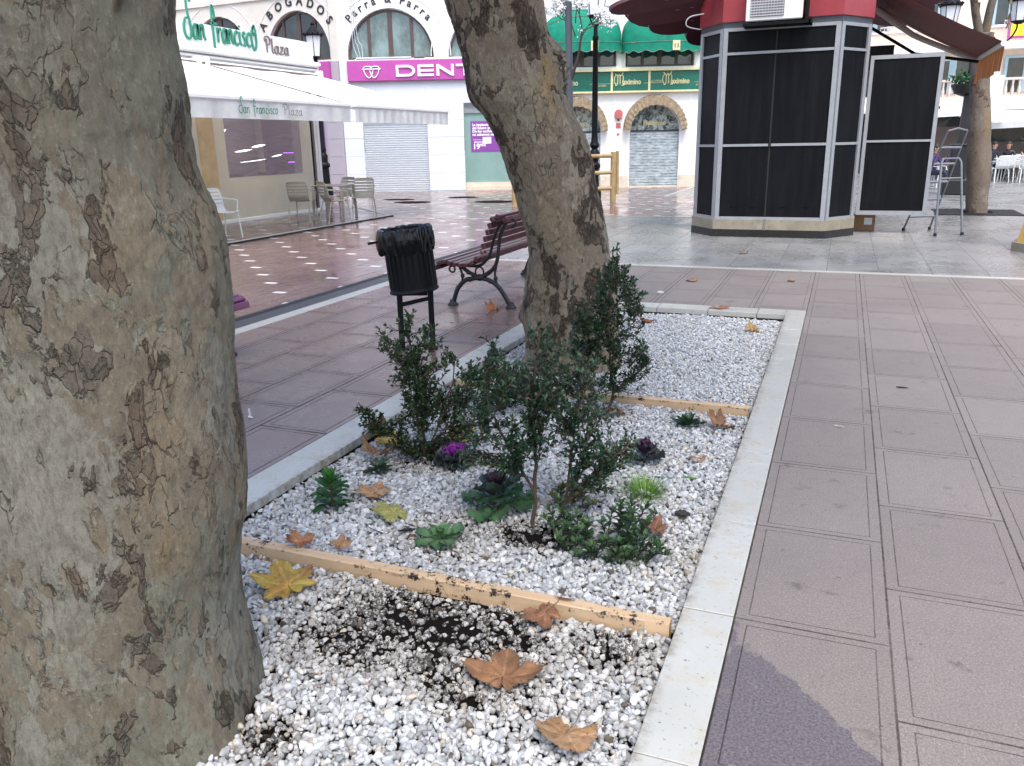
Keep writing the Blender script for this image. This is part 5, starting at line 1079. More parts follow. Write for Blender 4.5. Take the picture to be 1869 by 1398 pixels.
for i, (tx, sz, z) in enumerate((('La implantología', .125, 2.2), ('del futuro ya está', .125, 2.09), ('De los coches eléc', .125, 1.98), ('no sabemos nada', .125, 1.87))): text_mb(b, tx, sz, WALLF(3.90, z, .084), .001, .004, align='LEFT')
text_mb(b, '19', .26, WALLF(3.90, 1.42, .084), .001, .008, align='LEFT'); text_mb(b, '95€', .13, WALLF(4.16, 1.51, .084), .001, .004, align='LEFT'); text_mb(b, 'Financiación desde', .06, WALLF(3.92, 1.72, .084), .001, align='LEFT'); text_mb(b, 'IMPLANTE', .07, WALLF(3.95, 1.63, .084), .001, .002, align='LEFT')
b.box(4.26, 4.56, .080, .084, 1.60, 1.82); b.build('poster_print', M['whitelet'], po)
b = MB(); b.box(-.33, 5.75, -.20, -.001, 3.74, 4.40, .01); sg = b.build('sign', M['magenta'], wb, 30)
b = MB(); b.box(2.35, 5.75, -.10, .0, 4.41, 4.47); b.box(-.05, 2.0, -.16, -.04, 4.40, 4.46); b.build('sign_trim', M['wall'], wb)
b = MB()
# DENTIX-style wide capitals drawn as solid bars
h0, h1, t_ = 3.86, 4.23, .075; y0_, y1_ = -.245, -.20
def bar(x0, z0, x1, z1, w=t_):
    d = Vector((x1 - x0, 0, z1 - z0)).normalized(); n = Vector((-d.z, 0, d.x)) * w / 2; P = [Vector((x0, 0, z0)) + n, Vector((x0, 0, z0)) - n, Vector((x1, 0, z1)) - n, Vector((x1, 0, z1)) + n]
    b.prism([(p.x, p.z) for p in P], y0_, y1_, 'y')
def letD(x, w):
    P = [(x, h0), (x + w * .6, h0)] + [(x + w * .6 + w * .4 * math.sin(PI * k / 12), (h0 + h1) / 2 - (h1 - h0) / 2 * math.cos(PI * k / 12)) for k in range(1, 12)] + [(x + w * .6, h1), (x, h1)]
    Q = [(x + t_ * 1.15, h0 + t_), (x + w * .57, h0 + t_)] + [(x + w * .57 + (w * .43 - t_ * 1.15) * math.sin(PI * k / 12), (h0 + h1) / 2 - ((h1 - h0) / 2 - t_) * math.cos(PI * k / 12)) for k in range(1, 12)] + [(x + w * .57, h1 - t_), (x + t_ * 1.15, h1 - t_)]
    n = len(P); V = [(p[0], y0_, p[1]) for p in P] + [(p[0], y0_, p[1]) for p in Q] + [(p[0], y1_, p[1]) for p in P] + [(p[0], y1_, p[1]) for p in Q]
    F = []
    for i in range(n): j = (i + 1) % n; F += [(i, j, n + j, n + i), (j, i, 2 * n + i, 2 * n + j), (n + i, n + j, 3 * n + j, 3 * n + i)]
    b.add(V, F)
letD(1.36, .66)
def E_(x, w): b.box(x, x + t_ * 1.2, y0_, y1_, h0, h1); [b.box(x + t_ * 1.2, x + w, y0_, y1_, z - t_ / 2, z + t_ / 2) for z in (h0 + t_ / 2, (h0 + h1) / 2, h1 - t_ / 2)]
E_(2.11, .55); b.box(2.76, 2.76 + t_ * 1.2, y0_, y1_, h0, h1); b.box(3.26, 3.26 + t_ * 1.2, y0_, y1_, h0, h1); bar(2.80, h1 - .03, 3.31, h0 + .03, .095)
b.box(3.43, 4.03, y0_, y1_, h1 - t_, h1); b.box(3.68, 3.68 + t_ * 1.2, y0_, y1_, h0, h1 - t_); b.box(4.12, 4.21, y0_, y1_, h0, h1); bar(4.30, h0, 4.86, h1, .095); bar(4.30, h1, 4.86, h0, .095)
b.build('lettering', M['whitelet'], sg)
b = MB()
L2 = [(.19, 4.10), (.83, 4.10)]; b.tube([(.19, -.22, 4.12), (.84, -.22, 4.12)], .018, 6)
for sx in (-1, 1): b.tube([(p[0], -.225, p[1]) for p in catmull([(.51 + sx * .0, 4.13), (.51 + sx * .02, 4.19), (.51 + sx * .22, 4.20), (.51 + sx * .27, 4.12), (.51 + sx * .20, 3.93), (.51 + sx * .09, 3.84), (.51 + sx * .0, 3.92), (.51 - sx * .06, 4.08)], 6)], .018, 6)
b.build('logo', M['whitelet'], sg)
# cables running down the corner
b = MB()
for dx in (-.02, .05, .12):
    P = [(SC_ - .02 + dx + .55, -.03, 8.5), (SC_ + .55 + dx, -.03, 5.3 + dx), (SC_ + .58 + dx * 2, -.03, 4.9), (.1 + dx, -.12, 4.45)]; b.tube(catmull(P, 6), .012, 5)
b.tube([(0.0, -.14, 4.47), (1.9, -.14, 4.47)], .04, 8); b.build('cables', M['whitedull'], wb, 60)
# jeweller: signs, awnings, arched shutters
b = MB(); b.box(6.3, 13.2, -.14, -.001, 3.25, 3.88); js = b.build('shop_sign', M['gsign'], wb)
b = MB(); b.box(6.3, 13.2, -.24, -.001, 3.88, 3.97)
for x in (6.32, 8.76, 10.04, 12.2): b.box(x - .035, x + .035, -.155, -.141, 3.25, 3.88)
b.box(6.3, 13.2, -.18, -.001, 3.19, 3.25); b.build('sign_trim', M['goldtrim'], js)
for x in (7.25, 9.40, 11.05, 12.7):
    b = MB(); text_mb(b, 'aximino', .24, WALLF(x - .24, 3.46, -.15), .004, .008, .78, 'LEFT')
    for pts in ([(x - .50, 3.44), (x - .56, 3.58), (x - .53, 3.72), (x - .45, 3.76), (x - .44, 3.60), (x - .45, 3.46), (x - .52, 3.42)], [(x - .44, 3.70), (x - .38, 3.78), (x - .36, 3.62), (x - .36, 3.46)], [(x - .37, 3.70), (x - .29, 3.77), (x - .25, 3.66), (x - .27, 3.50), (x - .22, 3.44), (x - .30, 3.43)], [(x - .53, 3.82), (x - .48, 3.75)], [(x - .26, 3.84), (x - .31, 3.75)]):
        b.tube([(p[0], -.153, p[1]) for p in catmull(pts, 4)], .017, 5)
    b.build('lettering', M['gold'], js)
b = MB()
for (a, c) in ((8.0, 8.72), (8.80, 8.98), (9.86, 10.0), (10.08, 10.55), (11.58, 12.2)): b.box(a, c, -.146, -.142, 3.485, 3.495)
text_mb(b, 'ALTA JOYERIA', .075, WALLF(8.33, 3.40, -.15), .002, shear=.3); text_mb(b, 'JOYEROS', .09, WALLF(10.28, 3.52, -.15), .002, shear=.3); text_mb(b, 'ALTA JOYERIA', .075, WALLF(11.86, 3.38, -.15), .002, shear=.3)
b.build('small_lettering', M['gold'], js)
def dome_awning(cx, r, zb, rise, out, par):
    b = MB(); nu, nv = 28, 10; V = []
    for j in range(nv + 1):
        t = j / nv; 
        for i in range(nu + 1):
            a = PI * i / nu; x = cx - r * math.cos(a); dome = math.sin(a) ** .8
            yy = -out * math.sin(t * PI / 2) * dome - .01; zz = zb + .28 + (rise - .05) * math.cos(t * PI / 2) * math.sin(a) ** .55
            V.append((x, yy, zz))
    b.add(V, [(j * (nu + 1) + i, j * (nu + 1) + i + 1, (j + 1) * (nu + 1) + i + 1, (j + 1) * (nu + 1) + i) for j in range(nv) for i in range(nu)])
    aw = b.build('green_awning', M['awngreen'], par, 180)
    b = MB(); n = 84; V = []
    for i in range(n + 1):
        a = PI * i / n; x = cx - r * math.cos(a); yy = -out * math.sin(a) ** .8 - .012; V += [(x, yy, zb + .28), (x, yy - .01, zb - .01 + .035 * math.cos(i / n * 2 * PI * 8.5))]
    b.add(V, [(2 * i, 2 * i + 1, 2 * i + 3, 2 * i + 2) for i in range(n)]); b.build('scalloped_valance', M['awngreen'], aw, 180)
    b = MB()
    for i in range(n): b.tube([(V[2 * i + 1][0], V[2 * i + 1][1] - .004, V[2 * i + 1][2]), (V[2 * i + 3][0], V[2 * i + 3][1] - .004, V[2 * i + 3][2])], .012, 4, False)
    for tt in (0.45, 1.0):
        P = []
        for i in range(25):
            a = PI * i / 24; P.append((cx - r * math.cos(a), -out * math.sin(tt * PI / 2) * math.sin(a) ** .8 - .02, zb + .285 + (rise - .05) * math.cos(tt * PI / 2) * math.sin(a) ** .55))
        b.tube(P, .010, 4, False)
    b.build('piping', M['dirtycanvas'], aw)
    b = MB(); b.box(cx + .28, cx + .52, -out - .05, -out - .015, zb + .0, zb + .30); nb = b.build('number_plate', M['goldtrim'], aw)
    b = MB(); text_mb(b, '11', .2, WALLF(cx + .40, zb + .07, -out - .053), .002, .004); b.build('numerals', M['blacklet'], nb)
dome_awning(7.72, 1.34, 4.50, 1.12, .75, wb); dome_awning(10.42, 1.34, 4.46, 1.12, .75, wb)
def arch_shutter(cx, par):
    b = MB(); r = .86; n = 19
    for k in range(n):
        z0 = .06 + k * 1.85 / n; z1 = z0 + 1.85 / n
        b.add([(cx - r, .14, z0), (cx + r, .14, z0), (cx + r, .10, z0 + .03), (cx - r, .10, z0 + .03), (cx - r, .10, z1 - .03), (cx + r, .10, z1 - .03), (cx + r, .14, z1), (cx - r, .14, z1)], [(0, 1, 2, 3), (3, 2, 5, 4), (4, 5, 6, 7)])
    b.box(cx - r, cx + r, .08, .13, .0, .06); b.build('roller_shutter', M['galv'], par)
    b = MB(); b.box(cx - r, cx + r, .07, .12, 1.90, 1.95); b.build('shutter_rail', M['blacklet'], par)
    b = MB(); A = [(cx - r, 1.95)] + arch_pts(cx, 1.95, r, .84) + [(cx + r, 1.95)]; b.add([(p[0], .13, p[1]) for p in A], [tuple(range(len(A) - 1, -1, -1))]); fl = b.build('fanlight', M['fanlight'], par)
    b = MB(); text_mb(b, 'Maximino', .22, WALLF(cx, 2.12, .12), .001, .006, .9); b.build('gilt_lettering', M['gold'], fl)
    # scalloped canvas hood round the arch
    b = MB(); V = []; n = 60
    for i in range(n + 1):
        a = PI * i / n; c, s_ = math.cos(a), math.sin(a); sc = .045 * abs(math.sin(i / n * PI * 13))
        fz = .035 * math.sin(i * 2.1); V += [(cx - 1.10 * c, -.02, 1.98 + 1.14 * s_), (cx - (1.08 + fz) * c, -.30 + fz, 1.96 + (1.10 + fz) * s_), (cx - (.86 + sc * .6) * c, -.33, 1.90 + (.84 + sc) * s_ + (.0 if 0 < i < n else 0))]
    b.add(V, [(3 * i + j, 3 * i + j + 1, 3 * i + j + 4, 3 * i + j + 3) for i in range(n) for j in range(2)]); b.build('canvas_hood', M['awnbrown'], par, 60)
arch_shutter(10.29, wb); arch_shutter(7.55, wb)
b = MB()
for a, c in ((6.3, 6.66), (8.42, 9.40), (11.18, 13.5)): b.box(a, c, -.05, -.002, 0, .42)
b.box(6.6, 13.5, -.03, .16, 0.0, .05); b.build('plinth', M['plinth'], wb)
b = MB(); b.prism([(9.02 + .15 * math.cos(PI / 8 + k * PI / 4), 2.50 + .16 * math.sin(PI / 8 + k * PI / 4)) for k in range(8)], -.10, -.002, 'y'); b.build('alarm_box', M['red'], wb)
b = MB(); b.box(8.94, 9.10, -.02, -.002, 2.04, 2.20); b.box(8.97, 9.06, -.02, -.002, 1.80, 1.86); b.build('wall_plate', M['red'], wb)
b = MB(); b.box(8.99, 9.05, -.03, -.002, 2.28, 2.33); b.build('door_bell', M['blacklet'], wb)

# ------------------------------------------------------------------ restaurant tent
rt = thing('restaurant_tent', 'cream restaurant tent with green script sign and clear window', 'tent', (-12.5, 0, 0))
W = lambda y, z, x=0.0: frame4((x, y, z), (0, 1, 0), (0, 0, 1))      # text on a wall that faces +x
b = MB(); b.box(-5, -.0, 6.5, 18.3, 3.30, 3.42)
b.box(-.10, 0.0, 6.5, 18.32, 3.60, 4.06); b.box(-4.8, -.1, 18.22, 18.32, 3.45, 4.06)
b.build('fascia', M['white'], rt)
b = MB(); b.box(-.12, .16, 6.5, 18.42, 3.50, 3.60, .03); b.box(-.12, .10, 6.5, 18.38, 3.40, 3.52, .02); b.box(.0, .16, 6.5, 14.12, 3.22, 3.34, .03); b.box(.0, .16, 14.2, 18.3, 3.22, 3.34, .03)
for y in (6.6, 13.98, 14.22, 18.25): b.box(-.02, .24, y, y + .10, 3.16, 3.40, .01)
b.build('awning_cassette', M['white'], rt, 30)
b = MB(); b.box(.165, .185, 6.5, 18.2, 3.26, 3.30); b.box(.105, .115, 6.5, 18.3, 3.44, 3.47); b.build('cassette_gap', M['letgrey'], rt)
b = MB(); script_mb(b, 'San FranciscO', .42, W(13.92, 3.74, .01), .042, .028, .91); b.build('green_lettering', M['letgreen'], rt)
b = MB(); script_mb(b, 'Plaza', .245, W(16.42, 3.68, .01), .028, .024, 1.6); b.build('brown_lettering', M['letgrey'], rt)
b = MB(); b.box(-.02, .0, 13.95, 14.45, .08, 3.3); b.build('side_strip', M['ochre'], rt)
b = MB(); b.box(-.015, .0, 6.5, 13.95, .08, 3.3); b.box(-.015, .0, 14.45, 14.78, .08, 3.3); b.box(-.015, 0, 14.78, 17.5, .08, .98); b.box(-.015, 0, 14.78, 17.5, 2.6, 3.3); b.box(-.015, 0, 17.5, 18.0, .08, 3.3)
b.box(-5, -.02, 18.24, 18.26, .08, 3.3); b.build('tarpaulin', M['cream'], rt)
b = MB(); b.box(-.012, -.006, 14.76, 17.52, .96, 2.62); b.build('clear_window', M['vinyl'], rt)
b = MB(); b.box(-.05, .03, 6.5, 18.05, .0, .09, .01); b.box(-.06, .0, 17.93, 18.0, 0, 3.3); b.box(-.06, .0, 18.10, 18.2, 0, 3.3); b.box(-.06, .02, 18.2, 18.3, 0, 3.3); b.build('post', M['white'], rt, 30)
b = MB(); b.box(-.055, -.01, 18.0, 18.1, 0.0, 3.3); b.build('post_gap', M['letgrey'], rt)
# things behind the clear window
b = MB(); b.box(-1.2, -1.1, 12, 17.2, 0, 3.2); b.build('inner_wall', M['shadegrey'], rt)
b = MB(); b.tube([(-.6, 12, 3.1), (-.6, 17.8, 3.1)], .03, 8); b.build('added_fill_tube', M['whiteglow'], rt)  # added light source, brightens the space behind the vinyl
b = MB(); b.box(-1.0, -.9, 14.4, 15.5, 0.9, 3.2); b.box(-2.4, -2.3, 18.0, 18.2, 0, 3.2); b.box(-.7, -.6, 16.95, 18.0, .0, 3.2); b.build('plum_curtain', M['violetcloth'], rt)
b = MB(); b.box(-.5, -.4, 14.95, 15.3, .95, 1.22); b.build('till_screen', M['lampglass'], rt)
for (y0, y1, z) in ((17.05, 17.44, 1.47), (17.2, 17.46, 1.25)): b = MB(); b.tube([(-.2, y0, z), (-.2, y1, z)], .012, 6); b.build('neon_tube', M['neon'], rt)
for (y, z, l, r_) in ((15.95, 1.62, .5, .035), (15.35, 1.52, .6, .03), (16.65, 1.39, .4, .022), (15.5, 1.29, .9, .010), (15.0, 1.95, .14, .022)): b = MB(); b.tube([(-.25, y, z), (-.25, y + l * .3, z + .012), (-.25, y + l * .7, z + .03), (-.25, y + l, z + .05)], [.003, r_ * .6, r_ * .6, .003], 8); b.build('glow_streak', M['whiteglow'], rt, 180)  # glowing slivers drawn in for the bright highlights on the vinyl
b = MB()
for y in (14.62, 15.5, 16.5, 17.2): b.prism([(y + .25 * q[0], .9 + .14 * q[1]) for q in ((-1, -1), (1, -1), (1, .6), (.8, 1), (-.8, 1), (-1, .6))], -.42, -.38, 'x')
b.build('inner_chair_backs', M['letgrey'], rt)
def awning(label, y0, y1, mk_text):
    th = thing('awning', label, 'awning', (-12.5, 0, 0), 0, 'long white awnings of the restaurant tent')
    b = MB(); nx_, ny_ = 14, 24; V = []
    x0, z0, x1, z1 = .12, 3.28, 3.57, 2.36
    for i in range(nx_ + 1):
        for j in range(ny_ + 1):
            t = i / nx_; y = y0 + (y1 - y0) * j / ny_; V.append((x0 + (x1 - x0) * t, y, z0 + (z1 - z0) * t - .05 * math.sin(PI * t) * math.sin(PI * j / ny_) - .012 * math.sin(j * .8)))
    b.add(V, [(i * (ny_ + 1) + j, (i + 1) * (ny_ + 1) + j, (i + 1) * (ny_ + 1) + j + 1, i * (ny_ + 1) + j + 1) for i in range(nx_) for j in range(ny_)]); b.build('canopy', M['fabric'], th, 180)
    b = MB(); b.box(3.53, 3.62, y0 - .02, y1 + .02, 2.31, 2.39, .02)
    for yy in (y0 + .15, y1 - .15): b.tube([(.1, yy, 3.2), (1.6, yy, 2.62), (3.5, yy, 2.30)], .022, 6)
    b.build('front_bar', M['white'], th, 30)
    b = MB(); V = []; n = 90
    for j in range(n + 1):
        y = y0 + (y1 - y0) * j / n; w_ = .012 * math.sin(j * .9) + .012 * mn.noise((y * 2.3, 0, y0)); V += [(3.60, y, 2.32), (3.60 + w_, y, 2.19), (3.60 + w_ * 1.8, y, 2.045 - .012 * (j in (0, n)))]
    b.add(V, [(3 * j + k, 3 * j + k + 1, 3 * j + k + 4, 3 * j + k + 3) for j in range(n) for k in range(2)]); va = b.build('valance', M['fabricgrey'], th, 180)
    if mk_text:
        b = MB(); wd = script_mb(b, 'San Francisco', .128, W(10.87, 2.13, 3.64), .015, .002, 1.32); b.build('green_print', M['letgreen'], va)
        b = MB(); script_mb(b, 'Plaza', .125, W(11.98, 2.12, 3.64), .010, .002, 1.9); b.build('grey_print', M['letgrey'], va)
    return th
awning('long white awning whose valance reads San Francisco Plaza', 6.4, 14.14, True)
awning('shorter blank white awning reaching right from the tent', 14.30, 18.42, False)

# ------------------------------------------------------------------ cafe chairs and table
def make_chair(label, mat, loc, rz, group):
    """local: seat faces -y; origin on the floor under the seat"""
    th = thing('cafe_chair', label, 'chair', loc, rz, group); sh = MB()
    # one moulded shell: seat that bends up into a slatted back
    prof = [(-.24, .455), (-.21, .462), (-.10, .448), (.06, .437), (.16, .445), (.20, .475), (.225, .54)]
    V = []; nw = 10
    for (y, z) in prof:
        for k in range(nw + 1): u = -1 + 2 * k / nw; V.append((.225 * u, y, z + .02 * u * u))
    sh.add(V, [(i * (nw + 1) + k, i * (nw + 1) + k + 1, (i + 1) * (nw + 1) + k + 1, (i + 1) * (nw + 1) + k) for i in range(len(prof) - 1) for k in range(nw)])
    st = MB(); st.v = list(sh.v); 
    sh.build('seat', mat, th, 180)
    bk = MB(); zz = [.545, .60, .615, .665, .68, .73, .745, .795, .81, .86]
    for a, c in zip(zz[::2], zz[1::2]):
        V = []
        for z in (a, c):
            y = .225 + (z - .54) * .26
            for k in range(nw + 1): u = -1 + 2 * k / nw; wdt = .225 - .03 * max(0, (z - .8) / .06); V += [(wdt * u, y + .035 * (1 - u * u), z), (wdt * u, y + .035 * (1 - u * u) + .012, z)]
        m = 2 * (nw + 1); F = []
        for k in range(nw): F += [(2 * k, 2 * k + 2, m + 2 * k + 2, m + 2 * k), (2 * k + 1, m + 2 * k + 1, m + 2 * k + 3, 2 * k + 3), (m + 2 * k, m + 2 * k + 2, m + 2 * k + 3, m + 2 * k + 1), (2 * k, 2 * k + 1, 2 * k + 3, 2 * k + 2)]
        bk.add(V, F)
    for sx in (-1, 1): bk.tube([(sx * .222, .222, .53), (sx * .222, .26, .68), (sx * .215, .31, .84), (sx * .18, .33, .868), (0, .345, .872)], [.011] * 5, 6)
    bk.build('backrest', mat, th, 40)
    for sx in (-1, 1):
        b = MB(); b.tube(catmull([(sx * .225, .265, .70), (sx * .255, .10, .69), (sx * .262, -.12, .675), (sx * .255, -.17, .64), (sx * .235, -.17, .52), (sx * .225, -.16, .46)], 4), .0125, 6); b.build('armrest', mat, th, 50)
        b = MB(); b.tube(catmull([(sx * .19, -.14, .455), (sx * .215, -.19, .42), (sx * .235, -.24, .0)], 4), .0135, 7); b.build('leg', mat, th, 50)
        b = MB(); b.tube(catmull([(sx * .19, .14, .445), (sx * .215, .20, .41), (sx * .24, .29, .0)], 4), .0135, 7); b.build('leg', mat, th, 50)
    return th
gp = 'cafe chairs on the terrace under the white awnings'
c0 = make_chair('whitish slatted chair alone in front of the tent at the left', M['chairw'], (-10.55, 12.15, .02), math.radians(75), gp)
c1 = make_chair('beige slatted chair with its back to the viewer, left of the cafe table', M['chair'], (-10.98, 15.25, .02), math.radians(195), gp)
copy_thing(c1, (-10.12, 15.22, .02), math.radians(148), 'beige chair in front of the cafe table, seen from behind', gp)
copy_thing(c1, (-10.05, 16.25, .02), math.radians(25), 'beige chair rightmost at the cafe table, facing left', gp)
copy_thing(c1, (-11.0, 16.75, .02), math.radians(-15), 'beige chair behind the cafe table, only its top showing', gp)
def cafe_table(label, loc, rz, mat, h=.74, w=.36):
    t_ = thing('cafe_table', label, 'table', loc, rz); b = MB(); b.box(-w, w, -w, w, h - .025, h, .01); b.build('tabletop', mat, t_, 30)
    for sx in (-1, 1):
        for sy in (-1, 1): b = MB(); b.add([(sx * (w - .03) + dx * .028, sy * (w - .03) + dy * .028, h - .025) for dx, dy in ((-1, -1), (1, -1), (1, 1), (-1, 1))] + [(sx * (w + .0) + dx * .018, sy * (w + .0) + dy * .018, 0) for dx, dy in ((-1, -1), (1, -1), (1, 1), (-1, 1))], [(0, 1, 2, 3), (4, 7, 6, 5), (0, 4, 5, 1), (1, 5, 6, 2), (2, 6, 7, 3), (3, 7, 4, 0)]); b.build('leg', mat, t_)
    return t_
cafe_table('square beige cafe table among the four beige chairs', (-10.62, 15.95, .02), .15, M['chair'], .76)
cafe_table('white cafe table half hidden behind the nearest tree', (-10.75, 11.45, .02), .1, M['chairw'], .78)

# ------------------------------------------------------------------ street lamps
def lantern(par, c, w=.2, h=.42):
    cx, cy, cz = c; r1, r0 = w, w * .72
    b = MB(); b.lathe([(r0, cz), (r1, cz + h), (r1 * .9, cz + h + .01)], 6, cx, cy); b.build('glass', M['lampglass'], par, 20)
    b = MB()
    for k in range(6): a = 2 * PI * k / 6; b.tube([(cx + r0 * math.cos(a), cy + r0 * math.sin(a), cz - .01), (cx + r1 * math.cos(a), cy + r1 * math.sin(a), cz + h)], .012, 5)
    b.lathe([(r0 * .5, cz - .08), (r0 * 1.05, cz - .02), (r0 * 1.05, cz)], 6, cx, cy)
    b.lathe([(r1 * 1.18, cz + h - .01), (r1 * 1.22, cz + h + .03), (r1 * .95, cz + h + .10), (r1 * .6, cz + h + .2), (r1 * .3, cz + h + .28), (r1 * .22, cz + h + .32), (r1 * .3, cz + h + .36), (.015, cz + h + .45)], 12, cx, cy)
    for k in range(12): a = 2 * PI * k / 12; b.ball((cx + r1 * 1.2 * math.cos(a), cy + r1 * 1.2 * math.sin(a), cz + h + .06), .028, 6, 5)
    b.build('cap', M['black'], par, 40)
lp = thing('street_lamp', 'black street lamp with round white lantern beside the tent corner', 'street lamp', (-16.35, 24.1, 0))
b = MB(); b.lathe([(.24, 0), (.24, .25), (.17, .3), (.15, .9), (.2, .95), (.2, 1.02), (.13, 1.1), (.15, 1.3), (.09, 1.4), (.11, 1.5), (.075, 1.6), (.06, 4.35), (.09, 4.4), (.05, 4.5)], 16)
b.build('post', M['black'], lp, 40); lantern(lp, (-.02, 0, 4.42), .27, .62)
lp = thing('street_lamp', 'tall black street lamp right of the leaning tree', 'street lamp', (-6.45, 22.7, 0))
b = MB(); b.lathe([(.2, 0), (.2, .25), (.14, .3), (.12, .85), (.17, .9), (.17, .98), (.10, 1.05), (.15, 1.2), (.15, 1.3), (.08, 1.4), (.14, 1.5), (.10, 1.6), (.085, 1.75), (.07, 4.2), (.085, 4.22), (.085, 4.3), (.06, 4.32), (.05, 4.6)], 16, -.06); b.build('post', M['black'], lp, 40)
b = MB()
for sx in (-1, 1): b.tube(catmull([(-.06, 0, 4.5), (-.06 + sx * .10, 0, 4.62), (-.06 + sx * .17, 0, 4.78)], 5), .02, 6)
b.lathe([(.19, 4.76), (.2, 4.8), (.18, 4.8)], 16, -.06); b.build('bracket', M['black'], lp, 40); lantern(lp, (-.06, 0, 4.82), .30, .75)
# decorative blossom tree pole
dp = thing('blossom_pole', 'grey pole with white artificial blossom branches, left of the tall lamp', 'decorated pole', (-6.58, 20.78, 0))
b = MB(); b.tube([(0, 0, 0), (-.03, 0, 1.2), (-.08, 0, 4.9)], [.105, .10, .085], 14); b.build('pole', M['darkband'], dp, 60)
b = MB(); bl = MB(); tips = []
def branch(p, d, L, r, k):
    q = p + d * L; b.tube([p, (p + q) / 2 + rv() * L * .05, q], [r, r * .8, r * .6], 5)
    if k == 0: tips.append(q); return
    for _ in range(3): branch(q if random.random() < .6 else p + d * L * random.uniform(.5, 1), (d + rv() * .75 + Vector((0, 0, .05))).normalized(), L * random.uniform(.5, .8), r * .6, k - 1)
branch(Vector((-.0, -.02, 3.1)), Vector((.28, -.1, 1)).normalized(), 1.15, .045, 0)
for st_, d_ in (((.25, -.1, 4.0), (.5, 0, .75)), ((.3, -.12, 4.2), (.95, 0, .3)), ((.3, -.12, 4.25), (-.2, 0, 1)), ((.0, 0, 4.3), (-.6, .1, .7)), ((.1, 0, 4.4), (.1, .1, 1)), ((-.05, 0, 4.5), (-.35, 0, .9)), ((.1, 0, 4.1), (-.25, 0, .8))): branch(Vector(st_), Vector(d_).normalized(), .38, .018, 3)
b.build('branch', M['twigdark'], dp, 60)
for q in tips:
    for _ in range(12):
        c = q + rv() * abs(random.gauss(0, .09)); bl.ball(c, random.uniform(.010, .022), 5, 4)
bl.build('blossom', M['whitelet'], dp, 180)

# bamboo-coloured railing
bf = thing('wooden_railing', 'varnished round-pole railing behind the leaning tree', 'railing', (-8.1, 20.64, 0), math.atan2(1.69, 2.24)); Lf = 2.8
for x, hh in ((0, 1.3), (Lf, 1.32)): b = MB(); b.tube([(x, 0, 0), (x, 0, hh)], .08, 12); b.build('post', M['bamboo'], bf, 40)
b = MB(); b.tube([(Lf + .14, .06, .0 + .18), (Lf + .14, .06, 1.34)], .045, 10); b.build('side_pole', M['bamboo'], bf, 40)
for z in (1.22, .78, .36): b = MB(); b.tube([(0, 0, z), (Lf, 0, z)], .055, 10); b.build('rail', M['bamboo'], bf, 40)

# ------------------------------------------------------------------ kiosk
kz = thing('kiosk', 'black panelled octagonal kiosk with red fascia and grey frames', 'kiosk', (0, 14.45, 0))
OUT = [(-2.43, .55), (-2.0, 0), (-.24, 0), (.18, .62), (.18, 4.0), (-.24, 4.6), (-2.0, 4.6), (-2.43, 4.0)]
def off(P, d):
    c = Vector((sum(p[0] for p in P) / len(P), sum(p[1] for p in P) / len(P))); n = len(P); R = []
    for i in range(n):
        p0, p1, p2 = (Vector(P[(i + k) % n]) for k in (-1, 0, 1)); e1 = (p1 - p0).normalized(); e2 = (p2 - p1).normalized(); n1 = Vector((e1.y, -e1.x)); n2 = Vector((e2.y, -e2.x)); m = (n1 + n2).normalized(); R.append(tuple(p1 + m * d / max(.3, m.dot(n1))))
    return R
b = MB(); b.prism(off(OUT, .05), 0, .125); b.build('black_skirting', M['blacktile'], kz)
b = MB(); b.prism(off(OUT, .045), .125, .29); b.build('stone_base', M['sandst'], kz)
b = MB(); b.prism(OUT, .29, 3.30); b.build('black_panels', M['bpanel'], kz)
b = MB(); b.prism(off(OUT, .02), 3.30, 3.39); b.build('slate_band', M['darkband'], kz)
b = MB(); b.prism(off(OUT, .05), 3.39, 4.4); b.build('red_fascia', M['redf'], kz)
b = MB()
def fbar(p, q, s0, s1, z0, z1, t=.028):
    p = Vector(p); q = Vector(q); d = (q - p).normalized(); n = Vector((d.y, -d.x)); A = p + d * s0; B = p + d * s1
    b.prism([tuple(A - n * .002), tuple(B - n * .002), tuple(B + n * t), tuple(A + n * t)][::1], z0, z1)
n = len(OUT)
for i in range(n):
    p, q = OUT[i], OUT[(i + 1) % n]; L = (Vector(q) - Vector(p)).length; fr_ = .07
    fbar(p, q, 0, fr_, .29, 3.30); fbar(p, q, L - fr_, L, .29, 3.30)
    for z0, z1 in ((.29, .335), (1.475, 1.515), (2.895, 2.935), (3.25, 3.30)): fbar(p, q, fr_ + .001, L - fr_ - .001, z0, z1, .022)
b.build('frame', M['frame'], kz, 30)
b = MB(); b.box(-1.19, -1.165, -.008, .0, .335, 3.25); b.box(-1.2, -1.155, -.02, 0, 2.90, 2.93); b.box(-1.2, -1.155, -.026, 0, 1.47, 1.52); b.build('panel_joint', M['rubber'], kz)
b = MB(); b.tube([(-1.17, -.05, .30), (-1.18, -.06, .12)], .012, 8); b.build('bolt', M['alu'], kz)
for x in (-1.78, -1.47, -1.0, -.62): b = MB(); b.box(x, x + .16, -.006, 0, .52, .66); b.box(x + .02, x + .14, -.012, -.006, .50, .53); b.build('vent_flap', M['bpanel'], kz)
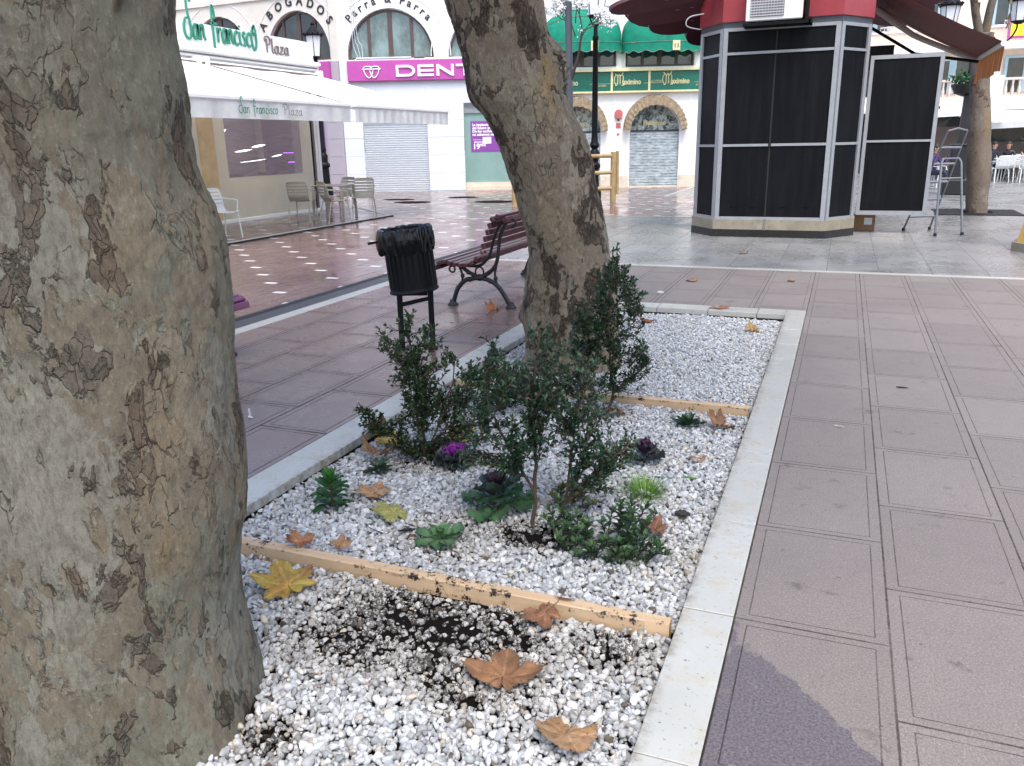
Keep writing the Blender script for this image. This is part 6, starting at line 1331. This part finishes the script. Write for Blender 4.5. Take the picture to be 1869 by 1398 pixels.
# air conditioner fixed to the front
ac = MB(); ac.box(-1.64, -.80, -.34, -.02, 3.34, 4.0, .015); a_ = ac.build('air_conditioner', M['white'], kz, 30)
b = MB(); b.box(-1.57, -1.07, -.352, -.339, 3.40, 3.95)
b.build('grille_back', M['letgrey'], a_)
b = MB()
for k in range(14): b.box(-1.57, -1.07, -.362, -.352, 3.41 + k * .039, 3.425 + k * .039)
for k in range(12): b.box(-1.56 + k * .042, -1.553 + k * .042, -.368, -.362, 3.40, 3.95)
b.build('grille', M['whitedull'], a_)
b = MB(); b.box(-1.67, -.68, -.38, .0, 3.27, 3.315); b.box(-.76, -.72, -.36, 0, 3.27, 4.2); b.box(-.70, -.66, -.38, .0, 3.27, 3.34); b.build('bracket', M['black'], a_)
# petal canopy of overlapping metal leaves on the left and back
b = MB(); fl_ = MB()
def petal(x0, y0, z0, x1, y1, z1, w):
    a = Vector((x0, y0, z0)); c = Vector((x1, y1, z1)); d = (c - a); L = d.length; d.normalize(); s_ = Vector((0, 0, 1)).cross(d).normalized(); up = d.cross(s_); s_ = s_ * .72 - up * .69; up = d.cross(s_); n_ = 24; top = []; 
    for k in range(n_): t = 2 * PI * k / n_; top.append(a + d * (L / 2 + L / 2 * math.cos(t)) + s_ * w * math.sin(t) * (1 - .25 * math.cos(t)))
    b.add([p + up * .05 for p in top] + [p - up * .03 for p in top], [tuple(range(n_)), tuple(range(2 * n_ - 1, n_ - 1, -1))] + [(k, n_ + k, n_ + (k + 1) % n_, (k + 1) % n_) for k in range(n_)])
    for k in range(4): q = a + d * L * (.45 + .13 * k) - up * .034; fl_.lathe([(.035, q.z - .002), (.035, q.z)], 10, q.x, q.y)
petal(-3.75, -.6, 3.62, -1.9, .2, 3.98, .16); petal(-3.62, .1, 3.60, -1.9, .7, 3.84, .24); petal(-3.35, .5, 3.50, -1.9, 1.4, 3.72, .26); petal(-2.9, 1.6, 3.46, -1.9, 2.4, 3.6, .3); petal(-3.3, -.9, 3.90, -1.9, -.1, 4.10, .16); petal(-3.9, .9, 3.86, -2.0, 1.6, 4.1, .5)
petal(.0, 1.6, 4.25, 1.55, 3.6, 4.05, .5); petal(.0, 3.0, 4.2, 1.3, 4.8, 3.85, .5); petal(.0, .9, 4.5, 1.5, 2.2, 4.4, .4)
b.build('petal_canopy', M['maroon'], kz, 40); fl_.build('canopy_spotlights', M['frame'], kz)
b = MB(); b.tube(catmull([(-2.40, .4, 3.6), (-2.62, .3, 3.55), (-2.66, .3, 3.42), (-2.45, .4, 3.36)], 5), .01, 5); b.build('cable', M['whitedull'], kz)
b = MB(); b.box(.2, .62, 2.2, 2.3, 2.72, 3.12); b.build('dark_shutter_box', M['rubber'], kz)
# the open service door that stands out on the right
dr_ = thing('kiosk_door', 'open black panelled door with grey frame, right of the kiosk', 'door', (.24, 15.45, 0), math.radians(2))
b = MB(); b.box(.04, 1.05, -.012, .012, .37, 2.80); b.build('panel', M['bpanel'], dr_)
b = MB()
for x0, x1, z0, z1 in ((0, .055, .31, 2.86), (1.03, 1.09, .31, 2.86), (.055, 1.03, .31, .38), (.055, 1.03, 2.80, 2.86), (.055, 1.03, 1.50, 1.535)): b.box(x0, x1, -.03, .03, z0, z1)
b.build('frame', M['frame'], dr_)
b = MB(); b.box(1.091, 1.11, -.02, .02, 1.1, 1.14); b.box(1.091, 1.11, -.02, .02, 2.0, 2.05); b.build('latch', M['blacklet'], dr_)
b = MB(); b.box(-.02, .34, 0, .3, 0, .26); bx = b.build('cardboard_box', M['card']); bx.location = (.24, 15.85, .002); bx.rotation_euler = (0, 0, .1); tag(bx, 'brown cardboard box on the ground under the open kiosk door', 'box')
b = MB(); b.box(.16, .29, -.003, -.001, .1, .22); b.build('address_label', M['lampglass'], bx)
# striped awning
aw = thing('striped_awning', 'dark red striped folding awning with orange valance, right of the kiosk', 'awning', (.22, 15.3, 0))
b = MB(); V = []; 
for i in range(9):
    for j in range(13): t = i / 8; V.append((.02 + 1.85 * t, 2.9 * j / 12, 3.98 - 1.02 * t - .06 * math.sin(PI * t)))
b.add(V, [(i * 13 + j, (i + 1) * 13 + j, (i + 1) * 13 + j + 1, i * 13 + j + 1) for i in range(8) for j in range(12)]); b.build('canvas', M['stripe'], aw, 180)
b = MB(); b.tube([(1.88, -.05, 2.93), (1.88, 2.95, 2.93)], .045, 10); b.tube([(0, 2.75, 3.93), (.75, 2.75, 3.40), (.95, 2.75, 3.30), (1.86, 2.75, 2.90)], [.06, .05, .05, .05], 8); b.tube([(0.02, 0, 3.98), (.02, 2.9, 3.98)], .06, 8); b.build('frame', M['white'], aw, 40)
b = MB(); b.tube([(0, 2.5, 3.55), (.8, 2.5, 3.05), (1.86, 2.5, 2.86)], .03, 6); b.build('folding_arm', M['black'], aw, 40)
b = MB(); V = []
for j in range(25): V += [(1.90, 2.9 * j / 24, 2.90), (1.88 + .02 * math.sin(j * 1.3), 2.9 * j / 24, 2.52 + .03 * math.sin(j * .5))]
b.add(V, [(2 * j, 2 * j + 1, 2 * j + 3, 2 * j + 2) for j in range(24)]); b.build('valance', M['orange'], aw, 180)
# step ladder
ld = thing('step_ladder', 'aluminium step ladder standing open behind the kiosk door', 'ladder', (0, 0, 0))
P4 = lambda x, y, z: (x, y, z)
b = MB(); f1, f2, t1_, t2_ = (1.48, 15.17, .02), (1.90, 15.40, .02), (1.46, 15.35, 1.17), (1.76, 15.52, 1.17)
b.tube([f1, t1_, (1.48, 15.38, 1.23)], .019, 8); b.tube([f2, t2_, (1.72, 15.52, 1.23)], .019, 8); b.tube([(1.48, 15.38, 1.23), (1.72, 15.52, 1.23)], .014, 8)
L4 = lambda a, c, t: tuple(a[k] + (c[k] - a[k]) * t for k in range(3))
b.tube([L4(f1, t1_, .78), L4(f2, t2_, .78)], .014, 6); b.tube([L4(f1, t1_, .18), L4(f2, t2_, .18)], .010, 6); b.build('front_legs', M['alu'], ld, 40)
b = MB(); g1, g2, u1, u2 = (1.05, 15.95, .02), (1.48, 16.19, .02), (1.50, 15.42, 1.66), (1.80, 15.60, 1.66)
b.tube([g1, u1], .016, 8); b.tube([g2, u2], .016, 8); b.tube([u1, ((u1[0] + u2[0]) / 2, (u1[1] + u2[1]) / 2, 1.70), u2], .016, 8)
b.build('rear_legs', M['alu'], ld, 40)
for t in (.14, .32, .5, .68, .84):
    b = MB(); a, c = L4(g1, u1, t), L4(g2, u2, t); b.tube([a, c], .024, 6); b.build('tread', M['alu'], ld, 40)
b = MB()
for p in (f1, f2, g1, g2): b.lathe([(.026, 0), (.026, .05)], 10, p[0], p[1])
b.build('rubber_feet', M['rubber'], ld, 40)
# yellow stone pillar at the right edge
yp = thing('yellow_pillar', 'yellow painted stone pillar base at the right edge', 'pillar', (2.98, 13.55, 0), .5)
b = MB(); oc = lambda r, n=8: [(r * math.cos(PI / 8 + 2 * PI * k / n), r * math.sin(PI / 8 + 2 * PI * k / n)) for k in range(n)]
def fr8(r0, z0, r1, z1, mb): A = oc(r0); B = oc(r1); mb.add([p + (z0,) for p in A] + [p + (z1,) for p in B], [tuple(range(7, -1, -1)), tuple(range(8, 16))] + [(i, (i + 1) % 8, 8 + (i + 1) % 8, 8 + i) for i in range(8)])
fr8(.62, .12, .56, .42, b); fr8(.5, .42, .46, .5, b); fr8(.45, .5, .34, 1.1, b); fr8(.40, 1.1, .42, 1.2, b); fr8(.26, 1.2, .22, 3.2, b); b.build('shaft', M['yellow'], yp, 20)
b = MB(); fr8(.68, 0, .68, .12, b); b.build('plinth', M['sandst'], yp, 20)

# ------------------------------------------------------------------ far side of the square
fb = thing('balcony_building', 'pale hotel with stone balustrades and blue windows at the far right', 'building', (0, 42, 0))
b = MB(); b.box(-6, 22, 0, 6, 0, 12); b.build('wall', M['pinkst'], fb)
b = MB(); b.box(-6, 22, -1.6, -.0, 2.55, 3.05); b.box(-6, 22, -1.5, -.0, 3.85 + .0, 3.93) if False else None
b.box(-6, 22, -.7, 0, 5.0, 5.28); b.box(-6, 22, -.25, -.001, 8.6, 8.9); b.build('balcony_slab', M['wall'], fb)
def balus(name, x0, x1, y, z0, h, par, step=.24):
    b = MB(); b.box(x0, x1, y - .08, y + .08, z0 + h - .09, z0 + h); b.box(x0, x1, y - .08, y + .08, z0, z0 + .07)
    x = x0 + step / 2
    while x < x1: b.lathe([(.045, z0 + .07), (.07, z0 + h * .35), (.035, z0 + h * .6), (.05, z0 + h - .09)], 6, x, y, False); x += step
    b.build(name, M['balus'], par, 60)
balus('balustrade', 2.0, 4.95, -1.45, 3.06, .75, fb); balus('balustrade', 5.75, 14, -1.45, 3.06, .75, fb)
b = MB(); b.box(4.95, 5.75, -1.56, -1.34, 3.06, 3.9); b.build('balustrade_pier', M['wall'], fb)
def win(x0, x1, z0, z1, y=-.02):
    b = MB(); 
    for a, c, e, g in ((x0, x0 + .12, z0, z1), (x1 - .12, x1, z0, z1), (x0 + .12, x1 - .12, z1 - .1, z1), ((x0 + x1) / 2 - .14, (x0 + x1) / 2 + .14, z0, z1 - .1)): b.box(a, c, y - .08, y, e, g)
    f = b.build('window', M['paleglass'], fb); b = MB(); b.box(x0 + .12, x1 - .12, y - .03, y - .01, z0, z1 - .1); b.build('pane', M['darkglass'], f)
win(3.2, 4.7, 3.3, 4.75); win(5.9, 7.6, 3.3, 4.75); win(8.8, 10.4, 3.3, 4.75); win(.4, 1.8, 3.3, 4.75); win(2.6, 3.9, 6.0, 8.0); win(5.2, 6.6, 6.0, 8.0); win(.0, 1.3, 6.0, 8.0)
b = MB(); b.box(-6, 22, -.06, -.001, 5.9, 6.0); b.box(4.75, 5.8, -.05, -.001, 3.05, 5.0); b.build('wall_moulding', M['wall'], fb)
for x0, x1, y in ((.9, 2.6, -.65), (5.6, 12, -.65)): 
    b = MB(); b.box(x0, x1, y - .03, y + .03, 6.05, 6.1)
    x = x0
    while x < x1: b.box(x, x + .03, y - .015, y + .015, 5.28, 6.05); x += .16
    b.build('railing', M['balus'], fb)
b = MB(); b.box(5.75, 8.2, -.74, -.70, 5.36, 6.2); fg = b.build('balcony_banner', M['slatp'], fb); fg.data.materials[0] = M['magenta']
b = MB(); b.box(5.85, 6.55, -.76, -.741, 5.45, 5.98); b.build('yellow_square', M['yel'], fg)
# cafe terrace roofs
cr = thing('terrace_roof', 'low white sloping terrace roof in front of the pale hotel', 'canopy', (0, 33.5, 0))
b = MB()
for (x0, x1, za, zb_, y0_, y1_) in ((2.0, 5.0, 2.25, 2.75, 0, 5), (4.4, 11, 2.0, 2.5, 2.0, 6)): b.add([(x0, y0_, za), (x1, y0_, za + .1), (x1, y1_, zb_), (x0, y1_, zb_), (x0, y0_, za - .08), (x1, y0_, za + .02), (x1, y1_, zb_ - .08), (x0, y1_, zb_ - .08)], [(0, 1, 2, 3), (7, 6, 5, 4), (0, 4, 5, 1), (1, 5, 6, 2), (2, 6, 7, 3), (3, 7, 4, 0)])
b.build('roof_panel', M['white'], cr)
b = MB(); b.add([(4.2, .6, 1.75), (12, .6, 2.05), (12, .6, 2.35), (4.2, .6, 1.95)], [(0, 1, 2, 3)]); b.build('fabric_edge', M['fabricgrey'], cr)
b = MB()
for x in (2.2, 8.6): b.box(x - .05, x + .05, .1, .2, 0, 2.3)
for k in range(5): b.tube([(2.2 + k * .7, .3, 2.22), (2.6 + k * .7, 4.8, 2.68)], .03, 6)
b.build('post', M['white'], cr)
b = MB(); b.box(-6, 22, 7.8, 8.2, 0, 2.5); b.build('dark_shopfront', M['darkglass'], cr)
b = MB(); b.box(3.2, 4.6, 4.0, 4.1, 0, 1.9); b.box(5.0, 9, 5.0, 5.1, .7, 1.3); b.build('bar_front', M['letgrey'], cr)
for (x, y, z) in ((2.95, 2.5, 2.0), (5.75, 2.5, 2.05)): b = MB(); b.ball((x, y, z), .09, 10, 8); b.build('lamp', M['whiteglow'], cr, 60)
b = MB()
for (x, y, z, s_) in ((6.2, 1.8, 1.35, .3), (6.6, 2, 1.25, .35), (7.0, 1.8, 1.2, .3)):
    for _ in range(50): p = Vector((x, y, z)) + rv() * s_ * random.random(); b.col = (.05, .13, .03, 0); leaf(b, p, rv() + Vector((0, 0, .5)), rv(), .16, .07)
hp = b.build('hedge_plant', M['leafy'], None, 180, True); tag(hp, 'low green potted plant behind the seated people', 'plant'); hp.location = (0, 33.5, 0)
g2_ = 'white plastic chairs of the far cafe terrace'
w0 = make_chair('white plastic chair far right, foremost and nearest the frame edge', M['chairw'], (5.72, 32.6, 0), math.radians(180), g2_)
for (x, y, r, lb) in ((4.95, 33.2, 200, 'white plastic chair just right of the slim far tree'), (5.25, 33.6, 170, 'second white plastic chair right of the slim far tree'), (5.55, 34.0, 190, 'white plastic chair behind the foremost one at the far right'), (5.9, 33.6, 160, 'white plastic chair cut by the right edge of the photo'), (5.1, 34.9, 10, 'white plastic chair deeper in the far terrace, left of the seated group'), (5.9, 35.2, 20, 'white plastic chair deepest in the far terrace'), (2.75, 30.0, 140, 'white plastic chair seen through the step ladder')):
    copy_thing(w0, (x, y, 0), math.radians(r), lb, g2_)
tb = cafe_table('white square table among the seated people far right', (5.35, 34.3, 0), 0, M['chairw'], .76, .4)

def person(label, loc, rz, top, leg, hairc='hair', pose=0):
    """seated figure, one continuous skinned body, facing local -y"""
    th = thing('person', label, 'person', loc, rz)
    me = bpy.data.meshes.new('body'); J = {'pel': (0, .05, .50), 'sp': (0, .07, .68), 'ch': (0, .04, .90), 'nk': (0, .02, 1.06), 'hd0': (0, 0, 1.12), 'hd': (0, -.01, 1.22), 'hd2': (0, 0, 1.29),
        'hl': (-.10, .03, .50), 'kl': (-.13, -.40, .52), 'al': (-.13, -.42, .10), 'tl': (-.13, -.55, .04), 'hr': (.10, .03, .50), 'kr': (.13, -.40, .52), 'ar': (.14, -.36, .10), 'tr': (.14, -.49, .04),
        'sl': (-.18, .04, .99), 'el': (-.25, -.06, .74), 'wl': (-.16, -.30, .74), 'ml': (-.12, -.38, .76), 'sr': (.18, .04, .99), 'er': (.25, -.06, .74), 'wr': (.13, -.28, .80 + pose), 'mr': (.08, -.33, .86 + pose * 1.4)}
    Rr = {'pel': .14, 'sp': .125, 'ch': .14, 'nk': .052, 'hd0': .06, 'hd': .095, 'hd2': .075, 'hl': .09, 'kl': .062, 'al': .04, 'tl': .035, 'hr': .09, 'kr': .062, 'ar': .04, 'tr': .035, 'sl': .06, 'el': .042, 'wl': .028, 'ml': .03, 'sr': .06, 'er': .042, 'wr': .028, 'mr': .03}
    Ed = [('pel', 'sp'), ('sp', 'ch'), ('ch', 'nk'), ('nk', 'hd0'), ('hd0', 'hd'), ('hd', 'hd2'), ('pel', 'hl'), ('hl', 'kl'), ('kl', 'al'), ('al', 'tl'), ('pel', 'hr'), ('hr', 'kr'), ('kr', 'ar'), ('ar', 'tr'), ('ch', 'sl'), ('sl', 'el'), ('el', 'wl'), ('wl', 'ml'), ('ch', 'sr'), ('sr', 'er'), ('er', 'wr'), ('wr', 'mr')]
    K = list(J); me.from_pydata([J[k] for k in K], [(K.index(a), K.index(c)) for a, c in Ed], []); o = bpy.data.objects.new('body', me); COL.objects.link(o)
    md = o.modifiers.new('s', 'SKIN'); 
    for i, k in enumerate(K): v = me.skin_vertices[0].data[i]; v.radius = (Rr[k], Rr[k]); v.use_root = (k == 'pel')
    o.modifiers.new('d', 'SUBSURF').levels = 2; o.modifiers['d'].render_levels = 2
    m2 = bpy.data.meshes.new_from_object(o.evaluated_get(bpy.context.evaluated_depsgraph_get())); bpy.data.objects.remove(o); m2.name = 'body'
    m2.materials.clear(); m2.materials.append(M['skin']); m2.materials.append(M[top]); m2.materials.append(M[leg])
    for p in m2.polygons:
        c = p.center; ar_ = abs(c.x) > .12 and c.y < -.24 and c.z > .6
        p.material_index = 0 if c.z > 1.07 or ar_ else (2 if c.z < .60 and not (c.y > .0 and c.z > .55) else 1); p.use_smooth = True
    ob = bpy.data.objects.new('body', m2); COL.objects.link(ob); ob.parent = th
    b = MB(); b.ball((0, .02, 1.245), (.098, .105, .10), 14, 10); b.build('hair', M[hairc], th, 180)
    b = MB(); b.ball((0, -.105, 1.205), (.014, .02, .018), 8, 6); b.ball((-.095, 0, 1.2), (.012, .02, .03), 8, 6); b.ball((.095, 0, 1.2), (.012, .02, .03), 8, 6); b.build('face', M['skin'], th, 180)
    b = MB(); [b.ball((sx * .034, -.098, 1.225), .009, 6, 5) for sx in (-1, 1)]; b.build('eyes', M['blacklet'], th, 180)
    return th
person('person in a dark violet jacket and jeans seated behind the step ladder', (2.55, 28.6, 0), math.radians(60), 'violetcloth', 'navy', pose=.1)
person('person in dark clothes seated left at the far terrace table', (4.98, 34.9, 0), math.radians(40), 'navy', 'navy')
person('person in a black coat seated in the middle of the far terrace', (5.45, 35.1, 0), math.radians(-10), 'blacklet', 'navy')
person('person in navy seated at the far terrace by the right edge', (5.95, 34.5, 0), math.radians(-60), 'navy', 'letgrey', pose=.1)
w2 = copy_thing(w0, (2.62, 28.75, 0), math.radians(60), 'white plastic chair with the violet-jacketed person on it', g2_)
# lamp with flower basket, and lanterns on scroll arms behind the slim tree
fl = thing('street_lamp', 'dark lamp post with flower basket and scrolled lantern arms', 'street lamp', (2.95, 26.1, 0))
b = MB(); b.box(-.40, .22, -.3, .3, 0, .42, .03); b.box(-.28, .14, -.21, .21, .42, 1.30, .03); b.box(-.30, .16, -.23, .23, 1.30, 1.36, .02); b.add([(-.15, -.12, 1.36), (.06, -.12, 1.36), (.06, .12, 1.36), (-.15, .12, 1.36), (-.12, -.08, 3.0), (-.0, -.08, 3.0), (0, .08, 3.0), (-.12, .08, 3.0)], [(0, 1, 5, 4), (1, 2, 6, 5), (2, 3, 7, 6), (3, 0, 4, 7), (4, 5, 6, 7)])
b.tube([(-.06, 0, 3.0), (-.08, 0, 4.9)], .05, 10); b.build('post', M['iron'], fl, 30)
b = MB(); b.lathe([(.05, 2.58), (.26, 2.66), (.36, 2.85), (.36, 2.90)], 18, -.12); b.build('basket', M['iron'], fl, 40)
b = MB()
for _ in range(420): p = Vector((-.12, 0, 2.95)) + Vector((random.gauss(0, .19), random.gauss(0, .19), abs(random.gauss(0, .09)))); b.col = (.02, .07 + random.random() * .05, .03, 0); leaf(b, p, rv() + Vector((0, 0, .4)), rv(), .10, .05)
b.build('basket_plants', M['leafy'], fl, 180, True)
b = MB()
for sx, rch in ((-1, .66), (1, .95)):
    b.tube(catmull([(-.08, 0, 3.95), (-.08 + sx * .3, 0, 3.85), (-.08 + sx * rch * .8, 0, 3.92), (-.08 + sx * rch, 0, 4.18), (-.08 + sx * rch, 0, 4.4)], 6), .022, 6)
    b.tube(catmull([(-.08 + sx * .25, 0, 3.95), (-.08 + sx * .36, 0, 4.08), (-.08 + sx * .5, 0, 4.0), (-.08 + sx * .42, 0, 3.9)], 6), .015, 6)
b.build('scroll_arm', M['black'], fl, 60)
for q in ((-.72, 0, 4.40), (.90, 0, 4.40)): lantern(fl, q, .24, .46)
# dangling leaves of a tree out of frame
tw = thing('hanging_branch', 'thin hanging twig with last pale leaves, upper right', 'branch', (1.08, 9.3, 2.92))
b = MB(); b2_ = MB()
P = catmull([(.5, .3, .9), (.28, .1, .45), (.2, 0, .1), (.22, 0, -.2), (.20, 0, -.38)], 5); b.tube(P, .004, 5)
for k in range(16): p = P[6 + (k % 13)]; b2_.col = (.16, .17, .07, 0); leaf(b2_, p, Vector((random.uniform(-.5, .5), random.uniform(-.3, .3), -1)), rv(), random.uniform(.06, .10), .03)
b.build('twig', M['twigdark'], tw, 60); b2_.build('foliage', M['leafy'], tw, 180, True)
